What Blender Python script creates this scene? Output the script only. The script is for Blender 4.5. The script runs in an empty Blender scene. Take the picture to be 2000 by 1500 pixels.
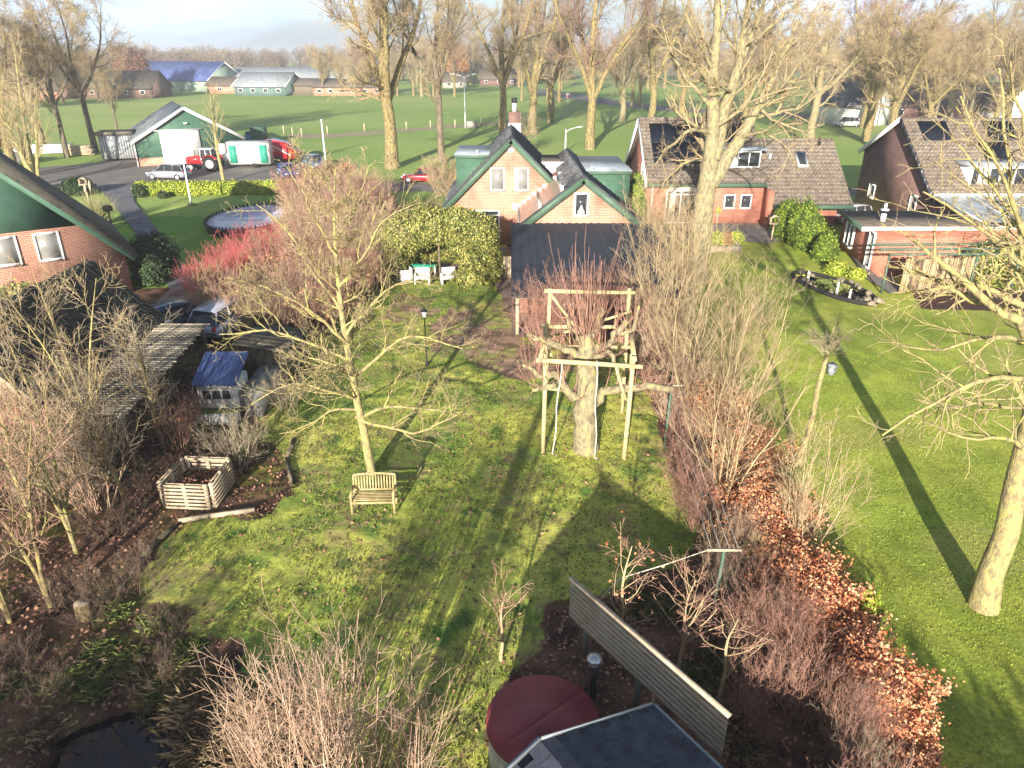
import bpy, math, random
import numpy as np
from mathutils import Vector, Matrix
# ---------------------------------------------------------------- camera, world, sun
SC = bpy.context.scene
COL = SC.collection
W_, H_ = 2000.0, 1500.0
F_ = 1387.0
PITCH = math.radians(24.94)
CAMH = 12.0
sp, cp = math.sin(PITCH), math.cos(PITCH)
cam_d = bpy.data.cameras.new('camera'); cam = bpy.data.objects.new('camera', cam_d); COL.objects.link(cam)
cam.location = (0, 0, CAMH); cam.rotation_euler = (math.pi/2-PITCH, 0, 0)
cam_d.sensor_width = 36; cam_d.lens = F_/W_*36; cam_d.clip_start = .1; cam_d.clip_end = 9000
SC.camera = cam
SUN_EL = 14.3; SUN_AZ = 12.0            # light travels towards (sin az, cos az)
wd = bpy.data.worlds.new("World"); SC.world = wd; wd.use_nodes = True
wn = wd.node_tree.nodes; wl = wd.node_tree.links
bg = wn['Background']; bg.inputs['Strength'].default_value = 0.05
sky = wn.new('ShaderNodeTexSky'); sky.sky_type = 'NISHITA'; sky.sun_disc = False
sky.sun_elevation = math.radians(SUN_EL); sky.sun_rotation = math.radians(180+SUN_AZ)
sky.air_density = 1.0; sky.dust_density = 1.6; sky.ozone_density = 1.5
tc = wn.new('ShaderNodeTexCoord'); mp = wn.new('ShaderNodeMapping'); mp.inputs['Scale'].default_value = (1.4, 1.4, 7)
nz = wn.new('ShaderNodeTexNoise'); nz.inputs['Scale'].default_value = 1.6; nz.inputs['Detail'].default_value = 7; nz.inputs['Roughness'].default_value = .55
rp = wn.new('ShaderNodeValToRGB'); rp.color_ramp.elements[0].position = .4; rp.color_ramp.elements[1].position = .68
rp.color_ramp.elements[0].color = (.3,.3,.3,1); rp.color_ramp.elements[1].color = (.95,.95,.95,1)
mx = wn.new('ShaderNodeMix'); mx.data_type = 'RGBA'; mx.inputs[7].default_value = (8.4, 11.2, 15.0, 1)
wl.new(tc.outputs['Generated'], mp.inputs['Vector']); wl.new(mp.outputs[0], nz.inputs['Vector'])
sx = wn.new('ShaderNodeSeparateXYZ'); wl.new(tc.outputs['Generated'], sx.inputs[0])
mr = wn.new('ShaderNodeMapRange'); mr.inputs[1].default_value = .06; mr.inputs[2].default_value = .55; mr.inputs[3].default_value = 1; mr.inputs[4].default_value = .12
wl.new(sx.outputs[2], mr.inputs[0]); mm = wn.new('ShaderNodeMath'); mm.operation = 'MULTIPLY'
wl.new(nz.outputs['Fac'], rp.inputs[0]); wl.new(rp.outputs[0], mm.inputs[0]); wl.new(mr.outputs[0], mm.inputs[1]); wl.new(mm.outputs[0], mx.inputs[0])
wl.new(sky.outputs[0], mx.inputs[6]); wl.new(mx.outputs[2], bg.inputs['Color'])
sun_d = bpy.data.lights.new('sun', 'SUN'); sun = bpy.data.objects.new('sun', sun_d); COL.objects.link(sun)
sun_d.energy = 5.0; sun_d.angle = math.radians(.55); sun_d.color = (1, .90, .77)
_az, _el = math.radians(SUN_AZ), math.radians(SUN_EL)
sdir = Vector((math.sin(_az)*math.cos(_el), math.cos(_az)*math.cos(_el), -math.sin(_el)))
sun.rotation_euler = sdir.to_track_quat('-Z', 'Y').to_euler(); sun.location = (-5, -30, 25)
SC.view_settings.view_transform = 'Standard'; SC.view_settings.look = 'None'
SC.view_settings.exposure = 1.5; SC.view_settings.gamma = 1
SC.render.engine = 'CYCLES'
try:
    SC.cycles.max_bounces = 5; SC.cycles.diffuse_bounces = 3; SC.cycles.transparent_max_bounces = 8
except Exception: pass
# ---------------------------------------------------------------- pixel -> world while authoring
def G(px, py, h=0.0):
    u = (px-1000)/F_; v = (py-750)/F_
    z = (CAMH-h)/(sp+v*cp)
    return (u*z, z*(cp-v*sp), h)
def GY(px, py, Y):
    u = (px-1000)/F_; v = (py-750)/F_
    z = Y/(cp-v*sp)
    return (u*z, Y, CAMH-z*(sp+v*cp))
# ---------------------------------------------------------------- mesh helpers
R0 = np.random.default_rng(7)
def mesh_np(name, V, F, mats, mi=None, smooth=False, col=None):
    V = np.asarray(V, dtype=np.float32).reshape(-1, 3)
    me = bpy.data.meshes.new(name)
    me.vertices.add(len(V)); me.vertices.foreach_set('co', V.ravel())
    if isinstance(F, np.ndarray):
        k = F.shape[1]; n = len(F)
        me.loops.add(k*n); me.loops.foreach_set('vertex_index', F.astype(np.int32).ravel())
        me.polygons.add(n); me.polygons.foreach_set('loop_start', np.arange(0, k*n, k, dtype=np.int32))
    else:
        ln = [len(f) for f in F]; n = len(F)
        st = np.concatenate([[0], np.cumsum(ln)[:-1]]).astype(np.int32)
        me.loops.add(sum(ln)); me.loops.foreach_set('vertex_index', np.array([i for f in F for i in f], dtype=np.int32))
        me.polygons.add(n); me.polygons.foreach_set('loop_start', st)
    for m in (mats if isinstance(mats, (list, tuple)) else [mats]): me.materials.append(m)
    if mi is not None: me.polygons.foreach_set('material_index', np.asarray(mi, dtype=np.int32))
    if smooth: me.polygons.foreach_set('use_smooth', np.ones(n, dtype=bool))
    if col is not None:
        a = me.color_attributes.new('Col', 'FLOAT_COLOR', 'POINT')
        c = np.ones((len(V), 4), dtype=np.float32); c[:, :3] = col; a.data.foreach_set('color', c.ravel())
    me.update(calc_edges=True)
    return me
def tag(o, label=None, cat=None, group=None, kind=None):
    if label: o['label'] = label
    if cat: o['category'] = cat
    if group: o['group'] = group
    if kind: o['kind'] = kind
    return o
def thing(name, label, cat, loc=(0, 0, 0), rz=0, group=None):
    o = bpy.data.objects.new(name, None); COL.objects.link(o); o.location = loc; o.rotation_euler = (0, 0, rz)
    o.empty_display_size = .2
    return tag(o, label, cat, group)
def link(name, me, parent=None):
    o = bpy.data.objects.new(name, me); COL.objects.link(o)
    if parent: o.parent = parent
    return o
class MB:
    def __init__(s): s.V = []; s.F = []; s.M = []; s.mi = 0
    def add(s, V, F, mi=None):
        b = len(s.V); s.V += [tuple(v) for v in V]
        for f in F: s.F.append([b+i for i in f]); s.M.append(s.mi if mi is None else mi)
        return s
    def box(s, x0, x1, y0, y1, z0, z1, mi=None):
        V = [(x, y, z) for z in (z0, z1) for y in (y0, y1) for x in (x0, x1)]
        return s.add(V, [(0,2,3,1),(4,5,7,6),(0,1,5,4),(2,6,7,3),(0,4,6,2),(1,3,7,5)], mi)
    def obb(s, c, u, v, w, hu, hv, hw, mi=None):
        c, u, v, w = map(Vector, (c, u, v, w)); u.normalize(); v.normalize(); w.normalize()
        V = [c+u*a*hu+v*b*hv+w*d*hw for d in (-1, 1) for b in (-1, 1) for a in (-1, 1)]
        return s.add(V, [(0,2,3,1),(4,5,7,6),(0,1,5,4),(2,6,7,3),(0,4,6,2),(1,3,7,5)], mi)
    def beam(s, p, q, w, h, mi=None):
        p, q = Vector(p), Vector(q); d = q-p; L = d.length; d.normalize()
        up = Vector((0, 0, 1)) if abs(d.z) < .95 else Vector((0, 1, 0))
        a = d.cross(up).normalized(); b = a.cross(d)
        return s.obb((p+q)/2, d, a, b, L/2, w/2, h/2, mi)
    def prism(s, poly, y0, y1, axis='y', mi=None):
        n = len(poly)
        if axis == 'y': V = [(a, y0, b) for a, b in poly]+[(a, y1, b) for a, b in poly]
        elif axis == 'x': V = [(y0, a, b) for a, b in poly]+[(y1, a, b) for a, b in poly]
        else: V = [(a, b, y0) for a, b in poly]+[(a, b, y1) for a, b in poly]
        return s.add(V, [tuple(range(n))[::-1], tuple(range(n, 2*n))]+[(i, (i+1) % n, n+(i+1) % n, n+i) for i in range(n)], mi)
    def tube(s, pts, rad, n=8, mi=None, cap=True):
        pts = [Vector(p) for p in pts]
        if not isinstance(rad, (list, tuple)): rad = [rad]*len(pts)
        V = []
        for i, p in enumerate(pts):
            t = (pts[min(i+1, len(pts)-1)]-pts[max(i-1, 0)]).normalized()
            ref = Vector((0, 0, 1)) if abs(t.z) < .9 else Vector((1, 0, 0))
            a = t.cross(ref).normalized(); b = t.cross(a)
            for k in range(n):
                th = 2*math.pi*k/n; V.append(p+a*math.cos(th)*rad[i]+b*math.sin(th)*rad[i])
        F = [(i*n+k, i*n+(k+1) % n, (i+1)*n+(k+1) % n, (i+1)*n+k) for i in range(len(pts)-1) for k in range(n)]
        if cap: F += [tuple(range(n))[::-1], tuple(range((len(pts)-1)*n, len(pts)*n))]
        return s.add(V, F, mi)
    def cyl(s, c, r, h, n=24, r2=None, mi=None):
        return s.tube([c, (c[0], c[1], c[2]+h)], [r, r if r2 is None else r2], n, mi)
    def lathe(s, prof, c=(0, 0, 0), n=20, mi=None):
        V = [(c[0]+r*math.cos(2*math.pi*k/n), c[1]+r*math.sin(2*math.pi*k/n), c[2]+z) for r, z in prof for k in range(n)]
        F = [(i*n+k, i*n+(k+1) % n, (i+1)*n+(k+1) % n, (i+1)*n+k) for i in range(len(prof)-1) for k in range(n)]
        F += [tuple(range(n))[::-1], tuple(range((len(prof)-1)*n, len(prof)*n))]
        return s.add(V, F, mi)
def part(name, mb, mat, parent=None, world=False, smooth=False):
    V = np.array(mb.V, dtype=float)
    if world and parent is not None:
        root = parent
        off = np.array(root.location); rz = root.rotation_euler[2]
        while root.parent is not None:
            root = root.parent; off = np.array(root.location); rz = root.rotation_euler[2]
        V = V-off; c, s_ = math.cos(-rz), math.sin(-rz)
        V = np.stack([V[:, 0]*c-V[:, 1]*s_, V[:, 0]*s_+V[:, 1]*c, V[:, 2]], 1)
    me = mesh_np(name, V, mb.F, mat, mb.M if isinstance(mat, (list, tuple)) else None, smooth)
    return link(name, me, parent)
def copy_tree(o, parent=None):
    c = o.copy(); COL.objects.link(c)
    if parent is not None: c.parent = parent
    for ch in list(o.children): copy_tree(ch, c)
    return c
# ---------------------------------------------------------------- materials
def newmat(name):
    m = bpy.data.materials.new(name); m.use_nodes = True
    n = m.node_tree.nodes; l = m.node_tree.links
    return m, n, l, n['Principled BSDF']
def ramp(n, cols, pos=None):
    r = n.new('ShaderNodeValToRGB'); e = r.color_ramp.elements
    while len(e) < len(cols): e.new(.5)
    for i, c in enumerate(cols):
        e[i].position = pos[i] if pos else i/(len(cols)-1); e[i].color = (*c, 1)
    return r
def mat(name, cols, scale=3.0, rough=.8, metal=0, bump=0, bscale=None, detail=6, spec=.3, stretch=(1, 1, 1), coat=0, island=0, spread=.2):
    """noise-varied surface; cols = list of 1..4 albedos"""
    if not isinstance(cols[0], (list, tuple)): c = cols; cols = [tuple(x*.82 for x in c), c, tuple(min(1, x*1.15) for x in c)]
    m, n, l, b = newmat(name)
    b.inputs['Roughness'].default_value = rough; b.inputs['Metallic'].default_value = metal
    b.inputs['Specular IOR Level'].default_value = spec
    if coat: b.inputs['Coat Weight'].default_value = coat
    t = n.new('ShaderNodeTexCoord'); mp = n.new('ShaderNodeMapping'); mp.inputs['Scale'].default_value = stretch
    l.new(t.outputs['Object'], mp.inputs['Vector'])
    z = n.new('ShaderNodeTexNoise'); z.inputs['Scale'].default_value = scale; z.inputs['Detail'].default_value = detail; z.inputs['Roughness'].default_value = .6
    l.new(mp.outputs[0], z.inputs['Vector'])
    k = len(cols); r = ramp(n, cols, [.5-spread+2*spread*i/(k-1) for i in range(k)])
    fac = z.outputs['Fac']
    if island:
        g = n.new('ShaderNodeNewGeometry'); a = n.new('ShaderNodeMath'); a.operation = 'MULTIPLY_ADD'; a.inputs[1].default_value = island; a.inputs[2].default_value = -island/2
        l.new(g.outputs['Random Per Island'], a.inputs[0]); s = n.new('ShaderNodeMath'); s.operation = 'ADD'
        l.new(a.outputs[0], s.inputs[0]); l.new(fac, s.inputs[1]); fac = s.outputs[0]
    l.new(fac, r.inputs[0]); l.new(r.outputs[0], b.inputs['Base Color'])
    if bump:
        z2 = n.new('ShaderNodeTexNoise'); z2.inputs['Scale'].default_value = bscale or scale*6; z2.inputs['Detail'].default_value = 5
        l.new(mp.outputs[0], z2.inputs['Vector'])
        bm = n.new('ShaderNodeBump'); bm.inputs['Strength'].default_value = bump; bm.inputs['Distance'].default_value = .03
        l.new(z2.outputs['Fac'], bm.inputs['Height']); l.new(bm.outputs[0], b.inputs['Normal'])
    return m
def brickmat(name, c1, c2, mortar, bw=.32, bh=.095, var=.3):
    m, n, l, b = newmat(name); b.inputs['Roughness'].default_value = .88; b.inputs['Specular IOR Level'].default_value = .2
    t = n.new('ShaderNodeTexCoord'); s = n.new('ShaderNodeSeparateXYZ'); l.new(t.outputs['Object'], s.inputs[0])
    a = n.new('ShaderNodeMath'); a.operation = 'ADD'; l.new(s.outputs[0], a.inputs[0]); l.new(s.outputs[1], a.inputs[1])
    c = n.new('ShaderNodeCombineXYZ'); l.new(a.outputs[0], c.inputs[0]); l.new(s.outputs[2], c.inputs[1])
    br = n.new('ShaderNodeTexBrick'); br.inputs['Scale'].default_value = 1
    br.inputs['Brick Width'].default_value = bw; br.inputs['Row Height'].default_value = bh; br.inputs['Mortar Size'].default_value = .014
    br.inputs['Color1'].default_value = (*c1, 1); br.inputs['Color2'].default_value = (*c2, 1); br.inputs['Mortar'].default_value = (*mortar, 1)
    l.new(c.outputs[0], br.inputs['Vector'])
    z = n.new('ShaderNodeTexNoise'); z.inputs['Scale'].default_value = .9; z.inputs['Detail'].default_value = 8; l.new(t.outputs['Object'], z.inputs['Vector'])
    r = ramp(n, [(1-var,)*3, (1, 1, 1), (1+var*.4,)*3], [.3, .5, .7]); l.new(z.outputs['Fac'], r.inputs[0])
    x = n.new('ShaderNodeMix'); x.data_type = 'RGBA'; x.blend_type = 'MULTIPLY'; x.inputs[0].default_value = 1
    l.new(br.outputs['Color'], x.inputs[6]); l.new(r.outputs[0], x.inputs[7]); l.new(x.outputs[2], b.inputs['Base Color'])
    bm = n.new('ShaderNodeBump'); bm.inputs['Strength'].default_value = .5; bm.inputs['Distance'].default_value = .01; bm.invert = True
    l.new(br.outputs['Fac'], bm.inputs['Height']); l.new(bm.outputs[0], b.inputs['Normal'])
    return m
def glassmat(name, c=(.03, .035, .04), rough=.06):
    m, n, l, b = newmat(name); b.inputs['Base Color'].default_value = (*c, 1); b.inputs['Roughness'].default_value = rough
    b.inputs['Specular IOR Level'].default_value = .6
    return m
def attrmat(name, nscale=9, bump=.6, rough=.95, var=.45):
    m, n, l, b = newmat(name); b.inputs['Roughness'].default_value = rough; b.inputs['Specular IOR Level'].default_value = .12
    a = n.new('ShaderNodeAttribute'); a.attribute_name = 'Col'
    t = n.new('ShaderNodeTexCoord'); z = n.new('ShaderNodeTexNoise'); z.inputs['Scale'].default_value = nscale; z.inputs['Detail'].default_value = 9; z.inputs['Roughness'].default_value = .72
    l.new(t.outputs['Object'], z.inputs['Vector'])
    r = ramp(n, [(1-var, 1-var, 1-var), (1, 1, 1), (1+var, 1+var, 1+var*.7)], [.32, .5, .7]); l.new(z.outputs['Fac'], r.inputs[0])
    x = n.new('ShaderNodeMix'); x.data_type = 'RGBA'; x.blend_type = 'MULTIPLY'; x.inputs[0].default_value = 1
    l.new(a.outputs['Color'], x.inputs[6]); l.new(r.outputs[0], x.inputs[7]); l.new(x.outputs[2], b.inputs['Base Color'])
    bm = n.new('ShaderNodeBump'); bm.inputs['Strength'].default_value = bump; bm.inputs['Distance'].default_value = .05
    l.new(z.outputs['Fac'], bm.inputs['Height']); l.new(bm.outputs[0], b.inputs['Normal'])
    return m
M = {}
M['brick_pink'] = brickmat('brick_pink', (.46, .19, .125), (.35, .135, .09), (.5, .36, .28))
M['brick_red'] = brickmat('brick_red', (.44, .13, .085), (.34, .095, .06), (.42, .27, .2))
M['brick_dark'] = brickmat('brick_dark', (.20, .105, .085), (.13, .075, .065), (.2, .15, .13))
M['green_board'] = mat('green_board', (.05, .115, .078), 2, .6)
M['green_fascia'] = mat('green_fascia', (.065, .115, .08), 2, .55)
M['green_bright'] = mat('green_bright', (.03, .25, .17), 2, .5)
M['white'] = mat('white', (.78, .78, .75), 2, .5)
M['white_worn'] = mat('white_worn', [(.4, .38, .33), (.62, .6, .55), (.72, .7, .66)], 3, .7, bump=.2)
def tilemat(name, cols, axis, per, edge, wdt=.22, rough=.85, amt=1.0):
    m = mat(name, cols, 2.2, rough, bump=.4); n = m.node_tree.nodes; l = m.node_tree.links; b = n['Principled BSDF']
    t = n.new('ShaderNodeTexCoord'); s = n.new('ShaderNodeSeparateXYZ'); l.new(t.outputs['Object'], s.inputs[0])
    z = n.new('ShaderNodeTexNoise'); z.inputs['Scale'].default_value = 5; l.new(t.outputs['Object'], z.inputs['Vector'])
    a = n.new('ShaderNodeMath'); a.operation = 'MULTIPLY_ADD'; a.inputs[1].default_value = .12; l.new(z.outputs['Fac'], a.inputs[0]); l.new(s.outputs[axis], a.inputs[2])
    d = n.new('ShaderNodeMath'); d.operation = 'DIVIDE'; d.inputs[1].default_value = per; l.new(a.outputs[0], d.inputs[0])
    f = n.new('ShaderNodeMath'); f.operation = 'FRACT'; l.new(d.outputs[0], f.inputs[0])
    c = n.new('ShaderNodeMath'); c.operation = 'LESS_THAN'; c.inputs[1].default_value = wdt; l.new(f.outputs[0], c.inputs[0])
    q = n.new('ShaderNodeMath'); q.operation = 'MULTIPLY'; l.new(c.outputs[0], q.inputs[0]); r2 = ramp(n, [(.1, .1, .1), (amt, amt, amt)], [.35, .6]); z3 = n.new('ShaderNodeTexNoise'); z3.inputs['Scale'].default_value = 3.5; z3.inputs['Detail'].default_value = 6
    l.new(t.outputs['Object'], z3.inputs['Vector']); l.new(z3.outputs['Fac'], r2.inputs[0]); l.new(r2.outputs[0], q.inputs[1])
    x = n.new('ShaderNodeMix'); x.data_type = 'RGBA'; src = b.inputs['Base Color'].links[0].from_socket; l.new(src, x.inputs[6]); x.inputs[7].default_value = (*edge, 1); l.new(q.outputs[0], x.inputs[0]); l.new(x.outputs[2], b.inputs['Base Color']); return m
M['tile_dark'] = tilemat('tile_dark', [(.025, .028, .035), (.045, .05, .06), (.075, .078, .085)], 1, .6, (.3, .3, .3), .22, .6, 1.3)  # pale bands in the colour imitate light catching the tile column ridges
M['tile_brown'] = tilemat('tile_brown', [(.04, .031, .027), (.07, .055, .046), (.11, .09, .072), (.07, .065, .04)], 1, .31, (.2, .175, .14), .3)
M['tile_moss'] = tilemat('tile_moss', [(.018, .018, .018), (.035, .033, .03), (.07, .065, .05), (.06, .065, .03)], 1, .3, (.24, .21, .14), .22)  # pale bands: mossy tile edges, with sunlit ridge lines put into the colour
M['seam_metal'] = mat('seam_metal', (.035, .042, .056), 1.5, .75, spec=.15)
M['corr_grey'] = mat('corr_grey', [(.16, .18, .19), (.24, .27, .29), (.3, .33, .34)], .8, .6)
M['solar'] = mat('solar', (.01, .012, .02), 1, .35, spec=.3)
M['flatroof'] = mat('flatroof', [(.16, .19, .22), (.24, .28, .32), (.33, .37, .4)], 1.2, .35, spec=.5)
M['glass'] = glassmat('glass'); M['blind'] = mat('blind', (.2, .2, .19), 3, .35, spec=.5)
M['curtain'] = mat('curtain', (.5, .48, .44), 4, .5)
M['copper'] = mat('copper', [(.24, .15, .11), (.33, .22, .17), (.38, .27, .2)], .9, .3, spec=.6)
M['concrete'] = mat('concrete', [(.22, .21, .19), (.32, .3, .27), (.4, .38, .34)], 2, .9, bump=.2)
M['asphalt'] = mat('asphalt', [(.11, .105, .1), (.16, .15, .14), (.22, .2, .17)], .35, .9, bump=.3, bscale=30)
M['wood_grey'] = mat('wood_grey', [(.1, .1, .095), (.19, .19, .175), (.28, .28, .25)], 3, .85, bump=.3, stretch=(1, 1, 9))
M['wood_fresh'] = mat('wood_fresh', [(.34, .26, .13), (.48, .39, .2), (.58, .5, .28)], 5, .8, bump=.3)
M['wood_pale'] = mat('wood_pale', [(.28, .22, .15), (.42, .34, .24), (.52, .44, .32)], 5, .85, bump=.3)
M['wood_slat'] = mat('wood_slat', [(.12, .11, .09), (.26, .23, .17), (.42, .37, .28)], 2.5, .85, island=.5)
M['bench_wood'] = mat('bench_wood', [(.2, .17, .07), (.36, .29, .14), (.45, .38, .2)], 6, .8)
M['bark'] = mat('bark', [(0.035, 0.028, 0.018), (0.15, 0.115, 0.06), (0.25, 0.2, 0.09), (0.3, 0.28, 0.08)], 8, .95, bump=1.0, bscale=30, detail=14, stretch=(1, 1, .5), spread=.17)
M['bark_pale'] = mat('bark_pale', [(.12, .10, .065), (.19, 0.165, 0.1), (0.27, 0.235, 0.14), (0.29, 0.27, 0.08)], 8, .95, bump=1.0, bscale=30, detail=14, stretch=(1, 1, .5), spread=.17)
M['bark_lichen'] = mat('bark_lichen', [(.15, .125, .07), (.24, 0.2, 0.1), (0.34, 0.3, 0.13), (0.38, 0.36, 0.08)], 8, .95, bump=1.0, bscale=30, detail=14, stretch=(1, 1, .5), spread=.17)
M['bark_dark'] = mat('bark_dark', [(0.032, 0.027, 0.02), (0.14, 0.115, 0.08), (0.2, 0.17, 0.11)], 5, .95, bump=1.0, bscale=26, detail=12, stretch=(1, 1, .35))
M['twig_tan'] = mat('twig_tan', [(.22, .15, .1), (.38, .29, .17), (.47, .4, .22)], 1.5, .85)
M['twig_oak'] = mat('twig_oak', [(.2, .14, .09), (.34, .26, .15), (.42, .35, .17)], .35, .9)
M['twig_red'] = mat('twig_red', [(.2, .1, .075), (.36, .2, .15), (.45, .3, .21)], 1.2, .85)
M['twig_dogwood'] = mat('twig_dogwood', [(.36, .06, .07), (.46, .12, .12), (.46, .2, .16)], 1, .6)
M['twig_pink'] = mat('twig_pink', [(.25, .14, .105), (.39, .27, .19), (.5, .4, .3)], 1, .8)
M['twig_grey'] = mat('twig_grey', [(.18, .14, .1), (.31, .26, .185), (.42, .36, .26)], 1.5, .85)
M['twig_purple'] = mat('twig_purple', [(.14, .08, .06), (.25, .15, .12), (.34, .22, .17)], 1.5, .85)
M['brush'] = mat('brush', [(.07, .045, .035), (.15, .105, .075), (.26, .2, .14)], 1.5, .9)
M['screen_wood'] = mat('screen_wood', [(.24, .19, .13), (.42, .35, .27), (.54, .47, .38)], 3, .85, bump=.3, stretch=(1, 1, 9))
M['ivy'] = mat('ivy', [(.04, .06, .012), (.12, .145, .03), (.27, .27, .06), (.4, .38, .12)], 2.2, .45, island=.5, spec=.4)
M['thuja'] = mat('thuja', [(.03, .06, .01), (.09, .15, .018), (.24, .3, .03)], 2, .6, island=.4)
M['laurel'] = mat('laurel', [(.13, .2, .02), (.26, .32, .03), (.42, .45, .07)], 1.6, .45, island=.5)
M['evergreen'] = mat('evergreen', [(.015, .03, .012), (.03, .055, .02), (.05, .08, .03)], 2, .6, island=.4)
M['beech'] = mat('beech', [(.4, .12, .055), (.6, .24, .11), (.7, .4, .22)], 3, .6, island=.6)
M['oakleaf'] = mat('oakleaf', [(.2, .1, .04), (.35, .18, .08), (.42, .25, .12)], 3, .7, island=.6)
M['litter'] = mat('litter', [(.1, .05, .035), (.22, .11, .075), (.36, .2, .13)], 3, .8, island=.8)
M['reed'] = mat('reed', [(.1, .07, .04), (.24, .17, .1), (.4, .31, .18)], 3, .85, island=.7)
M['sedge'] = mat('sedge', [(.05, .08, .02), (.13, .17, .04), (.24, .26, .08)], 3, .7, island=.6)
M['grass'] = mat('grass', [(.08, .13, .02), (.16, .21, .03), (.25, .27, .05)], .8, .6, island=.5, spec=.2)
M['rope'] = mat('rope', (.55, .5, .4), 8, .9)
M['steel'] = mat('steel', (.5, .51, .52), 3, .35, metal=.8)
M['galv'] = mat('galv', (.62, .64, .66), 3, .45, metal=.3)
M['black'] = mat('black', (.02, .02, .022), 3, .5)
M['rubber'] = mat('rubber', (.022, .022, .022), 6, .9)
M['red_paint'] = mat('red_paint', (.55, .02, .025), 2, .35, coat=.5)
M['tub_lid'] = mat('tub_lid', [(.2, .04, .05), (.27, .05, .06), (.32, .075, .08)], 1.3, .5, bump=.1)
M['shingle'] = mat('shingle', [(.025, .03, .045), (.04, .05, .07), (.06, .07, .095)], 3, .8, bump=.4, bscale=40, island=.2)
M['stone'] = mat('stone', [(.1, .085, .07), (.2, .17, .125), (.3, .26, .19)], 3, .9, bump=.5, island=.4)
M['lavender'] = mat('lavender', (.2, .21, .33), 2, .5)
# ---------------------------------------------------------------- vegetation generators
def resample(pts, K):
    P = np.array(pts, dtype=float); d = np.r_[0, np.cumsum(np.linalg.norm(np.diff(P, axis=0), axis=1))]
    t = np.linspace(0, d[-1], K)
    # light catmull-like smoothing: interpolate then smooth
    Q = np.stack([np.interp(t, d, P[:, i]) for i in range(3)], 1)
    if K > 4:
        S = Q.copy(); S[1:-1] = Q[1:-1]*.5+.25*(Q[:-2]+Q[2:]); Q = S
    return Q
def polys(list_pts, list_r, K):
    P = np.stack([resample(p, K) for p in list_pts])
    R = np.stack([np.interp(np.linspace(0, 1, K), np.linspace(0, 1, len(r)), r) for r in list_r])
    return P, R
def unit(a): return a/np.maximum(np.linalg.norm(a, axis=-1, keepdims=True), 1e-9)
def grow(P, R, n, t0, t1, a0, a1, lr, up, wig, K, rr, rng, rmin=.004, tfall=.55, flat=0.0, Lmin=0, labs=None, out=0):
    N, Kp, _ = P.shape
    L = np.linalg.norm(np.diff(P, axis=1), axis=2).sum(1)
    if n < 1: idx = np.where(rng.random(N) < n)[0]
    else: idx = np.repeat(np.arange(N), int(n))
    m = len(idx)
    if n >= 1:
        st = np.tile((np.arange(int(n))+.5)/int(n), N)+rng.uniform(-.5, .5, m)/int(n)
    else: st = rng.random(m)
    t = t0+(t1-t0)*st
    f = t*(Kp-1); i0 = np.clip(f.astype(int), 0, Kp-2); fr = (f-i0)[:, None]
    p = P[idx, i0]*(1-fr)+P[idx, i0+1]*fr
    tan = unit(P[idx, i0+1]-P[idx, i0]); r = R[idx, i0]*(1-fr[:, 0])+R[idx, i0+1]*fr[:, 0]
    q = rng.normal(size=(m, 3)); q[:, 2] *= (1-flat)
    if out: q += out*unit((p-P[:, :1].mean(0))*np.array([1, 1, 0]))
    q = unit(q-(q*tan).sum(1, keepdims=True)*tan)
    a = np.radians(rng.uniform(a0, a1, m))[:, None]
    d = tan*np.cos(a)+q*np.sin(a)
    ln = (labs if labs is not None else L[idx]*lr)*(1-tfall*t)*rng.uniform(.6, 1.3, m)
    ln = np.maximum(ln, Lmin)
    out_ = np.zeros((m, K, 3)); out_[:, 0] = p; st_ = (ln/(K-1))[:, None]
    for k in range(1, K):
        d = unit(d+rng.normal(size=(m, 3))*wig+np.array([0, 0, up])); p = p+d*st_; out_[:, k] = p
    r0 = np.maximum(r*rr*rng.uniform(.75, 1.1, m), rmin)
    RR = r0[:, None]*np.linspace(1, .35, K)[None]; RR = np.maximum(RR, rmin*.7)
    return out_, RR
def tubes(P, R, S):
    N, K, _ = P.shape
    T = np.empty_like(P); T[:, 1:-1] = P[:, 2:]-P[:, :-2]; T[:, 0] = P[:, 1]-P[:, 0]; T[:, -1] = P[:, -1]-P[:, -2]; T = unit(T)
    main = unit(P[:, -1]-P[:, 0]); ref = np.where(np.abs(main[:, 2:3]) < .75, np.array([[0, 0, 1.]]), np.array([[.9, .43, 0.]]))[:, None]
    A = unit(np.cross(T, ref)); B = np.cross(T, A)
    th = np.arange(S)*2*np.pi/S
    V = P[:, :, None]+R[:, :, None, None]*(A[:, :, None]*np.cos(th)[:, None]+B[:, :, None]*np.sin(th)[:, None])
    base = (np.arange(N)*K*S)[:, None, None]+(np.arange(K-1)*S)[None, :, None]; s = np.arange(S)[None, None]; s2 = (s+1) % S
    F = np.stack([base+s, base+s2, base+S+s2, base+S+s], -1).reshape(-1, 4)
    return V.reshape(-1, 3), F
def join(lst):
    Vs, Fs, b = [], [], 0
    for V, F in lst: Vs.append(V); Fs.append(F+b); b += len(V)
    return np.concatenate(Vs), np.concatenate(Fs)
def leafquads(C, size, rng, asp=.6, nrm=None, jit=1.0):
    n = len(C); sz = size*rng.uniform(.6, 1.3, n)[:, None]
    N = rng.normal(size=(n, 3)) if nrm is None else nrm+jit*rng.normal(size=(n, 3)); N = unit(N)
    q = rng.normal(size=(n, 3)); A = unit(np.cross(N, q)); B = np.cross(N, A)
    V = np.stack([C-A*sz, C-B*sz*asp+N*sz*.15, C+A*sz, C+B*sz*asp+N*sz*.15], 1).reshape(-1, 3)
    return V, np.arange(4*n).reshape(n, 4)
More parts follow.
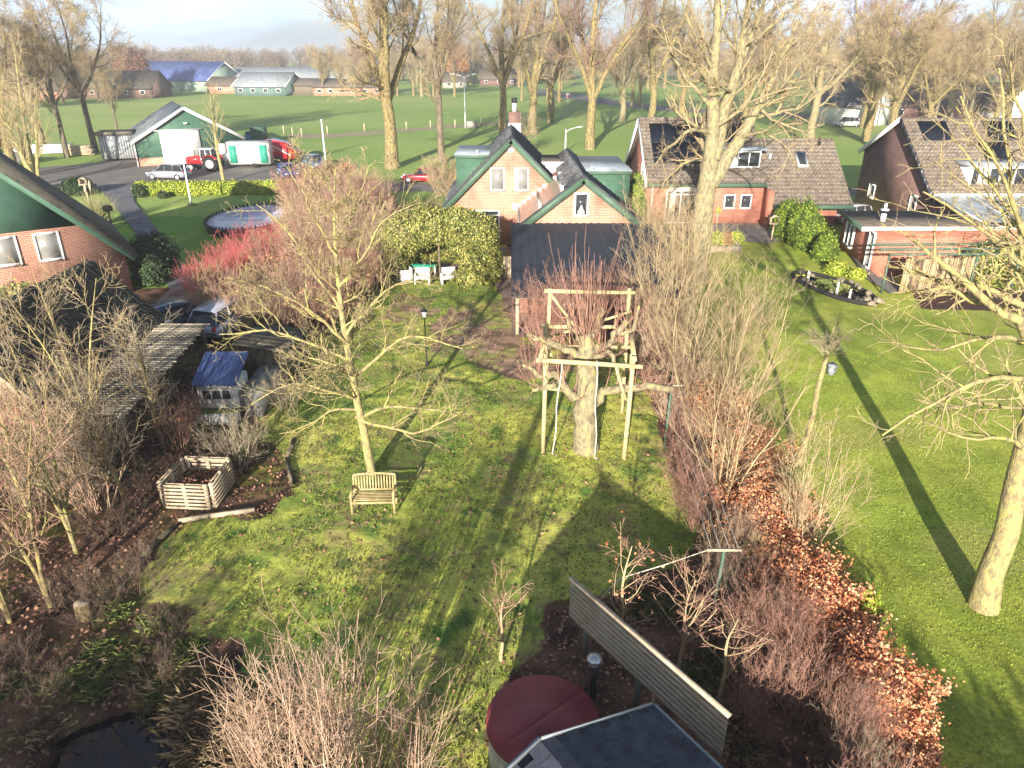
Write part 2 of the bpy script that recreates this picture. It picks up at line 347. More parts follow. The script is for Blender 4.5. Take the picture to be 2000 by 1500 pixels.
def blades(C, h, w, rng, lean=.5):
    n = len(C); a = rng.uniform(0, 2*np.pi, n); d = np.stack([np.cos(a), np.sin(a), 0*a], 1)
    b = rng.uniform(0, 2*np.pi, n); l = np.stack([np.cos(b), np.sin(b), 0*b], 1)*(rng.random(n)*lean)[:, None]
    hh = (h*rng.uniform(.5, 1.4, n))[:, None]; up = np.array([0, 0, 1.])
    V = np.stack([C-d*w, C+d*w, C+(up+l*.6)*hh*.6+d*w*.7, C+(up*.75+l)*hh], 1).reshape(-1, 3)
    return V, np.arange(4*n).reshape(n, 4)
def noise2(x, y, s, seed=0):
    r = np.random.default_rng(seed+99).random((256, 256))
    X = x/s; Y = y/s; i = np.floor(X).astype(int); j = np.floor(Y).astype(int); fx = X-i; fy = Y-j
    fx = fx*fx*(3-2*fx); fy = fy*fy*(3-2*fy)
    g = lambda a, b: r[a & 255, b & 255]
    return (g(i, j)*(1-fx)+g(i+1, j)*fx)*(1-fy)+(g(i, j+1)*(1-fx)+g(i+1, j+1)*fx)*fy
def fbm(x, y, s, seed=0, o=4):
    v = 0; a = 1; t = 0
    for k in range(o): v = v+a*noise2(x, y, s/2**k, seed+k*7); t += a; a *= .55
    return v/t
def inpoly(x, y, poly):
    c = np.zeros(np.shape(x), bool); n = len(poly)
    for i in range(n):
        x0, y0 = poly[i][:2]; x1, y1 = poly[(i+1) % n][:2]
        if y0 == y1: continue
        m = ((y0 > y) != (y1 > y)) & (x < (x1-x0)*(y-y0)/(y1-y0)+x0); c ^= m
    return c
def make_tree(name, label, cat, base, trunks, levels, bark, twig, seed, group=None, sides=8, limbs=None, limb_r=None, twig_from=2, leaves=None, K0=12):
    """trunks: list of (points, radii) in world coords; base: world location"""
    rng = np.random.default_rng(seed)
    root = thing(name, label, cat, base, 0, group)
    P, R = polys([t[0] for t in trunks], [t[1] for t in trunks], K0)
    off = np.array(base, dtype=float)
    P = P-off
    wob = rng.normal(size=P.shape)*R[..., None]*.12; wob[:, 0] = 0; P = P+wob
    R2 = R.copy(); R2[:, 0] *= 1.0
    V, F = tubes(P, R2, sides+4)
    first = [(V, F)]
    cr_b, cr_t = [], []
    if limbs:
        PL, RL = polys([l[0] for l in limbs], [l[1] for l in limbs], 9); PL = PL-off
        wl_ = rng.normal(size=PL.shape)*np.maximum(RL[..., None], .05)*.6; wl_[:, 0] = 0; PL = PL+wl_
        cr_b.append(tubes(PL, RL, 7))
    lev = 1; cur = (P, R); srcs = []
    for i, lv in enumerate(levels):
        lv = dict(lv); use = lv.pop('src', 'prev'); s = lv.pop('S', 4)
        if limbs and i == lv.pop('limbs_at', 0):
            pass
        if use == 'limbs': src = (PL, RL)
        elif use == 'trunk': src = (P, R)
        elif use == 'all': src = None
        else: src = cur
        if src is None:
            a = [grow(*q, rng=rng, **lv) for q in srcs[-2:]]
            cur = (np.concatenate([x[0] for x in a]), np.concatenate([x[1] for x in a]))
        else: cur = grow(*src, rng=rng, **lv)
        if limbs and i == 0 and use == 'trunk' and lv['K'] == 9:
            cur = (np.concatenate([cur[0], PL]), np.concatenate([cur[1], RL]))
            cr_b.append(tubes(cur[0][:-len(PL)] if len(PL) else cur[0], cur[1][:-len(PL)], s))
        else:
            (cr_b if i+1 < twig_from else cr_t).append(tubes(*cur, s))
        srcs.append(cur)
    link('trunk', mesh_np('trunk', *join(first), bark, smooth=True), root)
    A = join(cr_b) if cr_b else None; B = join(cr_t) if cr_t else None
    if A and B:
        Vc = np.concatenate([A[0], B[0]]); Fc = np.concatenate([A[1], B[1]+len(A[0])])
        mi = np.r_[np.zeros(len(A[1]), int), np.ones(len(B[1]), int)]
        me = mesh_np('crown', Vc, Fc, [bark, twig], mi, smooth=False)
    else:
        A = A or B; me = mesh_np('crown', *A, twig)
    link('crown', me, root)
    if leaves:
        T = cur[0][:, -1]; n, size, m = leaves
        keep = rng.integers(0, len(T), n); C = T[keep]+rng.normal(size=(n, 3))*.06
        link('dead_leaves', mesh_np('dead_leaves', *leafquads(C, size, rng), m), root)
    return root
def shrub_mesh(seed, n=14, h=2.4, spread=.5, base_r=.25, r=.018, sub=(5, 5), up=.08, wig=.09, rmin=.004, lean=25):
    rng = np.random.default_rng(seed)
    a = rng.uniform(0, 2*np.pi, n); rad = base_r*np.sqrt(rng.random(n)); p = np.stack([rad*np.cos(a), rad*np.sin(a), -.05+0*a], 1)
    th = np.radians(rng.uniform(0, lean, n)); b = a+rng.normal(size=n)*.5
    d = np.stack([np.cos(b)*np.sin(th), np.sin(b)*np.sin(th), np.cos(th)], 1)
    K = 7; P = np.zeros((n, K, 3)); P[:, 0] = p; L = h*rng.uniform(.6, 1.1, n)
    for k in range(1, K): d = unit(d+rng.normal(size=(n, 3))*wig+np.array([0, 0, up])); p = p+d*(L/(K-1))[:, None]; P[:, k] = p
    R = (r*rng.uniform(.6, 1.2, n))[:, None]*np.linspace(1, .35, K)[None]
    out = [tubes(P, R, 4)]; cur = (P, R)
    for i, s in enumerate(sub):
        cur = grow(*cur, s, .2, .98, 15, 55, .5 if i == 0 else .55, up, wig*1.3, 4, .6, rng, rmin=rmin, tfall=.5)
        out.append(tubes(*cur, 3))
    return join(out), cur[0][:, -1]
def L_(n, t0, t1, a0, a1, lr, up=.05, wig=.12, K=6, rr=.5, S=4, **k):
    return dict(n=n, t0=t0, t1=t1, a0=a0, a1=a1, lr=lr, up=up, wig=wig, K=K, rr=rr, S=S, **k)
def blob_leaves(ells, n, size, rng, asp=.6, shell=.25, jit=.8):
    """ells: list of (cx,cy,cz,rx,ry,rz); leaves through outer shell of each, outside ones only"""
    E = np.array(ells, float); w = (E[:, 3]*E[:, 4]+E[:, 3]*E[:, 5]+E[:, 4]*E[:, 5]); w /= w.sum()
    k = rng.choice(len(E), n, p=w); d = unit(rng.normal(size=(n, 3)))
    s = 1-shell*rng.random(n)**1.3+.07*rng.normal(size=n)
    s *= 1+.22*np.sin(d[:, 0]*7+k)*np.sin(d[:, 1]*6+2*k)*np.sin(d[:, 2]*8+k)+.16*(rng.random(n) < .12)*rng.random(n)
    C = E[k, :3]+d*E[k, 3:]*s[:, None]
    keep = np.ones(n, bool)
    for j in range(len(E)):
        q = ((C-E[j, :3])/E[j, 3:]); keep &= ~(((q**2).sum(1) < .5) & (k != j))
    C = C[keep]; nr = d[keep]
    return leafquads(C, size, rng, asp, nrm=nr, jit=jit)
# ---------------------------------------------------------------- ground
def lin(a, b, s): return list(np.linspace(a, b, int(round((b-a)/s))+1))
GX0, GX1, GY0, GY1 = -30.0, 34.0, -6.0, 58.0
def ground():
    xs = sorted(set([-2500, -1500, -700, -400, -250, -160, -110, -80, -60, -45, -37, GX0-.3, GX0, GX1, GX1+.3, 42, 55, 75, 110, 160, 250, 400, 700, 1500, 2500]))
    ys = [-400, -200, -80, -20, GY0-.3, GY0, 5, 20, 35, 50, GY1, GY1+.3, 64, 72, 82, 95, 110, 130, 160, 200, 250, 320, 420, 600, 900, 1500, 3400]
    X, Y = np.meshgrid(xs, ys); Z = np.zeros_like(X, float)
    ins = (X >= GX0) & (X <= GX1) & (Y >= GY0) & (Y <= GY1); Z[ins] = -1.0
    V = np.stack([X, Y, Z], -1).reshape(-1, 3); w = len(xs)
    i, j = np.meshgrid(np.arange(len(ys)-1), np.arange(w-1), indexing='ij'); b = (i*w+j).ravel()
    F = np.stack([b, b+1, b+w+1, b+w], 1)
    m, n, l, bs = newmat('field_grass'); bs.inputs['Roughness'].default_value = .9; bs.inputs['Specular IOR Level'].default_value = .1
    t = n.new('ShaderNodeTexCoord'); z = n.new('ShaderNodeTexNoise'); z.inputs['Scale'].default_value = .018; z.inputs['Detail'].default_value = 10; z.inputs['Roughness'].default_value = .6
    l.new(t.outputs['Object'], z.inputs['Vector'])
    r = ramp(n, [(.17, .27, .06), (.23, .33, .085), (.29, .36, .11), (.36, .36, .17)], [.32, .48, .6, .72]); l.new(z.outputs['Fac'], r.inputs[0])
    z2 = n.new('ShaderNodeTexNoise'); z2.inputs['Scale'].default_value = 1.6; z2.inputs['Detail'].default_value = 8; z2.inputs['Roughness'].default_value = .7; l.new(t.outputs['Object'], z2.inputs['Vector'])
    r2 = ramp(n, [(.75, .75, .75), (1, 1, 1), (1.3, 1.3, 1.1)], [.3, .5, .7]); l.new(z2.outputs['Fac'], r2.inputs[0])
    x = n.new('ShaderNodeMix'); x.data_type = 'RGBA'; x.blend_type = 'MULTIPLY'; x.inputs[0].default_value = 1
    l.new(r.outputs[0], x.inputs[6]); l.new(r2.outputs[0], x.inputs[7]); l.new(x.outputs[2], bs.inputs['Base Color'])
    bm = n.new('ShaderNodeBump'); bm.inputs['Strength'].default_value = .3; bm.inputs['Distance'].default_value = .05; l.new(z2.outputs['Fac'], bm.inputs['Height']); l.new(bm.outputs[0], bs.inputs['Normal'])
    tag(link('ground', mesh_np('ground', V, F, m)), kind='structure')
ground()
def pw(pts, h=0): return [G(a, b, h)[:2] for a, b in pts]
POND = pw([(60, 1600), (85, 1500), (110, 1430), (215, 1385), (300, 1372), (362, 1392), (385, 1430), (398, 1470), (420, 1530), (440, 1640), (300, 1700), (80, 1700)])
BARE1 = pw([(840, 640), (880, 600), (930, 590), (1010, 590), (1100, 650), (1200, 700), (1060, 742), (980, 738), (900, 690), (850, 690)])
BARE2 = pw([(745, 620), (770, 575), (840, 580), (850, 610), (800, 640)])
LEFTBED = pw([(395, 870), (480, 850), (560, 890), (570, 950), (530, 1000), (380, 1020), (320, 1060), (290, 1110), (255, 1180), (330, 1200), (420, 1240), (470, 1290), (430, 1560), (-500, 1560), (-900, 1000), (-200, 600), (330, 560), (400, 600), (560, 560), (770, 480), (900, 420), (1000, 470), (820, 500), (740, 560), (640, 640), (560, 700), (520, 830)])
RIGHTBED = [(5.0, 60), (5.0, 34), (5.1, 30), (5.3, 24), (5.0, 20), (5.3, 16.5), (4.4, 14.3), (2.6, 13.9), (.9, 13.0), (.5, 11.6), (-.2, 10.6), (-.5, 8), (-.5, -6), (7.3, -6), (7.3, 8), (7.35, 12), (7.5, 20), (8.2, 27), (8.9, 35), (9.3, 45), (9.3, 60)]
SMALLBED = pw([(1780, 570), (1900, 555), (2010, 570), (2010, 610), (1880, 605), (1800, 603)])
def gheight(x, y):
    z = .10*fbm(x, y, 5, 3)-.05
    lawn_r = x > 7.45
    z = z+np.where(lawn_r, .01, .09)*(fbm(x, y, .8, 5, 3)-.5)+np.where(lawn_r, .008, .05)*(fbm(x, y, .25, 8, 2)-.5)
    return z
def garden():
    st = .09
    xs = np.arange(GX0, GX1+.01, st); ys = np.arange(GY0, GY1+.01, st)
    X, Y = np.meshgrid(xs, ys)
    Z = gheight(X, Y)
    jx = X+1.1*(fbm(X, Y, 1.2, 21)-.5)*1.3; jy = Y+1.1*(fbm(X, Y, 1.2, 31)-.5)*1.3
    n1 = fbm(X, Y, 2.2, 1); n2 = fbm(X, Y, .55, 2); n3 = fbm(X, Y, .22, 4, 2); n4 = fbm(X, Y, 7, 12, 2)
    def mixc(a, b, f): f = np.clip(f, 0, 1)[..., None]; return np.array(a)*(1-f)+np.array(b)*f
    c = mixc((.19, .26, .05), (.46, .47, .10), (n1-.36)*3.6)
    c = c*(1-np.clip((n2-.52)*4, 0, 1)[..., None])+np.array((.09, .17, .04))*np.clip((n2-.52)*4, 0, 1)[..., None]
    br = np.clip((fbm(X, Y, 1.6, 55)-.49)*7, 0, 1)*np.clip((n3-.38)*4, 0, 1)*np.where(Y < 32, .65, .25)
    c = c*(1-br[..., None])+np.array((.27, .20, .11))*br[..., None]
    lr = X > 7.45
    cl = mixc((.24, .31, .045), (.40, .43, .075), (n1-.35)*2.6); cl = cl*(1+.7*(n2-.5))[..., None]*(.7+.6*n4)[..., None]; wp = np.clip((fbm(X, Y, 3.1, 91)-.53)*5, 0, .6)[..., None]; cl = cl*(1-wp)+np.array((.33, .33, .09))*wp
    c = np.where(lr[..., None], cl, c)
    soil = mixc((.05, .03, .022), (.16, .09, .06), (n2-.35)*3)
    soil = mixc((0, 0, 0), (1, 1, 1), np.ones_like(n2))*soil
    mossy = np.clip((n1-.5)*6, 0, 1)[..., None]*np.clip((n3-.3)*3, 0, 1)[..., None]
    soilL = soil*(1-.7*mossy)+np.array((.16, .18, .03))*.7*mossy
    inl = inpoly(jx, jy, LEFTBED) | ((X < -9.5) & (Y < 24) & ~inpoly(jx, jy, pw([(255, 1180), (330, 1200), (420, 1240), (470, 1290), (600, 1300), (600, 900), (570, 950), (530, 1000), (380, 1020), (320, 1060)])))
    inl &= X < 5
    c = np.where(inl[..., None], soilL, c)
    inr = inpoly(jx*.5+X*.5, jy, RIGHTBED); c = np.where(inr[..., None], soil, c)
    b1 = inpoly(jx, jy, BARE1) | inpoly(jx, jy, BARE2)
    bw = (b1*np.clip((fbm(X, Y, .9, 77)-.3)*5, .25, 1))[..., None]; c = c*(1-bw)+bw*(mixc((.22, .14, .10), (.38, .25, .17), (n2-.3)*2.4))
    sb = inpoly(X+.3*(n1-.5), Y, SMALLBED); c = np.where(sb[..., None], np.array((.07, .04, .035)), c)
    # neighbour front lawn (upper left)
    nl = (X < -9) & (Y > 38) & ~inl; c = np.where(nl[..., None], mixc((.14, .27, .04), (.22, .34, .05), (n1-.35)*2.5), c)
    # pond basins
    pd = inpoly(X+.25*(n2-.5), Y+.25*(n1-.5), POND); Z = np.where(pd, Z-.55, Z); c = np.where(pd[..., None], np.array((.02, .017, .012)), c)
    gp = (((X-20.2)*.84+(Y-35.8)*-.0)**2)*0+1
    cx, cy = GP; a = GPA; u = (X-cx)*math.cos(a)+(Y-cy)*math.sin(a); v = -(X-cx)*math.sin(a)+(Y-cy)*math.cos(a)
    Z = np.where((u/2.9)**2+(v/1.15)**2 < 1, Z-.4, Z)
    # sink under buildings is not needed: walls start below the sheet
    V = np.stack([X, Y, Z], -1).reshape(-1, 3); w = len(xs)
    i, j = np.meshgrid(np.arange(len(ys)-1), np.arange(w-1), indexing='ij'); b = (i*w+j).ravel()
    F = np.stack([b, b+1, b+w+1, b+w], 1)
    tag(link('garden_ground', mesh_np('garden_ground', V, F, attrmat('garden_soil_and_turf'), smooth=True, col=c.reshape(-1, 3))), kind='structure')
    return
GP = ((G(1545, 540)[0]+G(1715, 590)[0])/2, (G(1545, 540)[1]+G(1715, 590)[1])/2)
GPA = math.atan2(G(1700, 595)[1]-G(1555, 535)[1], G(1700, 595)[0]-G(1555, 535)[0])
garden()
def sheet(name, pts, z, m, sub=False):
    V = [(x, y, z) for x, y in pts]
    o = link(name, mesh_np(name, V, [tuple(range(len(V)))], m)); tag(o, kind='structure'); return o
def watermat(name, c):
    m, n, l, b = newmat(name); b.inputs['Base Color'].default_value = (*c, 1); b.inputs['Roughness'].default_value = .04; b.inputs['Specular IOR Level'].default_value = .5
    z = n.new('ShaderNodeTexNoise'); z.inputs['Scale'].default_value = 3; bm = n.new('ShaderNodeBump'); bm.inputs['Strength'].default_value = .08
    l.new(z.outputs['Fac'], bm.inputs['Height']); l.new(bm.outputs[0], b.inputs['Normal']); return m
M['water'] = watermat('water', (.006, .007, .012))
sheet('pond_water', [(-16, 5), (-5.5, 5), (-5.5, 11.2), (-16, 11.2)], -.22, M['water'])
# driveway, path, terraces
paver = brickmat('paver', (.19, .18, .17), (.15, .145, .14), (.1, .1, .09), .6, .3)
def pavermat(name, c1, c2, mo, bw, bh):
    m = brickmat(name, c1, c2, mo, bw, bh); n = m.node_tree.nodes; l = m.node_tree.links
    t = n.new('ShaderNodeTexCoord'); br = [q for q in n if q.type == 'TEX_BRICK'][0]; l.new(t.outputs['Object'], br.inputs['Vector']); return m
M['slab'] = pavermat('slab', (.24, .22, .2), (.19, .175, .16), (.1, .09, .08), .5, .5)
M['path'] = pavermat('path', (.17, .17, .19), (.14, .14, .155), (.08, .08, .085), .3, .3)
M['klinker'] = pavermat('klinker', (.3, .2, .16), (.24, .17, .14), (.16, .12, .1), .22, .11)
yard = [(-75, 73), (-47, 71.5), (-36, 70.6), (-20, 70.4), (-13, 70), (0, 69), (14, 68.6), (40, 67), (60, 66), (60, 70.5), (40, 71.5), (10, 73), (-10, 74.6), (-17, 76), (-24, 89), (-40, 91), (-47, 95), (-52, 88), (-62, 80), (-75, 79)]
sheet('yard_asphalt', yard, .012, M['asphalt'])
sheet('garden_path', pw([(187, 362), (262, 362), (262, 395), (300, 440), (345, 500), (385, 560), (345, 585), (300, 520), (260, 450), (215, 395)]), .10, M['path'])
sheet('driveway', pw([(330, 570), (385, 552), (450, 545), (450, 620), (420, 660), (300, 655), (290, 610)]), .105, M['klinker'])
sheet('back_terrace', [(-4.6, 43.5), (.3, 43.5), (.3, 34.2), (8.4, 34.2), (8.4, 30.6), (.1, 30.8), (-.2, 35), (-1.2, 40), (-4.6, 41.5)], .085, M['klinker'])
sheet('neighbour_terrace', pw([(1275, 437), (1512, 437), (1540, 470), (1500, 478), (1460, 474), (1300, 478)]), .09, M['slab'])
sheet('side_path', pw([(1640, 470), (1672, 476), (1775, 575), (1740, 577), (1690, 545)]), .09, M['slab'])
sheet('far_road', [G(a, b)[:2] for a, b in [(1030, 172), (1080, 176), (1180, 192), (1290, 207), (1420, 215), (1700, 228), (2300, 250), (2300, 262), (1700, 238), (1420, 223), (1270, 215), (1150, 200), (1030, 181)]], .02, M['asphalt'])
M['dirt'] = mat('dirt', [(.2, .17, .1), (.3, .25, .15), (.24, .25, .1)], .3, .95)
sheet('farm_track', [G(a, b)[:2] for a, b in [(560, 262), (640, 262), (760, 254), (900, 243), (1000, 236), (1000, 241), (900, 249), (760, 261), (640, 270), (560, 270)]], .02, M['dirt'])
# grass tufts over the rough lawn
def tufts():
    rng = np.random.default_rng(5); n = 120000
    y = 7.5+rng.random(n)**1.6*34; x = rng.uniform(-10.5, 5.4, n)
    k = (~inpoly(x, y, LEFTBED)) & (~inpoly(x, y, RIGHTBED)) & (~inpoly(x, y, BARE1)) & (~inpoly(x, y, POND)) & (fbm(x, y, .8, 61) > .42) & ~((x < -7.5) & (y < 14.6)) & ~((x > -1.8) & (y > 29))
    x, y = x[k], y[k]; C = np.stack([x, y, gheight(x, y)-.01], 1)
    V, F = blades(C, .065, .011, rng, 1.3)
    tag(link('grass_tufts', mesh_np('grass_tufts', V, F, M['grass'])), 'short mossy grass tufts covering the rough lawn around the bench', 'grass', kind='stuff')
    n = 150000; y = 5+rng.random(n)**1.5*24; x = rng.uniform(7.6, 24, n); k = fbm(x, y, .5, 71) > .4; x, y = x[k], y[k]; C = np.stack([x, y, gheight(x, y)-.005], 1)
    V, F = blades(C, .04, .007, rng, 1.1)
    tag(link('mown_grass', mesh_np('mown_grass', V, F, mat('mown', [(.17, .23, .03), (.26, .31, .045), (.36, .38, .07)], .8, .6, island=.4, spec=.2))), 'mown grass blades of the smooth right-hand lawn', 'grass', kind='stuff')
tufts()
def litter():
    rng = np.random.default_rng(6); n = 90000
    y = -2+rng.random(n)**1.25*42; x = rng.uniform(-17, 8.9, n)
    onbed = inpoly(x, y, RIGHTBED) | inpoly(x, y, LEFTBED) | (x < -9.5)
    k = (onbed & (rng.random(n) < .85)) | ((~onbed) & (rng.random(n) < .10)); k &= ~inpoly(x, y, POND)
    x, y = x[k], y[k]; C = np.stack([x, y, gheight(x, y)+.02], 1)
    V, F = leafquads(C, .055, rng, .6, nrm=np.array([0, 0, 1.]), jit=.5)
    tag(link('leaf_litter', mesh_np('leaf_litter', V, F, M['litter'])), 'brown fallen leaves strewn over the beds and under the hedges', 'fallen leaves', kind='stuff')
litter()
# ---------------------------------------------------------------- building helpers
def roof(parent, A, B, C, D, m, kind='tile', pitch_u=.3, row=.4, th=.1, name='roof'):
    """A eave-left, B eave-right, C ridge-right, D ridge-left (world)"""
    A, B, C, D = [np.array(p, float) for p in (A, B, C, D)]
    U = np.linalg.norm(B-A); Vv = np.linalg.norm(D-A); nrm = unit(np.cross(B-A, D-A)); nrm = nrm if nrm[2] > 0 else -nrm
    nw = max(2, int(U/pitch_u)); res = 4; nu = nw*res
    if kind == 'tile': nr = max(2, int(Vv/row)); vs = np.repeat(np.arange(nr+1), 2)[1:-1].astype(float); vs = vs/nr; lift = np.tile([1., 0.], nr)*.065
    else: vs = np.array([0, .5, 1.]); lift = np.zeros(3)
    us = np.linspace(0, 1, nu+1); u, v = np.meshgrid(us, vs)
    ph = (u*nw) % 1
    if kind == 'tile': w = .04*np.sin(ph*2*np.pi)+.0
    elif kind == 'corr': w = .03*np.sin(ph*2*np.pi)
    elif kind == 'seam': w = np.where(ph < .01, .045, 0)
    else: w = 0*ph
    P = (A*(1-u[..., None])+B*u[..., None])*(1-v[..., None])+(D*(1-u[..., None])+C*u[..., None])*v[..., None]
    P = P+nrm*(w+lift[:, None]+th/2)[..., None]
    if kind == 'tile': P = P+R0.normal(size=P.shape)*.004
    k = nu+1; n_ = len(vs); i, j = np.meshgrid(np.arange(n_-1), np.arange(nu), indexing='ij'); b = (i*k+j).ravel()
    F = [tuple(f) for f in np.stack([b, b+1, b+k+1, b+k], 1)]
    mb = MB(); mb.V = [tuple(p) for p in P.reshape(-1, 3)]; mb.F = [list(f) for f in F]; mb.M = [0]*len(F)
    q = [A, B, C, D]; lo = [p-nrm*th/2 for p in q]; hi = [p+nrm*(th/2-.045) for p in q]
    mb.add(lo+hi, [(0, 1, 2, 3), (4, 7, 6, 5), (0, 4, 5, 1), (1, 5, 6, 2), (2, 6, 7, 3), (3, 7, 4, 0)])
    return part(name, mb, m, parent, world=True)
def verge(parent, p, q, m, w=.06, h=.3, name='verge_board'):
    mb = MB(); mb.beam(p, q, w, h); return part(name, mb, m, parent, world=True)
def window(parent, c, u, w, h, frame=None, pane=None, mull=0, transom=None, depth=.06, fw=.09, name='window', curtain=False, sill=True):
    """c: centre on wall (world), u: horizontal dir along wall; normal = u x z (outward)"""
    frame = frame or M['white']; pane = pane or M['glass']
    c = Vector(c); u = Vector(u).normalized(); z = Vector((0, 0, 1)); n = u.cross(z).normalized()
    mb = MB(); cc = c+n*depth*.5
    mb.obb(cc-u*(w/2-fw/2), u, n, z, fw/2, depth/2, h/2); mb.obb(cc+u*(w/2-fw/2), u, n, z, fw/2, depth/2, h/2)
    mb.obb(cc+z*(h/2-fw/2), u, n, z, w/2-fw, depth/2, fw/2); mb.obb(cc-z*(h/2-fw/2), u, n, z, w/2-fw, depth/2, fw/2)
    for i in range(mull):
        mb.obb(cc+u*(-w/2+(i+1)*w/(mull+1)), u, n, z, fw*.4, depth/2-.004, h/2-fw)
    if transom: mb.obb(cc+z*(-h/2+transom*h), u, n, z, w/2-fw, depth/2-.007, fw*.4)
    o = part(name, mb, frame, parent, world=True)
    pb = MB(); pb.obb(c+n*depth*.2, u, n, z, w/2-fw*.6, .008, h/2-fw*.6); part('pane', pb, pane, o, world=True)
    if curtain:
        cb = MB(); cb.obb(c+n*(depth*.2+.012)-u*(w*.27), u, n, z, w*.1, .003, h/2-fw*1.1); part('curtain', cb, M['curtain'], o, world=True)
    if sill:
        s = MB(); s.obb(c+n*depth*.9-z*(h/2+.03), u, n, z, w/2+.05, .06, .028); part('sill', s, M['concrete'], o, world=True)
    return o
def wbox(parent, name, x0, x1, y0, y1, z0, z1, m):
    mb = MB(); mb.box(x0, x1, y0, y1, z0, z1); return part(name, mb, m, parent, world=True)
# ---------------------------------------------------------------- main house (twin gables)
mh = thing('brick_house', 'pink twin-gabled brick house with green verge boards and a dark metal veranda roof', 'house', (2, 46, 0))
mb = MB(); mb.prism([(-4.25, -.3), (4.2, -.3), (4.2, 2.85), (-.07, 6.95), (-4.25, 2.85)], 49, 59); part('wall', mb, M['brick_pink'], mh, world=True)
mb = MB(); mb.prism([(.65, -.3), (7.6, -.3), (7.6, 2.85), (4.2, 5.3), (.65, 2.7)], 43, 56.6); part('wall', mb, M['brick_pink'], mh, world=True)
lft = lambda s, z: (s, z)
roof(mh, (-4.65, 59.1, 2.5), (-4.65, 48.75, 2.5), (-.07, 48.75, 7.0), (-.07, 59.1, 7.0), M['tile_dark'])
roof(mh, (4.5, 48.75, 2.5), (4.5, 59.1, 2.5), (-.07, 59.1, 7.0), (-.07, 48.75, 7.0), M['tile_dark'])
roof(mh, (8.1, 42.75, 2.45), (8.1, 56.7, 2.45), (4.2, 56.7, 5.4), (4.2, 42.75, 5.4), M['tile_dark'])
# sun panels in place of tiles low on the wing's left slope, tiles above
A0, T0 = np.array((.35, 2.42)), np.array((4.2, 5.4)); Mx = A0+(T0-A0)*.72
roof(mh, (.35, 49, 2.42), (.35, 42.75, 2.42), (Mx[0], 42.75, Mx[1]), (Mx[0], 49, Mx[1]), M['copper'], 'flat', 1.5)
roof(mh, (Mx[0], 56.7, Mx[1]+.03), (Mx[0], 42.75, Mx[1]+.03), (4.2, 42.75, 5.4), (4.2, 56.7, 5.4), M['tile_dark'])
mb = MB()
for t in (.02, .34, .36, .68, .7):
    q = A0+(T0-A0)*t; mb.box(q[0]-.03, q[0]+.03, 42.9, 48.9, q[1]+.06, q[1]+.13)
for t in (.35, .69):
    q = A0+(T0-A0)*t; mb.box(q[0]-.04, q[0]+.04, 42.8, 42.9, q[1]-.1, q[1]+.5)
part('glazing_bar', mb, M['white_worn'], mh, world=True)
mb = MB()
for k in range(9):   # stepped lead flashing where the wing's roof meets the left gable
    t = k/9*.8; q = A0+(T0-A0)*t; mb.box(q[0], q[0]+.4, 48.93, 48.985, q[1]+.05, q[1]+.3)
part('flashing', mb, M['white'], mh, world=True)
for (p, q) in [((-4.75, 48.68, 2.28), (-.07, 48.68, 6.88)), ((4.6, 48.68, 2.28), (-.07, 48.68, 6.88)), ((.25, 42.68, 2.25), (4.2, 42.68, 5.3)), ((8.2, 42.68, 2.25), (4.2, 42.68, 5.3))]:
    verge(mh, p, q, M['green_fascia'], .06, .4)
    p2 = (p[0], p[1]+.02, p[2]+.27); q2 = (q[0], q[1]+.02, q[2]+.27); verge(mh, p2, q2, M['tile_dark'], .14, .09, 'verge_tile')
wbox(mh, 'eave_box', -4.95, -4.35, 48.66, 49, 2.0, 2.4, M['green_fascia'])
mb = MB(); mb.prism([(-.2, 6.95), (.06, 6.95), (-.07, 7.14)], 48.7, 59.1); mb.prism([(4.07, 5.36), (4.33, 5.36), (4.2, 5.55)], 42.7, 56.7); part('ridge_tile', mb, M['tile_dark'], mh, world=True)
# dormers
for (x0, x1, y0, y1, z0, z1, lip) in [(-3.85, -.9, 50.8, 56.2, 2.8, 5.5, -1), (4.6, 7.75, 48, 55, 2.6, 4.85, 1)]:
    d = wbox(mh, 'dormer', x0, x1, y0, y1, z0, z1, M['green_board'])
    wbox(d, 'dormer_fascia', x0-.1, x1+.1, y0-.1, y1+.1, z1-.02, z1+.18, M['green_fascia'])
    wbox(d, 'dormer_roof', x0-.12, x1+.12, y0-.12, y1+.12, z1+.185, z1+.23, M['flatroof'])
    mb = MB()
    for k in range(9): z = z0+.15+k*(z1-z0)/9.4; mb.box(x0-.01, x1+.01, y0-.02, y0-.005, z, z+.02)
    part('board_joint', mb, M['green_fascia'], d, world=True)
wbox(mh, 'vent_pipe', -2.45, -2.38, 51.6, 51.67, 5.6, 5.95, M['galv'])
wbox(mh, 'vent_pipe', 5.2, 5.28, 48.3, 48.38, 5.0, 5.3, M['galv'])
# link block
lk = wbox(mh, 'link_wall', 2.2, 4.6, 51.9, 56.4, 2, 5.0, M['white']); wbox(lk, 'coping', 2.0, 4.75, 51.75, 51.9, 4.92, 5.12, M['galv']); wbox(lk, 'link_roof', 2.2, 4.6, 51.9, 56.4, 5.005, 5.03, M['tile_brown'])
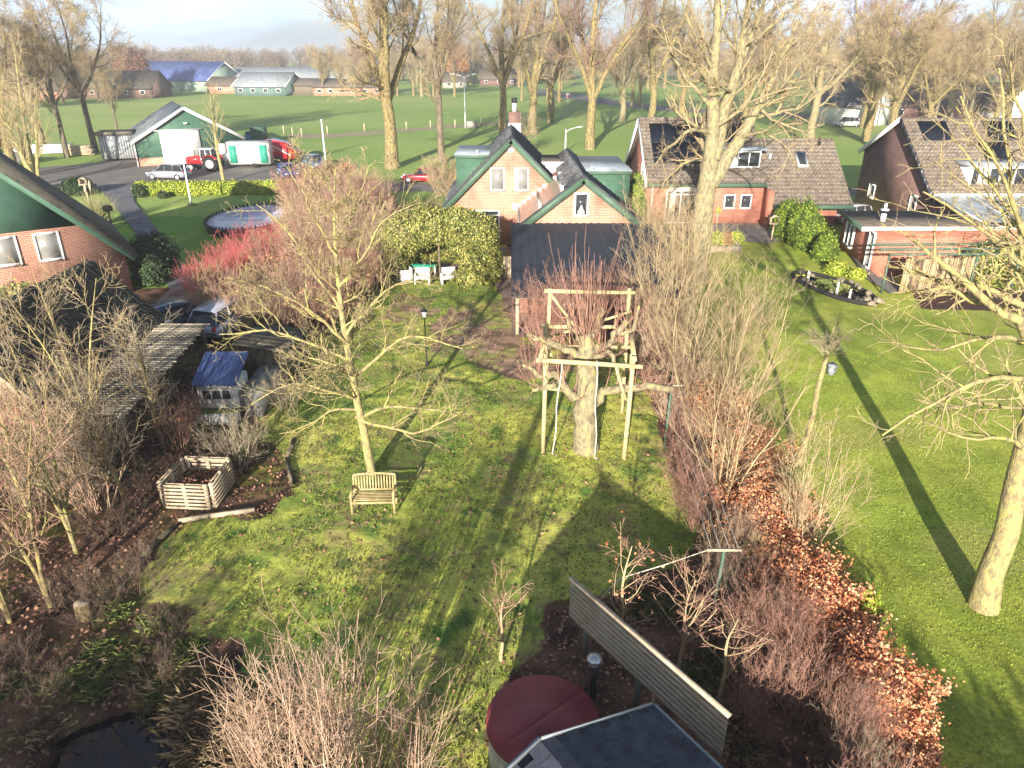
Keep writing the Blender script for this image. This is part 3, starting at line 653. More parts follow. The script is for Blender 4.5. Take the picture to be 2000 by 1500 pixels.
# chimney
ch = wbox(mh, 'chimney', -.25, .62, 58.0, 58.8, 6.3, 7.95, M['brick_dark']); wbox(ch, 'chimney_base', -.29, .66, 57.96, 58.84, 6.2, 7.15, M['white'])
mb = MB(); mb.cyl((.18, 58.4, 7.95), .17, .75, 14); part('flue', mb, M['galv'], ch, world=True); mb = MB(); mb.cyl((.18, 58.4, 8.6), .22, .35, 14); part('flue_cap', mb, M['black'], ch, world=True)
U = (1, 0, 0)
window(mh, (-.97, 49, 4.38), U, .98, 1.5, pane=M['blind']); window(mh, (.64, 49, 4.38), U, .98, 1.5, pane=M['blind'], curtain=True)
window(mh, (4.14, 43, 3.85), U, .9, 1.4, fw=.12)
mb = MB(); mb.lathe([(.02, 0), (.2, .0), (.24, .12), (.12, .3), (.03, .52)], (4.14, 42.9, 3.3), 14); part('lamp_shade', mb, M['curtain'], mh, world=True)
window(mh, (-2.1, 49, 1.15), U, 2.5, 2.35, mull=1, transom=.85, name='patio_door', sill=False)
wbox(mh, 'wall_box', .02, .36, 48.93, 49, 2.35, 2.75, M['white']); wbox(mh, 'gable_vent', -.25, .1, 48.95, 49, 6.1, 6.35, M['white'])
# veranda
roof(mh, (-.05, 30.9, 2.05), (8.3, 30.9, 2.05), (8.3, 42.95, 2.68), (-.05, 42.95, 2.68), M['seam_metal'], 'seam', .42, name='veranda_roof')
wbox(mh, 'gutter', -.08, 8.33, 30.8, 30.9, 1.98, 2.06, M['seam_metal'])
mb = MB(); mb.box(.4, 8.1, 34.2, 34.42, -.2, 2.15); part('veranda_wall', mb, M['brick_pink'], mh, world=True)
window(mh, (3.2, 34.2, 1.2), U, 2.2, 1.4, mull=2)
for x in (.25, 2.9, 5.6, 8.1): wbox(mh, 'veranda_post', x-.08, x+.08, 31.1, 31.26, -.1, 1.98, M['wood_pale'])
wbox(mh, 'veranda_beam', 0, 8.3, 31.1, 31.26, 1.86, 1.99, M['wood_pale'])
# ---------------------------------------------------------------- red brick house on the right
rh = thing('brick_house', 'long red brick house with brown tiled roof, solar panels and white dormer window', 'house', (17, 58, 0))
mb = MB(); mb.prism([(55.2, -.3), (66, -.3), (66, 3.0), (60.5, 7.1), (55.2, 3.15)], 10.5, 19.3, 'x'); part('wall', mb, M['brick_red'], rh, world=True)
mb = MB(); mb.prism([(54.3, -.3), (63.5, -.3), (63.5, 2.6), (58.7, 5.6), (54.3, 2.3)], 19.3, 24.6, 'x'); part('wall', mb, M['brick_red'], rh, world=True)
sl = .735
def rz(y): return 3.08+(y-54.95)*sl
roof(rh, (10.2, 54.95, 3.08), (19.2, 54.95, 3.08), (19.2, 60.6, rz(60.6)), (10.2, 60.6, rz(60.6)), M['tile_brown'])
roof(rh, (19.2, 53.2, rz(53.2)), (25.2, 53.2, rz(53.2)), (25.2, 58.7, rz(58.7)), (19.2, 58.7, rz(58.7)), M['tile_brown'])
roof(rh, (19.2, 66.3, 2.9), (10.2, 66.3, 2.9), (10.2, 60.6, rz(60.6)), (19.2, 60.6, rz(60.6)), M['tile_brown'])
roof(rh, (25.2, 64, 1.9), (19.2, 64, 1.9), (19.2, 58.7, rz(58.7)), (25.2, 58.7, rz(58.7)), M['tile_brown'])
wbox(rh, 'fascia', 10.25, 19.25, 54.78, 54.92, 2.86, 3.14, M['green_fascia']); wbox(rh, 'fascia', 19.3, 25.25, 53.03, 53.17, 1.58, 1.86, M['green_fascia'])
wbox(rh, 'wing_side', 19.15, 19.3, 53.2, 55.2, -.2, 2.8, M['brick_red'])
verge(rh, (10.12, 54.9, 2.9), (10.12, 60.6, 7.1), M['white'], .06, .5, 'verge_board'); verge(rh, (10.12, 66.3, 2.8), (10.12, 60.6, 7.1), M['white'], .06, .5)
mb = MB(); mb.box(10.2, 19.25, 60.5, 60.7, 7.2, 7.4); mb.box(19.25, 25.2, 58.6, 58.8, 5.83, 5.98); part('ridge_tile', mb, M['tile_brown'], rh, world=True)
def on_roof(x0, x1, y0, y1, lift, th, name, m, parent=rh, f=rz):
    mb = MB(); V = [(x, y, f(y)+lift+d) for d in (0, th) for y in (y0, y1) for x in (x0, x1)]
    mb.add(V, [(0,2,3,1),(4,5,7,6),(0,1,5,4),(2,6,7,3),(0,4,6,2),(1,3,7,5)]); return part(name, mb, m, parent, world=True)
for i in range(4):
    for j in range(2):
        if i == 3 and j == 0: continue
        on_roof(10.9+i*1.08, 11.93+i*1.08, 56.55+j*1.75, 58.25+j*1.75, .14, .05, 'solar_panel', M['solar'])
for i in range(2): on_roof(16.2+i*1.08, 17.23+i*1.08, 58.3, 60.05, .14, .05, 'solar_panel', M['solar'])
# dormer window
dz = wbox(rh, 'dormer', 16.3, 18.9, 56.2, 58.9, 4.1, 5.35, M['white']); wbox(dz, 'dormer_roof', 16.1, 19.4, 55.95, 59.4, 5.36, 5.48, M['flatroof'])
window(dz.parent, (17.6, 56.2, 4.72), U, 2.6, 1.2, mull=2, curtain=True, sill=False)
on_roof(21.9, 22.7, 56.2, 57.5, .13, .06, 'skylight_frame', M['galv']); on_roof(22.03, 22.57, 56.35, 57.35, .2, .03, 'skylight', M['glass'])
mb = MB(); mb.cyl((19.9, 57.0, rz(57)), .11, .45, 10); part('roof_vent', mb, M['galv'], rh, world=True)
mb = MB(); mb.cyl((24.0, 58.2, rz(58.2)), .09, .7, 10); part('roof_vent', mb, M['black'], rh, world=True)
c2 = wbox(rh, 'chimney', 15.6, 16.5, 60.2, 61, 6.6, 8.1, M['brick_red']); wbox(c2, 'chimney_base', 15.57, 16.53, 60.17, 61.03, 6.6, 7.35, M['galv'])
window(rh, (12.9, 55.2, 1.35), U, 2.3, 2.55, mull=1, transom=.86, fw=.11, name='patio_door', curtain=True, sill=False)
window(rh, (16.65, 55.2, 1.75), U, .85, 1.05); window(rh, (17.9, 55.2, 1.75), U, .85, 1.05)
window(rh, (22.1, 54.3, 1.2), U, .9, .9); wbox(rh, 'awning_box', 11.9, 14.5, 55.02, 55.18, 2.68, 2.85, M['white'])
window(rh, (10.5, 58.9, 3.6), (0, -1, 0), 1.0, 1.5)
mb = MB(); mb.tube([(10.65, 54.98, 2.9), (10.65, 54.98, 0)], .05, 8); part('downpipe', mb, M['galv'], rh, world=True)
# ---------------------------------------------------------------- dark brick house on the far right
dh = thing('brick_house', 'dark brown brick house with a tall blank gable at the right edge', 'house', (33, 58, 0))
mb = MB(); mb.prism([(51.2, -.3), (64, -.3), (64, 4.5), (58.6, 7.4), (51.2, 2.1)], 30.4, 46, 'x'); part('wall', mb, M['brick_dark'], dh, world=True)
def rz2(y): return 2.0+(y-50.8)*.7
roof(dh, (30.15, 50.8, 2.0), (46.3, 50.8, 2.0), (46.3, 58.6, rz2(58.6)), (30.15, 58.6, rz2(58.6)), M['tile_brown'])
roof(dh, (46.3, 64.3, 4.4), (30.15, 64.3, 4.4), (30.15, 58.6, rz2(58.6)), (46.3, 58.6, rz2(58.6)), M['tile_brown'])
verge(dh, (30.1, 64.4, 4.3), (30.1, 58.6, 7.4), M['white'], .06, .35); verge(dh, (30.1, 50.8, 1.9), (30.1, 58.6, 7.4), M['tile_dark'], .06, .25)
f2 = lambda y: rz2(y)
for i, x in enumerate((31.2, 32.3, 36.2, 37.3, 40.3, 41.4)):
    on_roof(x, x+1.05, 56.4, 58.1, .14, .05, 'solar_panel', M['solar'], dh, f2)
    if i in (2, 3): on_roof(x-1.1, x-.05, 54.5, 56.2, .14, .05, 'solar_panel', M['solar'], dh, f2)
d3 = wbox(dh, 'dormer', 33.0, 37.4, 52.8, 55.6, 3.0, 4.7, M['white']); wbox(d3, 'dormer_roof', 32.8, 37.6, 52.6, 56.2, 4.71, 4.83, M['flatroof'])
window(dh, (35.2, 52.8, 3.95), U, 4.2, 1.35, mull=3, curtain=True, sill=False)
NL = (0, -1, 0)
window(dh, (30.4, 61.3, 1.5), NL, 1.1, 1.1); window(dh, (30.4, 54.6, 1.6), NL, 1.0, 1.5)
# flat-roofed garage annex
an = thing('garage', 'flat-roofed red brick garage with green trim beside the garden pond path', 'garage', (24, 46, 0))
mb = MB(); V = [(21.6, 40.6), (29.5, 42.2), (29.5, 48.2), (22.4, 48.2)]; mb.prism(V, -.3, 2.25, 'z'); part('wall', mb, M['brick_red'], an, world=True)
mb = MB(); V2 = [(21.4, 43.3), (29.7, 43.3), (29.7, 48.4), (22.2, 48.4)]; mb.prism(V2, 2.27, 2.38, 'z'); part('roof', mb, M['tile_brown'], an, world=True)
dA = Vector((21.95-21.3, 50.4-43.2, 0))
mb = MB(); mb.beam((21.36, 43.25, 2.32), (22.16, 48.4, 2.32), .1, .26); part('fascia', mb, M['green_fascia'], an, world=True)
mb = MB(); mb.beam((21.3, 43.2, 2.32), (29.7, 43.2, 2.32), .1, .26); part('fascia', mb, M['white'], an, world=True)
ua = Vector((-1.0, -9.6, 0)).normalized()
window(an, (22.13, 46.2, 1.3), ua, 1.5, 1.5, mull=1, depth=.14); window(an, (21.8, 42.6, 1.2), ua, .9, 2.2, depth=.1, name='door', sill=False)
mb = MB(); mb.cyl((23.5, 45.2, 2.3), .17, .55, 12); mb.cyl((23.5, 45.2, 3.05), .26, .1, 12); mb.cyl((23.5, 45.2, 3.15), .1, .35, 12); part('roof_vent', mb, M['galv'], an, world=True)
ex = thing('extension', 'low extension with white gutters and a pale glazed roof joining the dark brick house', 'extension', (34, 47, 0))
mb = MB(); mb.prism([(29.6, 44.5), (44, 44.5), (44, 51.0), (29.6, 51.0)], -.2, 2.15, 'z'); part('wall', mb, M['brick_red'], ex, world=True)
roof(ex, (29.6, 44.2, 2.2), (44, 44.2, 2.2), (44, 50.9, 2.9), (29.6, 50.9, 2.9), M['flatroof'], 'flat', 1)
mb = MB()
for x in (29.7, 31.9, 34.1, 36.3, 38.5): mb.beam((x, 44.2, 2.3), (x, 50.9, 3.0), .07, .06)
mb.box(29.6, 44, 44.05, 44.2, 2.1, 2.28); mb.box(29.6, 44, 50.7, 50.82, 2.95, 3.1); part('gutter', mb, M['white'], ex, world=True)
window(ex, (32.6, 44.5, 1.1), U, 1.6, 1.3); window(ex, (36.5, 44.5, 1.1), U, 1.6, 1.3)
# pergola with reed screen
pe = thing('reed_screen', 'sand-coloured reed screen under a green pergola beam in front of the garage', 'screen', G(1815, 572))
x0, y0, _ = G(1755, 574); x1, y1, _ = G(1885, 572)
mb = MB(); rng = random.Random(4)
for k in range(70):
    t = k/69; x = x0+(x1-x0)*t; y = y0+(y1-y0)*t; mb.box(x-.028, x+.028, y-.02, y+.02, 0, 1.95+rng.random()*.12)
part('reed_mat', mb, M['reed'], pe, world=True)
mb = MB()
for dy in (0, 1.1, 2.2): mb.beam((x0-1.0, y0+dy, 2.2), (x1+2.5, y1+dy, 2.2), .1, .12)
for x in (x0-.9, x1+.1, x1+2.4): mb.box(x-.05, x+.05, y0+.08, y0+.18, 0, 2.14)
part('beam', mb, M['green_fascia'], pe, world=True)
# ---------------------------------------------------------------- left house, gable turned 35 deg
lh = thing('brick_house', 'pink brick gable house with green boarded top and two white windows at the left edge', 'house', (-21, 37.9, 0), math.radians(34.8))
# local: x along wall (negative = to the left), y = depth
mb = MB(); mb.prism([(-11, -.3), (0, -.3), (0, 2.4), (-5.5, 7.8), (-11, 2.4)], 0, 9); part('wall', mb, M['brick_pink'], lh)
mb = MB(); mb.prism([(-9.45, 3.95), (-1.55, 3.95), (-5.5, 7.75)], -.05, -.004); part('gable_boarding', mb, M['green_board'], lh)
mb = MB(); mb.beam((.45, -.35, 1.95), (-5.5, -.35, 7.8), .08, .38); mb.beam((-11.45, -.35, 1.95), (-5.5, -.35, 7.8), .08, .38); part('verge_board', mb, M['green_board'], lh)
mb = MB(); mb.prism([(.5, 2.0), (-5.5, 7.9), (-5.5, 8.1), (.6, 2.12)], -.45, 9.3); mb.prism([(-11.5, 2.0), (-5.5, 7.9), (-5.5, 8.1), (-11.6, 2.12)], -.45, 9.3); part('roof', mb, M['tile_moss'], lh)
def lwin(x, z, w, h):
    mb = MB(); f = .1
    mb.box(x-w/2, x-w/2+f, -.08, -.01, z-h/2, z+h/2); mb.box(x+w/2-f, x+w/2, -.08, -.01, z-h/2, z+h/2); mb.box(x-w/2+f, x+w/2-f, -.08, -.01, z-h/2, z-h/2+f); mb.box(x-w/2+f, x+w/2-f, -.08, -.01, z+h/2-f, z+h/2)
    o = part('window', mb, M['white'], lh); p = MB(); p.box(x-w/2+f*.7, x+w/2-f*.7, -.035, -.015, z-h/2+f*.7, z+h/2-f*.7); part('pane', p, M['blind'], o)
    s = MB(); s.box(x-w/2-.06, x+w/2+.06, -.14, -.0, z-h/2-.06, z-h/2-.01); part('sill', s, M['brick_dark'], o)
lwin(-3.35, 3.05, 1.15, 1.45); lwin(-5.2, 3.05, 1.15, 1.45); lwin(-7.1, 3.05, 1.15, 1.45)
# ---------------------------------------------------------------- shed with slatted pergola, left
sh = thing('shed', 'low shed with a dark mossy tiled roof behind the bare trees at the left', 'shed', (-16.7, 23.3, 0))
mb = MB(); mb.prism([(-18.9, -.2), (-14.5, -.2), (-14.5, 2.1), (-16.7, 4.2), (-18.9, 2.1)], 19.6, 27.3); part('wall', mb, M['brick_dark'], sh, world=True)
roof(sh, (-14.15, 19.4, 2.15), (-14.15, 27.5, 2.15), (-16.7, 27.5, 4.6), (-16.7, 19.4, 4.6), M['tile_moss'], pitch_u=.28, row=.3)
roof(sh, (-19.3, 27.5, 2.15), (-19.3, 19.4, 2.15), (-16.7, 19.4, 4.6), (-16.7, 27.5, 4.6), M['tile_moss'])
mb = MB(); mb.prism([(-14.2, 2.0), (-14.2, 2.2), (-16.7, 4.6), (-19.3, 2.2), (-19.3, 2.0), (-16.7, 4.1)], 19.3, 19.38); part('gable_fascia', mb, M['wood_pale'], sh, world=True)
wbox(sh, 'gutter', -14.13, -14.0, 19.4, 27.5, 2.0, 2.12, M['galv'])
pg = thing('pergola', 'flat pergola of weathered slats along the eave of the tiled shed', 'pergola', (-12.9, 22.9, 0))
mb = MB()
for k in range(46):
    y = 18.9+k*.172; xr = -11.5-(y-18.9)*.08; mb.box(-14.0+R0.uniform(-.04, .04), xr+R0.uniform(-.08, .08), y, y+.075, 2.2, 2.245)
part('slat', mb, M['wood_slat'], pg, world=True)
mb = MB(); mb.beam((-13.8, 18.8, 2.11), (-13.8, 26.8, 2.11), .09, .16); mb.beam((-11.75, 18.8, 2.11), (-12.35, 26.8, 2.11), .09, .16); part('beam', mb, M['wood_grey'], pg, world=True)
for (x, y) in [(-11.75, 19), (-12.05, 22.8), (-12.33, 26.6), (-13.8, 19)]: wbox(pg, 'post', x-.04, x+.04, y-.04, y+.04, -.1, 2.03, M['bark_dark'])
# low brick lean-to left of shed
lo = thing('lean_to', 'low lean-to with rusty red roof tiles in front of the shed, mostly behind branches', 'lean-to', (-16.5, 17, 0))
roof(lo, (-19.5, 15.4, 1.7), (-14.6, 15.4, 1.7), (-14.6, 19.2, 2.3), (-19.5, 19.2, 2.3), mat('tile_rust', [(.1, .04, .03), (.2, .09, .06), (.12, .1, .08)], 2, .9, bump=.3))
wbox(lo, 'wall', -19.4, -14.8, 15.7, 19.1, -.2, 1.7, M['brick_dark'])
# ---------------------------------------------------------------- playhouse / coop
cx0, cx1, cy = -11.2, -9.85, 22.8
cp_ = thing('coop', 'small weathered white coop with a blue corrugated roof beside the compost bin', 'coop', (-10.5, 23.4, 0))
wbox(cp_, 'wall', cx0, cx1, cy, cy+1.3, .05, 1.35, M['white_worn']); wbox(cp_, 'ledge', cx0-.04, cx1+.04, cy-.45, cy-.02, .0, .42, M['white_worn'])
wbox(cp_, 'moss_lid', cx0, cx1, cy-.43, cy-.03, .425, .45, M['sedge'])
roof(cp_, (cx0-.12, cy-.15, 1.4), (cx1+.12, cy-.15, 1.4), (cx1+.12, cy+1.5, 2.0), (cx0-.12, cy+1.5, 2.0), mat('roof_blue', (.06, .09, .22), 2, .4, spec=.5), 'corr', .15, th=.05)
window(cp_, (-10.52, cy, .98), U, 1.1, .45, frame=M['white_worn'], mull=2, fw=.05, sill=False)
wbox(cp_, 'run', cx1+.06, cx1+.8, cy+.1, cy+2.6, .0, 1.0, M['wood_grey'])
cs = thing('garden_shed', 'low grey felt-roofed garden shed behind the blue-roofed coop', 'shed', (-9.6, 26.6, 0), math.radians(-18))
mb = MB(); mb.box(-1.1, 1.0, -.8, .8, 0, 1.6); part('wall', mb, M['bark_dark'], cs)
mb = MB(); mb.prism([(-.95, 1.55), (.95, 1.75), (.95, 1.81), (-.95, 1.61)], -1.25, 1.15, 'x'); part('roof', mb, M['tile_moss'], cs)
# ---------------------------------------------------------------- barn
bn = thing('barn', 'green metal barn with a grey roof, white verge and a wide white sliding door', 'barn', (-38.5, 89, 0), math.radians(28))
mb = MB(); mb.prism([(-5.9, .9), (5.9, .9), (5.9, 2.85), (0, 6.15), (-5.9, 2.85)], 0, 14.5); part('wall', mb, M['green_board'], bn)
wb = MB(); wb.box(-5.93, 5.93, -.03, 14.53, -.2, .9); part('plinth', wb, M['brick_pink'], bn)
for s in (-1, 1):
    mb = MB()
    for k in range(28):
        y0 = -.3+k*.55; mb.prism([(s*6.25, 2.62+.02*(k % 2)), (0, 6.2+.02*(k % 2)), (0, 6.28+.02*(k % 2)), (s*6.25, 2.72+.02*(k % 2))], y0, y0+.55)
    part('roof', mb, M['corr_grey'], bn)
    mb = MB(); mb.beam((s*6.3, -.36, 2.62), (0, -.36, 6.24), .08, .34); part('verge_board', mb, M['white'], bn)
mb = MB(); mb.box(-3.1, 1.2, -.22, -.08, .05, 3.8); part('sliding_door', mb, M['white'], bn)
mb = MB(); mb.box(-3.7, 1.6, -.26, -.23, 3.82, 3.95); part('door_rail', mb, M['galv'], bn)
mb = MB(); mb.box(3.0, 4.0, -.12, -.03, 0, 2.1); part('door', mb, M['white_worn'], bn)
mb = MB(); mb.tube([(-5.95, -.15, 2.7), (-5.95, -.15, 0)], .08, 8); part('downpipe', mb, M['white'], bn)
mb = MB(); mb.box(-.25, .15, -.35, -.05, 4.5, 4.68); part('lamp', mb, M['white'], bn)
ct = thing('container', 'grey-green site cabin with a flat felt roof standing left of the barn', 'container', (-48.8, 92.5, 0), math.radians(14))
mb = MB(); mb.box(-1.9, 1.9, -1.3, 1.3, .25, 3.0); part('body', mb, M['corr_grey'], ct)
mb = MB()
for k in range(13): mb.box(-1.85+k*.29, -1.78+k*.29, -1.33, -1.3, .3, 2.95)
part('panel_rib', mb, M['galv'], ct); mb = MB(); mb.box(-2.1, 2.1, -1.55, 1.5, 3.0, 3.4); part('roof', mb, M['tile_brown'], ct)
mb = MB(); mb.box(-1.6, -1.3, -1, 1, -.05, .25); mb.box(1.3, 1.6, -1, 1, -.05, .25); part('skid', mb, M['black'], ct)
# ---------------------------------------------------------------- hut at the bottom edge, hot tub, plank screen
HA = Vector((.43, 7.15, 2.95)); gd = Vector((.82, .57, 0)).normalized(); rd = Vector((.57, -.82, 0)).normalized()
hut = thing('hut', 'garden hut with a dark bitumen shingle roof at the bottom edge beside the hot tub', 'hut', (1.8, 5.2, 0))
he = HA+gd*2.35-Vector((0, 0, .85)); hw = HA-gd*2.35-Vector((0, 0, .85))
for nm, e in (('roof', he), ('roof', hw)):
    mb = MB(); n1_ = 11; n2_ = 22; down = (e-HA); nn = rd.cross(down).normalized(); nn = nn if nn.z > 0 else -nn
    for i in range(n1_):
        for j in range(n2_):
            a = HA+down*(i/n1_)+rd*((j+(.5 if i % 2 else 0))*.25); w_ = .243
            p = [a, a+rd*w_, a+rd*w_+down/n1_*1.04, a+down/n1_*1.04]
            th_ = .012+.004*R0.random()
            mb.add([q+nn*(.02+.0) for q in p[:2]]+[q+nn*(.034+th_*.3) for q in p[2:]], [(0, 1, 2, 3)])
    q = [HA, HA+rd*5.8, e+rd*5.8, e]; lo_ = [p-nn*.06 for p in q]; hi_ = [p+nn*.012 for p in q]
    mb.add(lo_+hi_, [(0, 1, 2, 3), (4, 7, 6, 5), (0, 4, 5, 1), (1, 5, 6, 2), (2, 6, 7, 3), (3, 7, 4, 0)])
    part(nm, mb, M['shingle'], hut, world=True)
mb = MB(); mb.beam(HA-rd*.03+Vector((0, 0, .03)), he-rd*.03+Vector((0, 0, .03)), .03, .06); mb.beam(HA-rd*.03+Vector((0, 0, .03)), hw-rd*.03+Vector((0, 0, .03)), .05, .1); mb.beam(he+Vector((0, 0, .0))+gd*.03, he+rd*5.8+gd*.03, .05, .08); part('edge_trim', mb, M['corr_grey'], hut, world=True)
mb = MB(); a = HA+rd*.25+Vector((0, 0, -.12)); b1_ = he+rd*.25-gd*.25; b2_ = hw+rd*.25+gd*.25
bx = [a, b1_, Vector((b1_.x, b1_.y, -.1)), Vector((b2_.x, b2_.y, -.1)), b2_]
mb.add([p for p in bx]+[p+rd*5.2 for p in bx], [(0, 1, 2, 3, 4), (9, 8, 7, 6, 5)]+[(i, (i+1) % 5, 5+(i+1) % 5, 5+i) for i in range(5)]); part('wall', mb, M['wood_grey'], hut, world=True)
tb = thing('hot_tub', 'round wood-staved hot tub under a folding dark red cover', 'hot tub', (.56, 9.17, 0))
mb = MB()
for k in range(48):
    a0, a1 = 2*math.pi*k/48, 2*math.pi*(k+.93)/48
    V = [(r*math.cos(a), r*math.sin(a), z) for z in (0, .9) for (a, r) in ((a0, .94), (a1, .94), (a1, .99), (a0, .99))]
    mb.add(V, [(0,3,2,1),(4,5,6,7),(0,1,5,4),(1,2,6,5),(2,3,7,6),(3,0,4,7)])
part('stave', mb, M['white_worn'], tb)
mb = MB()
for z in (.2, .7): mb.lathe([(.985, 0), (1.0, 0), (1.0, .04), (.985, .04)], (0, 0, z), 48)
part('hoop', mb, M['steel'], tb)
fa = math.radians(38)
for s in (0, 1):
    mb = MB(); pts = []
    for k in range(33):
        a = fa+s*math.pi+math.pi*k/32; pts.append((1.04*math.cos(a), 1.04*math.sin(a)))
    o_ = (-math.sin(fa)*.008*(1 if s else -1)*-1, math.cos(fa)*.008*(1 if s else -1)*-1)
    pts = [(x-o_[0], y-o_[1]) for x, y in pts]; mb.prism(pts, .9, .985, 'z'); mb.prism([(x*.97, y*.97) for x, y in pts], .985, 1.0+.004*s, 'z')
    part('cover_half', mb, M['tub_lid'], tb)
st = thing('stove_pipe', 'black stove pipe with a shiny conical cap behind the red-covered hot tub', 'stove pipe', (1.58, 10.1, 0))
mb = MB(); mb.cyl((0, 0, 0), .065, 1.45, 14); part('pipe', mb, M['black'], st); mb = MB(); mb.lathe([(.145, 0), (.15, .03), (.145, .06), (.02, .13)], (0, 0, 1.47), 22); part('cap', mb, M['steel'], st, smooth=False)
mb = MB(); mb.cyl((0, 0, 1.38), .1, .06, 14); part('collar', mb, M['galv'], st)
fa_ = Vector((1.26, 12.0, 0)); fb_ = Vector((3.67, 8.54, 0)); fd = (fb_-fa_); fl = fd.length; fd.normalize(); fn = Vector((-fd.y, fd.x, 0))
fs = thing('plank_screen', 'slanting weathered plank fence panel raised on posts behind the hot tub', 'fence', tuple((fa_+fb_)/2))
mb = MB()
for k in range(8):
    z = .8+k*.128; mb.obb((fa_+fb_)/2+Vector((0, 0, z+.06))+fn*R0.uniform(-.004, .004), fd, fn, (0, 0, 1), fl/2, .013, .059)
part('plank', mb, M['screen_wood'], fs, world=True)
mb = MB(); mb.obb((fa_+fb_)/2+Vector((0, 0, 1.845)), fd, fn, (0, 0, 1), fl/2+.03, .05, .016); part('cap_rail', mb, M['wood_pale'], fs, world=True)
for t in (.12, .5, .88):
    p = fa_+(fb_-fa_)*t-fn*-.06; mb = MB(); mb.obb(p+Vector((0, 0, .88)), fd, fn, (0, 0, 1), .045, .045, .93); part('post', mb, M['wood_grey'], fs, world=True)
# ---------------------------------------------------------------- garden objects
def bench():
    t = thing('garden_bench', 'weathered wooden garden bench with slatted back under the bare walnut tree', 'bench', (G(731, 1000)[0], 17.15, .03), math.radians(2))
    w = .63
    mb = MB()
    for k in range(6): y = -.2+k*.078; mb.box(-w+.02, w-.02, y, y+.065, .42, .445)
    part('seat', mb, M['bench_wood'], t)
    mb = MB(); n = 14
    for k in range(n):
        x = -w+.1+k*(2*w-.2)/(n-1); mb.beam((x, .27, .47), (x, .36, .9+.02*math.sin(math.pi*k/(n-1))), .042, .015)
    for k in range(10):
        xa = -w+.03+k*(2*w-.06)/10; xb = xa+(2*w-.06)/10; za = .93+.045*math.sin(math.pi*k/10); zb = .93+.045*math.sin(math.pi*(k+1)/10)
        mb.beam((xa, .375, za), (xb+.002, .375, zb), .03, .07)
    mb.beam((-w+.05, .27, .5), (w-.05, .27, .5), .03, .05); part('backrest', mb, M['bench_wood'], t)
    for s in (-1, 1):
        mb = MB(); mb.beam((s*(w-.03), -.24, 0), (s*(w-.03), -.24, .62), .055, .055); part('leg', mb, M['bench_wood'], t)
        mb = MB(); mb.beam((s*(w-.03), .24, 0), (s*(w-.03), .27, .48), .055, .055); mb.beam((s*(w-.03), .27, .48), (s*(w-.03), .38, .93), .055, .05); part('leg', mb, M['bench_wood'], t)
        mb = MB(); mb.box(s*(w-.03)-.035, s*(w-.03)+.035, -.28, .3, .622, .65); part('armrest', mb, M['bench_wood'], t)
    mb = MB(); mb.box(-w, w, -.255, -.225, .34, .41); part('apron', mb, M['bench_wood'], t)
bench()
def compost():
    t = thing('compost_bin', 'open compost bin of pale pallets filled with dead leaves', 'compost bin', (-9.35, 17.9, 0), math.radians(-4))
    def pallet(nm, a, b, mt):
        a, b = Vector(a), Vector(b); d = (b-a).normalized(); n = Vector((-d.y, d.x, 0)); L = (b-a).length; mb = MB()
        for k in range(7):
            z = .07+k*.122; mb.obb((a+b)/2+Vector((0, 0, z))+n*.05, d, n, (0, 0, 1), L/2, .011, .035)
        for s in (.04, .5, .96): p = a+(b-a)*s; mb.obb(p+Vector((0, 0, .44)), d, n, (0, 0, 1), .05, .036, .43)
        for k in (0, 3, 6): z = .07+k*.122; mb.obb((a+b)/2+Vector((0, 0, z))-n*.05, d, n, (0, 0, 1), L/2, .011, .035)
        part(nm, mb, mt, t)
    pallet('pallet', (.7, -.72, 0), (-.7, -.72, 0), M['wood_pale']); pallet('pallet', (.72, .72, 0), (.76, -.66, 0), M['wood_pale'])
    pallet('pallet', (-.7, .78, 0), (.7, .78, 0), M['wood_pale']); pallet('pallet', (-.76, -.66, 0), (-.74, .7, 0), M['wood_pale'])
    rng = np.random.default_rng(3); n = 2600; C = np.stack([rng.uniform(-.64, .66, n), rng.uniform(-.64, .7, n), .12+.34*rng.random(n)], 1); C[:, 2] += .12*np.cos(C[:, 0]*2)*np.cos(C[:, 1]*2)
    o = link('leaf_heap', mesh_np('leaf_heap', *leafquads(C, .05, rng), M['litter']), t)
compost()
def edging(nm, pts, lab, m, w=.1, h=.12):
    P = [G(*p) for p in pts]; c = P[len(P)//2]; t = thing(nm, lab, 'edging', (c[0], c[1], 0)); 
    for a, b in zip(P[:-1], P[1:]):
        mb = MB(); mb.beam((a[0], a[1], h/2+.02), (b[0]-(b[0]-a[0])*.02, b[1], h/2+.03), w, h); part('board', mb, m, t, world=True)
edging('border_edging', [(350, 1022), (412, 1012), (500, 1000)], 'pale concrete edging in front of the pallet compost bin', M['wood_pale'])
edging('border_edging', [(345, 1030), (310, 1060), (280, 1095), (258, 1130), (228, 1160)], 'dark wooden edging curving away from the compost bin', M['bark_dark'])
edging('border_edging', [(570, 950), (560, 900), (575, 860)], 'dark edging of the leafy bed between coop and lawn', M['bark_dark'], .1, .1)
def log():
    t = G(168, 1205); o = thing('log_stump', 'round sawn log standing upright at the edge of the left bed', 'log', t)
    mb = MB(); mb.tube([(0, 0, -.05), (.01, 0, .25), (0, .01, .42)], [.2, .19, .18], 16); part('trunk', mb, M['bark'], o, smooth=False); mb = MB(); mb.cyl((0, .01, .42), .17, .012, 16); part('cut_face', mb, M['wood_pale'], o)
log()
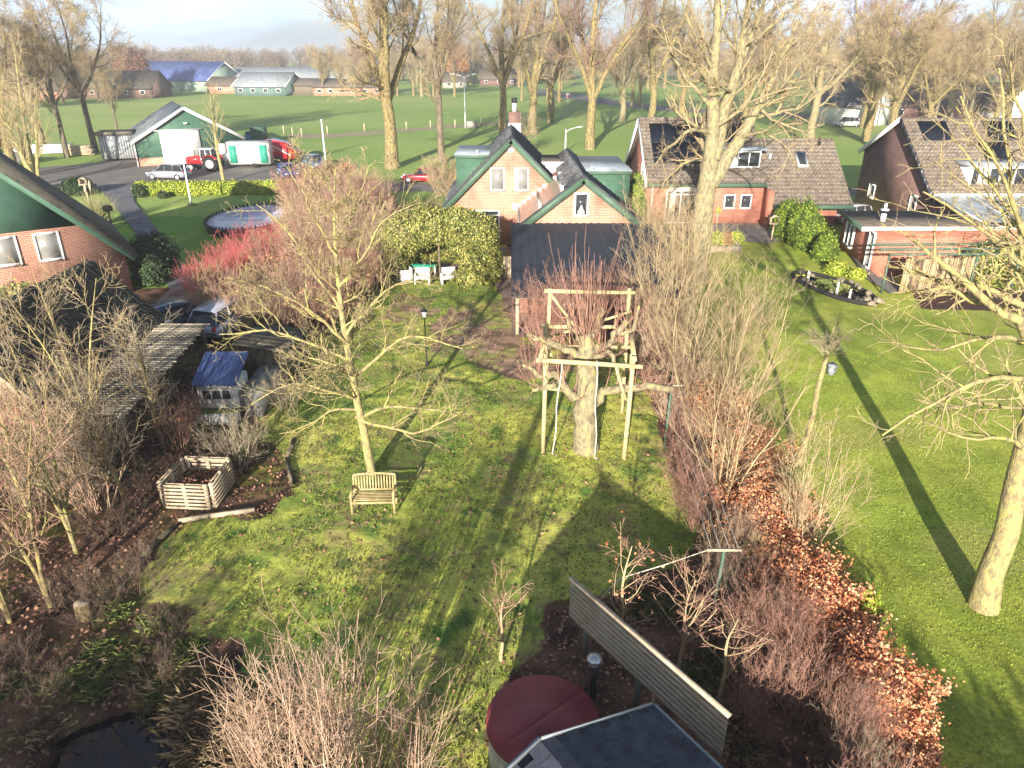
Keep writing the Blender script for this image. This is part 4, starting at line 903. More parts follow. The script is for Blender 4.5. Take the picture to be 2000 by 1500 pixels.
def lamp_post():
    x, y, _ = G(834, 714); t = thing('garden_lamp', 'black garden lamp post with a lantern on the lawn near the bare patch', 'lamp post', (x, y, 0))
    mb = MB(); mb.lathe([(.08, 0), (.08, .1), (.045, .22), (.03, .8), (.025, 2.1), (.05, 2.12), (.02, 2.18)], n=12); part('post', mb, M['black'], t)
    mb = MB(); mb.lathe([(.07, 2.18), (.115, 2.42)], n=6); part('lantern', mb, M['white'], t)
    mb = MB(); mb.lathe([(.15, 2.42), (.13, 2.46), (.05, 2.55), (.012, 2.64)], n=12); part('lantern_cap', mb, M['black'], t)
lamp_post()
def clothes(px, py, ht, lab, sl=0, base=None):
    b = base or G(px, py); t = thing('clothes_post', lab, 'clothes post', b, 0, 'clothes line posts')
    mb = MB(); mb.tube([(0, 0, -.1), (.04, 0, ht)], [.045, .04], 10); part('post', mb, M['green_fascia'], t)
    mb = MB(); mb.box(-.34, .42, -.03, .03, ht, ht+.045); part('crossbar', mb, M['wood_pale'], t); return b
ca = clothes(1297, 875, 2.3, 'green clothes post with a crossbar beside the pollarded tree')
cb = clothes(0, 0, 2.1, 'green clothes post with a crossbar above the plank screen', base=(4.62, 12.6, 0))
for k in range(4):
    o = -.28+k*.2; a = Vector((ca[0]+.04+o, ca[1], 2.34)); b = Vector((cb[0]+.04+o, cb[1], 2.14)); mb = MB()
    mb.tube([a+(b-a)*(i/8)+Vector((0, 0, -.14*math.sin(math.pi*i/8))) for i in range(9)], .0035, 5)
    o_ = thing('clothes_line', 'thin grey washing line strung between the two green clothes posts', 'washing line', tuple(a), 0, 'washing lines'); part('cord', mb, M['galv'], o_, world=True)
o_ = thing('guy_rope', 'pale rope from the clothes post down past the end of the plank screen', 'rope', (4.3, 12.6, 2.1)); mb = MB()
e_ = G(1170, 1172, 1.2); mb.tube([(4.3, 12.6, 2.12), (3.4, 12.6, 1.72), (2.4, 12.5, 1.42), e_], .012, 5); part('cord', mb, M['rope'], o_, world=True)
# climbing frame round the pollard
fr = thing('play_structure', 'rough timber climbing frame of round poles built around the pollarded tree', 'climbing frame', (2.5, 21.8, 0))
def pole(p, q, r=.07, nm='pole', m=None):
    mb = MB(); p, q = Vector(p), Vector(q); mid = (p+q)/2+Vector((R0.uniform(-.03, .03), R0.uniform(-.03, .03), 0)); mb.tube([p, mid, q], [r*1.05, r, r*.92], 9); part(nm, mb, m or M['wood_fresh'], fr, world=True)
LF, RF, LB, RB = GY(1060, 885, 20.4), GY(1218, 900, 20.0), (1.15, 23.3, 0), (4.05, 23.3, 0)
pole((LF[0], 20.4, -.1), (LF[0]+.02, 20.4, 3.55)); pole((RF[0], 20.0, -.1), (RF[0]+.08, 20.1, 3.6), .075)
pole((1.2, 23.3, -.1), (1.3, 23.3, 4.75)); pole((4.05, 23.3, -.1), (4.0, 23.3, 4.75)); pole((4.25, 23.1, -.1), (4.2, 23.1, 3.0))
pole((.75, 20.3, 3.38), (4.0, 19.95, 3.3), .075); pole((1.1, 23.25, 4.68), (4.2, 23.3, 4.6)); pole((.9, 20.3, 3.45), (1.2, 23.3, 3.5)); pole((3.75, 20, 3.5), (4.1, 23.3, 3.5))
pole((1.0, 23.2, 3.4), (4.3, 23.2, 3.4)); pole((1.05, 23.3, 2.6), (4.2, 23.3, 2.6)); pole((1.3, 23.2, 4.6), (2.2, 23.2, 3.4), .05); pole((3.2, 20.2, 3.3), (3.6, 20.1, 2.1), .05)
pole((.8, 20.5, 2.35), (2.3, 20.9, 2.0), .05); pole((1.25, 20.45, 3.3), (1.2, 22.9, 3.2), .06); pole((1.3, 23.25, 3.0), (4.1, 23.25, 3.95), .05)
for (a, b_, lab) in [((1.55, 20.35, 3.4), (1.35, 20.3, .02), 'pale climbing rope hanging from the left of the front beam'), ((2.62, 20.2, 3.4), (2.72, 20.05, .02), 'pale climbing rope hanging in front of the pollard trunk')]:
    o_ = thing('climbing_rope', lab, 'rope', a); mb = MB(); a, b_ = Vector(a), Vector(b_); mb.tube([a+(b_-a)*(i/8)+Vector((.03*math.sin(i*1.3), 0, 0)) for i in range(9)]+[b_+Vector((.12, -.1, 0))], .022, 6); part('rope', mb, M['rope'], o_, world=True)
# arbour furniture
gt = thing('garden_table', 'green garden table on white legs inside the ivy arbour', 'table', (G(835, 530)[0], 40.6, .09))
mb = MB(); mb.box(-.75, .75, -.5, .5, .7, .76); part('tabletop', mb, M['green_bright'], gt)
for sx in (-1, 1):
    for sy in (-1, 1): mb = MB(); mb.box(sx*.65-.04, sx*.65+.04, sy*.42-.04, sy*.42+.04, 0, .7); part('leg', mb, M['white'], gt)
def seat(x, y, w, lab, rz=0):
    t = thing('garden_chair', lab, 'garden chair', (x, y, .09), rz)
    mb = MB(); mb.box(-w/2, w/2, -.3, .3, .3, .42); part('seat', mb, M['white'], t); mb = MB(); mb.box(-w/2, w/2, .22, .3, .42, .85); part('backrest', mb, M['white'], t)
    for s in (-1, 1): mb = MB(); mb.box(s*w/2-.04, s*w/2+.04, -.3, .3, 0, .6); part('armrest', mb, M['white'], t)
seat(G(830, 545)[0], 39.3, .8, 'low white garden seat in front of the green table'); seat(G(880, 545)[0], 39.4, .9, 'wide white garden armchair at the right end of the arbour opening', math.radians(20)); seat(G(798, 545)[0], 39.6, .6, 'narrow white garden chair at the left end of the arbour opening', math.radians(-70))
bi = thing('wooden_gate', 'short wooden gate panel beside the veranda corner', 'gate', G(993, 545)); mb = MB()
for k in range(5): mb.box(-.3+k*.125, -.19+k*.125, -.02, .02, .05, 1.35)
mb.box(-.3, .32, .02, .05, .3, .38); mb.box(-.3, .32, .02, .05, 1.05, 1.13); part('panel', mb, M['wood_pale'], bi)
hs = thing('garden_hose', 'coiled yellow garden hose leaning by the wooden gate panel', 'hose', (G(984, 540)[0], G(984, 540)[1], .1)); mb = MB()
mb.tube([(.0, .25*math.cos(a*.5), .35+.3*math.sin(a*.5)) for a in range(13)], .03, 6); part('coil', mb, mat('yellow', (.6, .5, .06), 3, .5), hs)
for i, (x, y) in enumerate([(G(988, 500)[0], 45.2), (G(1001, 492)[0], 46.5)]):
    w_ = thing('crate', ['wooden storage crate by the back door under the arbour shade', 'small dark bin against the house wall beside the storage crate'][i], 'crate', (x, y, .09)); mb = MB(); mb.box(-.35, .3, -.25, .25, 0, .5)
    for k in range(4): mb.box(-.36, .31, -.27, -.25, .04+k*.12, .13+k*.12)
    part('body', mb, [M['wood_pale'], M['black']][i], w_); mb = MB(); mb.box(-.37, .32, -.28, .28, .505, .53); part('lid', mb, [M['wood_grey'], M['black']][i], w_)
# birdhouse + small tree handled later. Trampoline
tp = thing('covered_pool', 'large oval pool under a lavender-blue cover with a dark rim behind the red dogwood', 'pool', (-20.3, 55.6, 0))
def sc2(mb, a, b): mb.V = [(x*a, y*b, z) for x, y, z in mb.V]; return mb
mb = MB(); mb.lathe([(.97, 0), (.98, .5), (1.0, .55), (.94, .56), (.93, .1)], n=48); part('pool_wall', sc2(mb, 3.1, 5.0), M['black'], tp)
mb = MB(); mb.lathe([(.01, .38), (.5, .42), (.94, .54), (.94, .5)], n=48); part('cover', sc2(mb, 3.1, 5.0), mat('pool_cover', [(.3, .32, .5), (.42, .44, .62), (.5, .5, .66)], .8, .3, spec=.6, bump=.3, bscale=1.5), tp, smooth=True)
mb = MB()
for k in range(70): a_ = 2*math.pi*k/70; x, y = 3.05*math.cos(a_), 4.93*math.sin(a_); mb.box(x-.05, x+.05, y-.05, y+.05, .56, .74)
part('rim_clip', mb, M['black'], tp)
mb = MB(); mb.beam((-2.7, -1.2, .5), (2.7, -1.2, .5), .04, .03); part('seam', mb, M['black'], tp)
def flagpole(p, top, lab):
    t = thing('flagpole', lab, 'flagpole', p); mb = MB(); mb.tube([(0, 0, 0), (0, 0, top*.5), (0, 0, top)], [.09, .075, .05], 12); part('pole', mb, M['white'], t)
    mb = MB(); mb.lathe([(.03, 0), (.1, .06), (.1, .12), (.03, .17)], (0, 0, top), 10); part('finial', mb, M['white'], t); mb = MB(); mb.lathe([(.4, .06), (.4, .12), (.25, .14)], n=14); part('base', mb, M['stone'], t)
flagpole(G(374, 401), GY(362, 318, G(374, 401)[1])[2], 'white flagpole with a stone foot on the front lawn by the clipped hedge')
p_ = G(651, 400); p_ = (GY(650, 372, 68)[0], 66.5, 0); flagpole(p_, GY(640, 237, 66.5)[2], 'taller white flagpole rising out of the shrubs behind the trampoline')
def streetlight(p, h, lab, arms):
    t = thing('street_lamp', lab, 'street lamp', p); mb = MB(); mb.tube([(0, 0, 0), (0, 0, 1.2), (0, 0, h)], [.13, .1, .07], 10); part('pole', mb, M['galv'], t)
    for a in arms:
        mb = MB(); mb.tube([(0, 0, h-.4), (a*.6, 0, h), (a*1.5, 0, h+.25)], .05, 6); part('arm', mb, M['galv'], t); mb = MB(); mb.beam((a*1.4, 0, h+.2), (a*2.2, 0, h+.32), .28, .13); part('lamp_head', mb, M['galv'], t)
p = G(909, 250); streetlight(p, GY(909, 148, p[1])[2], 'tall grey street lamp with two arms standing in the meadow', (-1, 1))
p = G(1104, 298, 0); streetlight(p, GY(1104, 252, p[1])[2], 'short grey street lamp with one arm behind the twin-gabled house', (1,))
bx_ = thing('utility_box', 'small pale utility box beside the two-armed street lamp', 'utility box', G(921, 250)); mb = MB(); mb.box(-.8, 1.0, -.4, .4, 0, 1.0); mb.prism([(-.85, 1.0), (1.05, 1.0), (1.05, 1.08), (-.85, 1.15)], -.45, .45); part('cabinet', mb, M['concrete'], bx_)
# fence posts in the meadow
src = None
posts = [(712, 257), (794, 253), (841, 251), (889, 249), (939, 246), (985, 243), (640, 263), (590, 268), (555, 262), (572, 266), (1237, 212), (1253, 215)]
for i, (a, b) in enumerate(posts):
    if src is None:
        src = thing('fence_post', 'short pale wooden fence post along the meadow track', 'fence post', G(a, b), 0, 'meadow fence posts'); mb = MB(); mb.tube([(0, 0, 0), (0, 0, 1.35)], [.11, .1], 8); part('post', mb, M['wood_pale'], src)
    else: c = copy_tree(src); c.location = G(a, b)
# bird tables and topiary ball on stem by the path
def birdtable(p, lab, m, top):
    t = thing('bird_table', lab, 'bird table', p); mb = MB(); mb.tube([(0, 0, 0), (.03, 0, top)], [.06, .05], 8); part('post', mb, m, t)
    mb = MB(); mb.box(-.32, .32, -.28, .28, top, top+.05); mb.box(-.3, -.26, -.26, .26, top+.05, top+.4); mb.box(.26, .3, -.26, .26, top+.05, top+.4); part('box', mb, m, t)
    mb = MB(); mb.prism([(-.42, top+.38), (0, top+.62), (.42, top+.38), (0, top+.56)], -.34, .34); part('roof', mb, m, t)
birdtable(G(176, 405), 'wooden bird table on a tall post beside the pampas grass', M['wood_pale'], 1.9)
birdtable(G(1506, 470), 'small wooden bird table on splayed legs on the red brick house terrace', M['wood_pale'], 1.2)
t = thing('mailbox_post', 'dark round-topped nesting basket on a stem at the edge of the paved path', 'nesting basket', G(222, 458)); mb = MB(); mb.tube([(0, 0, 0), (0, 0, 1.7)], [.07, .06], 8); part('post', mb, M['bark_dark'], t); mb = MB(); mb.lathe([(.1, 1.65), (.3, 1.72), (.36, 1.9), (.28, 2.08), (.05, 2.14)], n=14); part('basket', mb, M['bark_dark'], t)
mb = None
# planters
def planter(p, lab, leafm, r=.28, h=.5, n=500, z0=.09, m=None):
    t = thing('planter', lab, 'planter', (p[0], p[1], z0)); mb = MB(); mb.lathe([(r*.65, 0), (r, h), (r*.9, h)], n=14); part('pot', mb, m or M['stone'], t)
    rng = np.random.default_rng(int(abs(p[0])*10)); link('foliage', mesh_np('foliage', *blob_leaves([(0, 0, h+.2, r*1.2, r*1.2, .35)], n, .07, rng), leafm), t)
planter(G(1398, 437), 'tall grey planter with a green plant against the red brick wall', M['laurel'], h=.75)
t = thing('raised_bed', 'low walled bed with yellow and dark red plants in front of the thick forked tree', 'raised bed', G(1408, 495)); mb = MB()
bc = G(1410, 492); x0_ = G(1370, 494)[0]; x1_ = G(1450, 494)[0]
mb.box(x0_, x1_, bc[1]-.15, bc[1]+.05, 0, .42); mb.box(x0_, x0_+.2, bc[1]+.05, bc[1]+1.9, 0, .42); mb.box(x1_-.2, x1_, bc[1]+.05, bc[1]+1.9, 0, .42); part('wall', mb, M['stone'], t, world=True)
rng = np.random.default_rng(8)
for k, (px, mm, nm) in enumerate([(1384, 'laurel', 'plant'), (1416, 'beech', 'plant'), (1436, 'laurel', 'plant'), (1402, 'laurel', 'plant')]):
    q = G(px, 482); V, F = blob_leaves([(q[0]-t.location[0], q[1]-t.location[1], .5, .5, .6, .55)], 900, .06, rng); link(nm, mesh_np(nm, V, F, M['oakleaf'] if mm == 'beech' else M[mm]), t)
# garden pond on the neighbour's lawn
cx, cy = GP; ca_, sa_ = math.cos(GPA), math.sin(GPA)
E = lambda u, v: (cx+u*ca_-v*sa_, cy+u*sa_+v*ca_)
sheet('garden_pond_water', [E(3.0*math.cos(a), 1.2*math.sin(a)) for a in np.linspace(0, 2*math.pi, 40)[:-1]], -.06, M['water'])
rim = thing('pond_liner', 'black rubber rim around the leaf-shaped garden pond on the right lawn', 'pond rim', (cx, cy, 0)); mb = MB()
pr = [(*E(3.05*math.cos(a), 1.22*math.sin(a)), .09) for a in np.linspace(0, 2*math.pi, 41)]; mb.tube(pr, .13, 6, cap=False); part('rubber_edge', mb, M['rubber'], rim, world=True)
rng = np.random.default_rng(12)
stones0 = None
for k in range(34):
    a = rng.uniform(-.6, 3.4) if k < 24 else rng.uniform(3.6, 5.4); rr = rng.uniform(.78, 1.15) if k < 24 else .82
    x, y = E(2.95*rr*math.cos(a), 1.15*rr*math.sin(a)+(.15 if k < 24 else 0))
    if stones0 is None:
        stones0 = thing('pond_stone', 'rounded tan stone lying on the edge of the garden pond', 'stone', (x, y, .04), 0, 'stones round the garden pond')
        mb = MB(); mb.lathe([(.05, 0), (.2, .05), (.24, .14), (.16, .25), (.04, .28)], n=9); mb.V = [(vx*(1+.12*math.sin(vy*30)), vy*.8, vz*(1+.2*math.sin(vx*25))) for vx, vy, vz in mb.V]; part('stone', mb, M['stone'], stones0); c = stones0
    else: c = copy_tree(stones0); c.location = (x, y, rng.uniform(-.05, .1))
    c.rotation_euler = (0, 0, rng.uniform(0, 6)); s = rng.uniform(.45, 1.1); c.scale = (s, s*.9, s)
for k, (u, v, h) in enumerate([(-2.3, .2, .45), (.5, -.1, .6), (1.7, -.3, .55)]):
    x, y = E(u, v); t = thing('pond_figure', ['small pale spout figure at the left end of the garden pond', 'slim pale fountain figure in the middle of the garden pond', 'pale heron figure near the right end of the garden pond'][k], 'pond ornament', (x, y, -.05)); mb = MB(); mb.lathe([(.1, 0), (.07, .1), (.05, h*.5), (.09, h*.7), (.04, h*.85), (.07, h*.95), (.02, h)], n=10); part('figure', mb, M['white_worn'], t)
for k, (u, v) in enumerate([(-.9, .45), (.1, .1), (-.2, .75)]):
    x, y = E(u, v); t = thing('pond_plant', ['clump of yellowing marsh grass left of centre in the garden pond', 'small yellow marsh clump in the middle of the garden pond', 'marsh clump near the far rim of the garden pond'][k], 'plant', (x, y, -.05)); r_ = np.random.default_rng(k); C = r_.normal(size=(500, 3))*np.array([.2, .2, 0]); link('leaves', mesh_np('leaves', *blades(C, .22, .012, r_, 1.2), M['sedge']), t)
# ---------------------------------------------------------------- vehicles
def car(name, label, loc, rz, paint, L=4.3, Wd=1.75, Ht=1.45, suv=0):
    t = thing(name, label, 'car', loc, rz)     # x forward
    h = L/2
    prof = [(-h, .42, .62, .80), (-h+.08, .3, .8, .92), (-h+.5, .24, .86, .97), (-.9, .2, .9, 1.0), (.5, .2, .88, 1.0), (h-1.1, .22, .84, .99), (h-.45, .26, .74, .94), (h-.08, .32, .62, .82), (h, .42, .55, .7)]
    sc_ = Ht/1.45; V = []; n = 10
    for x, zb, zt, wf in prof:
        w = Wd/2*wf; zb *= sc_; zt *= sc_
        ring = [(-w*.9, zb), (-w, zb+.12), (-w*1.0, zt-.18), (-w*.95, zt-.05), (-w*.82, zt), (w*.82, zt), (w*.95, zt-.05), (w*1.0, zt-.18), (w, zb+.12), (w*.9, zb)]
        V += [(x, a, b) for a, b in ring]
    F = [(i*n+k, (i+1)*n+k, (i+1)*n+(k+1) % n, i*n+(k+1) % n) for i in range(len(prof)-1) for k in range(n)]+[tuple(range(n)), tuple(range((len(prof)-1)*n, len(prof)*n))[::-1]]
    mb = MB(); mb.add(V, F); part('body', mb, paint, t, smooth=True)
    zt = .86*sc_; w0, w1 = Wd/2*.86, Wd/2*.68
    cab = [(-h+.12+.1*suv, zt), (-h+.5, Ht-.06), (-.2, Ht), (.35, Ht-.03), (h-1.25, zt)]
    V = [(x, s*(w0 if i in (0, 4) else w1), z) for s in (-1, 1) for i, (x, z) in enumerate(cab)]
    mb = MB(); mb.add(V, [(0, 1, 6, 5), (1, 2, 7, 6), (2, 3, 8, 7), (3, 4, 9, 8), (4, 3, 2, 1, 0), (5, 6, 7, 8, 9)]); part('windows', mb, M['glass'], t)
    V = [(x, s*(w1-.0), z) for z in (0, .045) for x, zz in ((-h+.45, Ht-.065), (-.2, Ht+.003), (.4, Ht-.025)) for s in (-1, 1) for z in [zz+z]]
    mb = MB(); mb.prism([(-h+.42, Ht-.075), (-.2, Ht+.004), (.4, Ht-.03), (.38, Ht-.0), (-.2, Ht+.04), (-h+.46, Ht-.03)], -w1-.01, w1+.01); part('roof', mb, paint, t)
    for s in (-1, 1):
        for (xa, za), (xb, zb) in [(cab[0], cab[1]), (cab[3], cab[4])]: mb = MB(); mb.beam((xa, s*(w0+.005), za), (xb, s*(w1+.005), zb), .05, .06); part('pillar', mb, paint, t)
        for xx in (-h+1.25, -.05): mb = MB(); mb.beam((xx, s*(w0+.004), zt), (xx, s*(w1+.01), Ht-.03), .03, .07); part('pillar', mb, paint, t)
    for sx in (-1, 1):
        for sy in (-1, 1):
            x = sx*(h-.8); y = sy*(Wd/2-.1); mb = MB(); mb.tube([(x, y-.1, .32), (x, y+.1, .32)], .32, 18); o = part('wheel', mb, M['rubber'], t)
            mb = MB(); mb.tube([(x, y+sy*.1, .32), (x, y+sy*.115, .32)], .2, 14); part('rim', mb, M['galv'], o)
    for s in (-1, 1):
        mb = MB(); mb.obb((h-.14, s*Wd*.33, .62*sc_), (1, 0, 0), (0, 1, 0), (0, 0, 1), .1, .16, .07); part('headlight', mb, M['galv'], t)
        mb = MB(); mb.obb((-h+.05, s*Wd*.38, .72*sc_), (1, 0, 0), (0, 1, 0), (0, 0, 1), .06, .08, .1); part('tail_light', mb, M['red_paint'], t)
    return t
cp0 = lambda n, c: mat(n, c, 1, .3, metal=.3, coat=.6)
g = G(332, 350); car('parked_car', 'silver hatchback parked sideways on the yard behind the clipped hedge', (g[0], g[1], .02), math.radians(172), cp0('silver', (.28, .31, .35)), 4.4, 1.75, 1.55)
g = G(558, 349); car('parked_car', 'bright blue coupe facing the camera at the right end of the yard', (g[0], g[1]+1.2, .02), math.radians(-62), cp0('blue', (.02, .06, .25)), 4.1, 1.75, 1.32)
g = G(608, 332); car('parked_car', 'light blue car half hidden by shrubs beyond the blue coupe', (g[0], g[1]+1.5, .02), math.radians(-50), cp0('bluelight', (.1, .2, .36)), 4.2)
g = G(828, 356); car('parked_car', 'dark red car seen over the hedge left of the twin-gabled house', (g[0], g[1], .02), math.radians(176), cp0('car_red', (.28, .02, .03)), 4.5, 1.75, 1.4)
car('parked_car', 'dark blue car parked beyond the slatted pergola', (-15.6, 31.4, .12), math.radians(60), cp0('navy', (.03, .045, .09)), 4.2)
car('parked_car', 'pale lavender-silver car parked between the pergola and the red dogwood', (-13.4, 31.9, .12), math.radians(75), cp0('lav', (.42, .45, .55)), 4.2)
car('parked_car', 'grey hatchback parked between the red brick house and the garage', (26.8, 55.4, .05), math.radians(15), cp0('greycar', (.42, .42, .44)), 4.1)
g = G(1652, 248); car('parked_car', 'white SUV parked far away in front of the white barn', (g[0], g[1], .02), math.radians(186), cp0('carwhite', (.7, .7, .7)), 4.5, 1.85, 1.68, 1)
def tractor():
    g = G(402, 335); t = thing('tractor', 'red and grey farm tractor in front of the green barn', 'tractor', (g[0], g[1]+.8, .02), math.radians(176))
    rp_ = M['red_paint']; mb = MB(); mb.prism([(.35, .75), (2.2, .75), (2.25, 1.35), (2.05, 1.5), (.35, 1.6)], -.36, .36); part('hood', mb, rp_, t)
    mb = MB(); mb.box(2.25, 2.3, -.3, .3, .8, 1.3); part('grille', mb, M['black'], t)
    mb = MB(); mb.box(-1.2, 2.1, -.22, .22, .5, .78); mb.box(1.45, 1.65, -.75, .75, .4, .55); part('chassis', mb, M['black'], t)
    mb = MB(); mb.box(-.95, .4, -.62, .62, .9, 1.35); part('cab_base', mb, M['galv'], t)
    mb = MB(); mb.prism([(-.95, 1.35), (.4, 1.35), (.3, 2.3), (-.85, 2.3)], -.6, .6); part('cab_glass', mb, M['glass'], t)
    for s in (-1, 1):
        for a, b in [((-.95, 1.35), (-.85, 2.3)), ((.4, 1.35), (.3, 2.3)), ((-.25, 1.35), (-.25, 2.3))]: mb = MB(); mb.beam((a[0], s*.61, a[1]), (b[0], s*.61, b[1]), .06, .07); part('cab_pillar', mb, M['galv'], t)
    mb = MB(); mb.box(-.98, .42, -.68, .68, 2.3, 2.42); part('cab_roof', mb, M['galv'], t)
    for s in (-1, 1):
        for x, r, w, nm in ((-.75, .78, .2, 'rear_wheel'), (1.55, .42, .12, 'front_wheel')):
            mb = MB(); mb.tube([(x, s*.85-w, r), (x, s*.85+w, r)], r, 22)
            if r > .5:
                for k in range(18): a = 2*math.pi*k/18; mb.obb((x+(r+.02)*math.cos(a), s*.85, r+(r+.02)*math.sin(a)), (math.cos(a), 0, math.sin(a)), (0, 1, 0), (-math.sin(a), 0, math.cos(a)), .03, w, .03)
            o = part(nm, mb, M['rubber'], t); mb = MB(); mb.tube([(x, s*(.85+w), r), (x, s*(.86+w), r)], r*.6, 16); part('rim', mb, M['galv'], o)
        mb = MB(); mb.V = []; pts = [(-.75+.95*math.cos(a), .78+.95*math.sin(a)) for a in np.linspace(.3, 2.6, 9)]
        for a, b in zip(pts[:-1], pts[1:]): mb.beam((a[0], s*.85, a[1]), (b[0], s*.85, b[1]), .5, .04)
        part('mudguard', mb, rp_, t)
    mb = MB(); mb.cyl((1.2, .15, 1.5), .05, .7, 8); part('exhaust', mb, M['black'], t)
tractor()
g = G(488, 328); tr = thing('trailer', 'white market trailer with green shutters parked beside the tractor', 'trailer', (g[0], g[1]+1, .02), math.radians(4))
mb = MB(); mb.box(-2.3, 2.3, -1.05, 1.05, .4, 2.75); part('body', mb, M['white_worn'], tr); mb = MB(); mb.prism([(-2.4, 2.76), (2.4, 2.76), (2.3, 2.86), (-2.3, 2.86)], -1.12, 1.12); part('roof', mb, M['corr_grey'], tr)
for x in (-1.7, 1.75): mb = MB(); mb.box(x-.42, x+.42, -1.09, -1.055, .5, 2.5); part('shutter', mb, M['green_bright'], tr)
mb = MB(); mb.box(-1.2, 1.25, -1.085, -1.055, .5, 2.55); part('sales_hatch', mb, M['white'], tr)
for s in (-1, 1): mb = MB(); mb.tube([(.6, s*.95-.1, .33), (.6, s*.95+.1, .33)], .33, 16); part('wheel', mb, M['rubber'], tr)
mb = MB(); mb.beam((-2.3, 0, .5), (-3.5, 0, .5), .08, .1); mb.box(-3.1, -2.4, -.5, .5, .55, 1.5); part('drawbar_box', mb, M['white'], tr)
for i, (px, py, w, h, m, lab) in enumerate([(493, 279, 1.3, 1.5, 'solar', 'blue fuel tank standing behind the market trailer'), (508, 279, 1.9, 2.1, 'green_board', 'dark green storage tank beside the blue fuel tank')]):
    t = thing('storage_tank', lab, 'tank', G(px, py)); mb = MB(); mb.box(-w/2, w/2, -w/2, w/2, .1, h)
    for k in range(4): mb.box(-w/2-.03, w/2+.03, -w/2-.03, -w/2-.005, .3+k*h*.22, .4+k*h*.22)
    part('tank', mb, mat('tankblue', (.03, .16, .3), 2, .5) if i == 0 else M['green_board'], t); mb = MB(); mb.box(-w/2-.06, w/2+.06, -w/2-.06, w/2+.06, h+.005, h+.1); part('lid', mb, M['green_board'], t)
g = G(545, 322); t = thing('farm_implement', 'bright red tipping wagon standing behind the market trailer', 'farm wagon', (g[0], g[1]+2, 0), math.radians(-20))
mb = MB(); mb.prism([(-1.8, .6), (1.9, .6), (2.1, 1.3), (.6, 2.3), (-1.6, 2.7)], -1.0, 1.0); part('hopper', mb, M['red_paint'], t); mb = MB(); mb.tube([(0, -1.1, .45), (0, 1.1, .45)], .45, 16); part('wheel', mb, M['rubber'], t)
mb = MB(); mb.beam((-1.7, -1.03, 2.5), (1.9, -1.03, 1.0), .04, .12); part('stripe', mb, M['white'], t)
# scrap and timber stacks left of the cabin
for i, (px, py, w, m, lab) in enumerate([(90, 300, 7, 'galv', 'long stack of grey sheet metal under the oaks at the far left'), (160, 303, 3, 'wood_pale', 'pale timber stack beside the grey site cabin'), (20, 318, 4, 'wood_grey', 'heap of grey boards at the left edge of the yard')]):
    t = thing('stack', lab, 'stack', G(px, py), math.radians(6)); mb = MB()
    for k in range(8): mb.box(-w/2+R0.uniform(-.3, .3), w/2+R0.uniform(-.3, .3), -.6+R0.uniform(-.1, .1), .6, .1+k*.14, .22+k*.14)
    part('board', mb, M[m], t)
t = thing('picket_fence', 'short pale picket fence at the left of the drive', 'fence', G(110, 385)); a = G(82, 385); b = G(135, 372); mb = MB()
for k in range(22): x = a[0]+(b[0]-a[0])*k/21; y = a[1]+(b[1]-a[1])*k/21; mb.box(x-.05, x+.05, y-.02, y+.02, 0, .9)
part('picket', mb, M['wood_grey'], t, world=True); mb = MB(); mb.beam((a[0], a[1]+.05, .3), (b[0], b[1]+.05, .3), .05, .08); mb.beam((a[0], a[1]+.05, .7), (b[0], b[1]+.05, .7), .05, .08); part('rail', mb, M['wood_grey'], t, world=True)
# ---------------------------------------------------------------- far buildings
def farm(label, px, py, Lx, D, eave, ridge, wallm, roofm, rz=0, name='farm_building', wins=0, axis='x', cat='farm building', white=False):
    g = G(px, py); t = thing(name, label, cat, g, math.radians(rz))
    if axis == 'x':
        poly = [(0, -.3), (D, -.3), (D, eave), (D/2, ridge), (0, eave)]; mb = MB(); mb.prism(poly, -Lx/2, Lx/2, 'x'); part('wall', mb, wallm, t)
        mb = MB(); s = (ridge-eave)/(D/2); mb.prism([(-.7, eave-.7*s+.02), (D/2, ridge+.02), (D+.7, eave-.7*s+.02), (D+.7, eave-.7*s+.25), (D/2, ridge+.3), (-.7, eave-.7*s+.25)], -Lx/2-.5, Lx/2+.5, 'x'); part('roof', mb, roofm, t)
        if white:
            for e in (-1, 1):
                mb = MB(); x = e*(Lx/2+.56); mb.beam((x, -.75, eave-.7*s+.1), (x, D/2, ridge+.12), .08, .4); mb.beam((x, D+.75, eave-.7*s+.1), (x, D/2, ridge+.12), .08, .4); part('verge_board', mb, M['white'], t)
    else:
        poly = [(-Lx/2, -.3), (Lx/2, -.3), (Lx/2, eave), (0, ridge), (-Lx/2, eave)]; mb = MB(); mb.prism(poly, 0, D); part('wall', mb, wallm, t)
        s = (ridge-eave)/(Lx/2); mb = MB(); mb.prism([(-Lx/2-.6, eave-.6*s), (0, ridge), (Lx/2+.6, eave-.6*s), (Lx/2+.6, eave-.6*s+.25), (0, ridge+.3), (-Lx/2-.6, eave-.6*s+.25)], -.4, D+.4); part('roof', mb, roofm, t)
        mb = MB(); mb.beam((-Lx/2-.65, -.46, eave-.6*s), (0, -.46, ridge+.1), .08, .5); mb.beam((Lx/2+.65, -.46, eave-.6*s), (0, -.46, ridge+.1), .08, .5); part('verge_board', mb, M['white'], t)
    for k in range(wins):
        x = -Lx/2+(k+.5)*Lx/wins; mb = MB(); w = .75
        mb.box(x-w, x+w, -.1, -.03, eave*.35, eave*.75); o = part('window', mb, M['white'], t); mb = MB(); mb.box(x-w+.15, x+w-.15, -.13, -.105, eave*.35+.12, eave*.75-.12); part('pane', mb, M['glass'], o)
    return t
wg = mat('wall_green_pale', (.28, .38, .3), .5, .8)
b = farm('large farm barn with blue solar panels over its roof in the far left distance', 335, 178, 30, 22, 3.6, 9.2, wg, mat('solar_roof', [(.05, .08, .2), (.07, .1, .26), (.12, .16, .3)], .4, .35, spec=.5), -14, white=True)
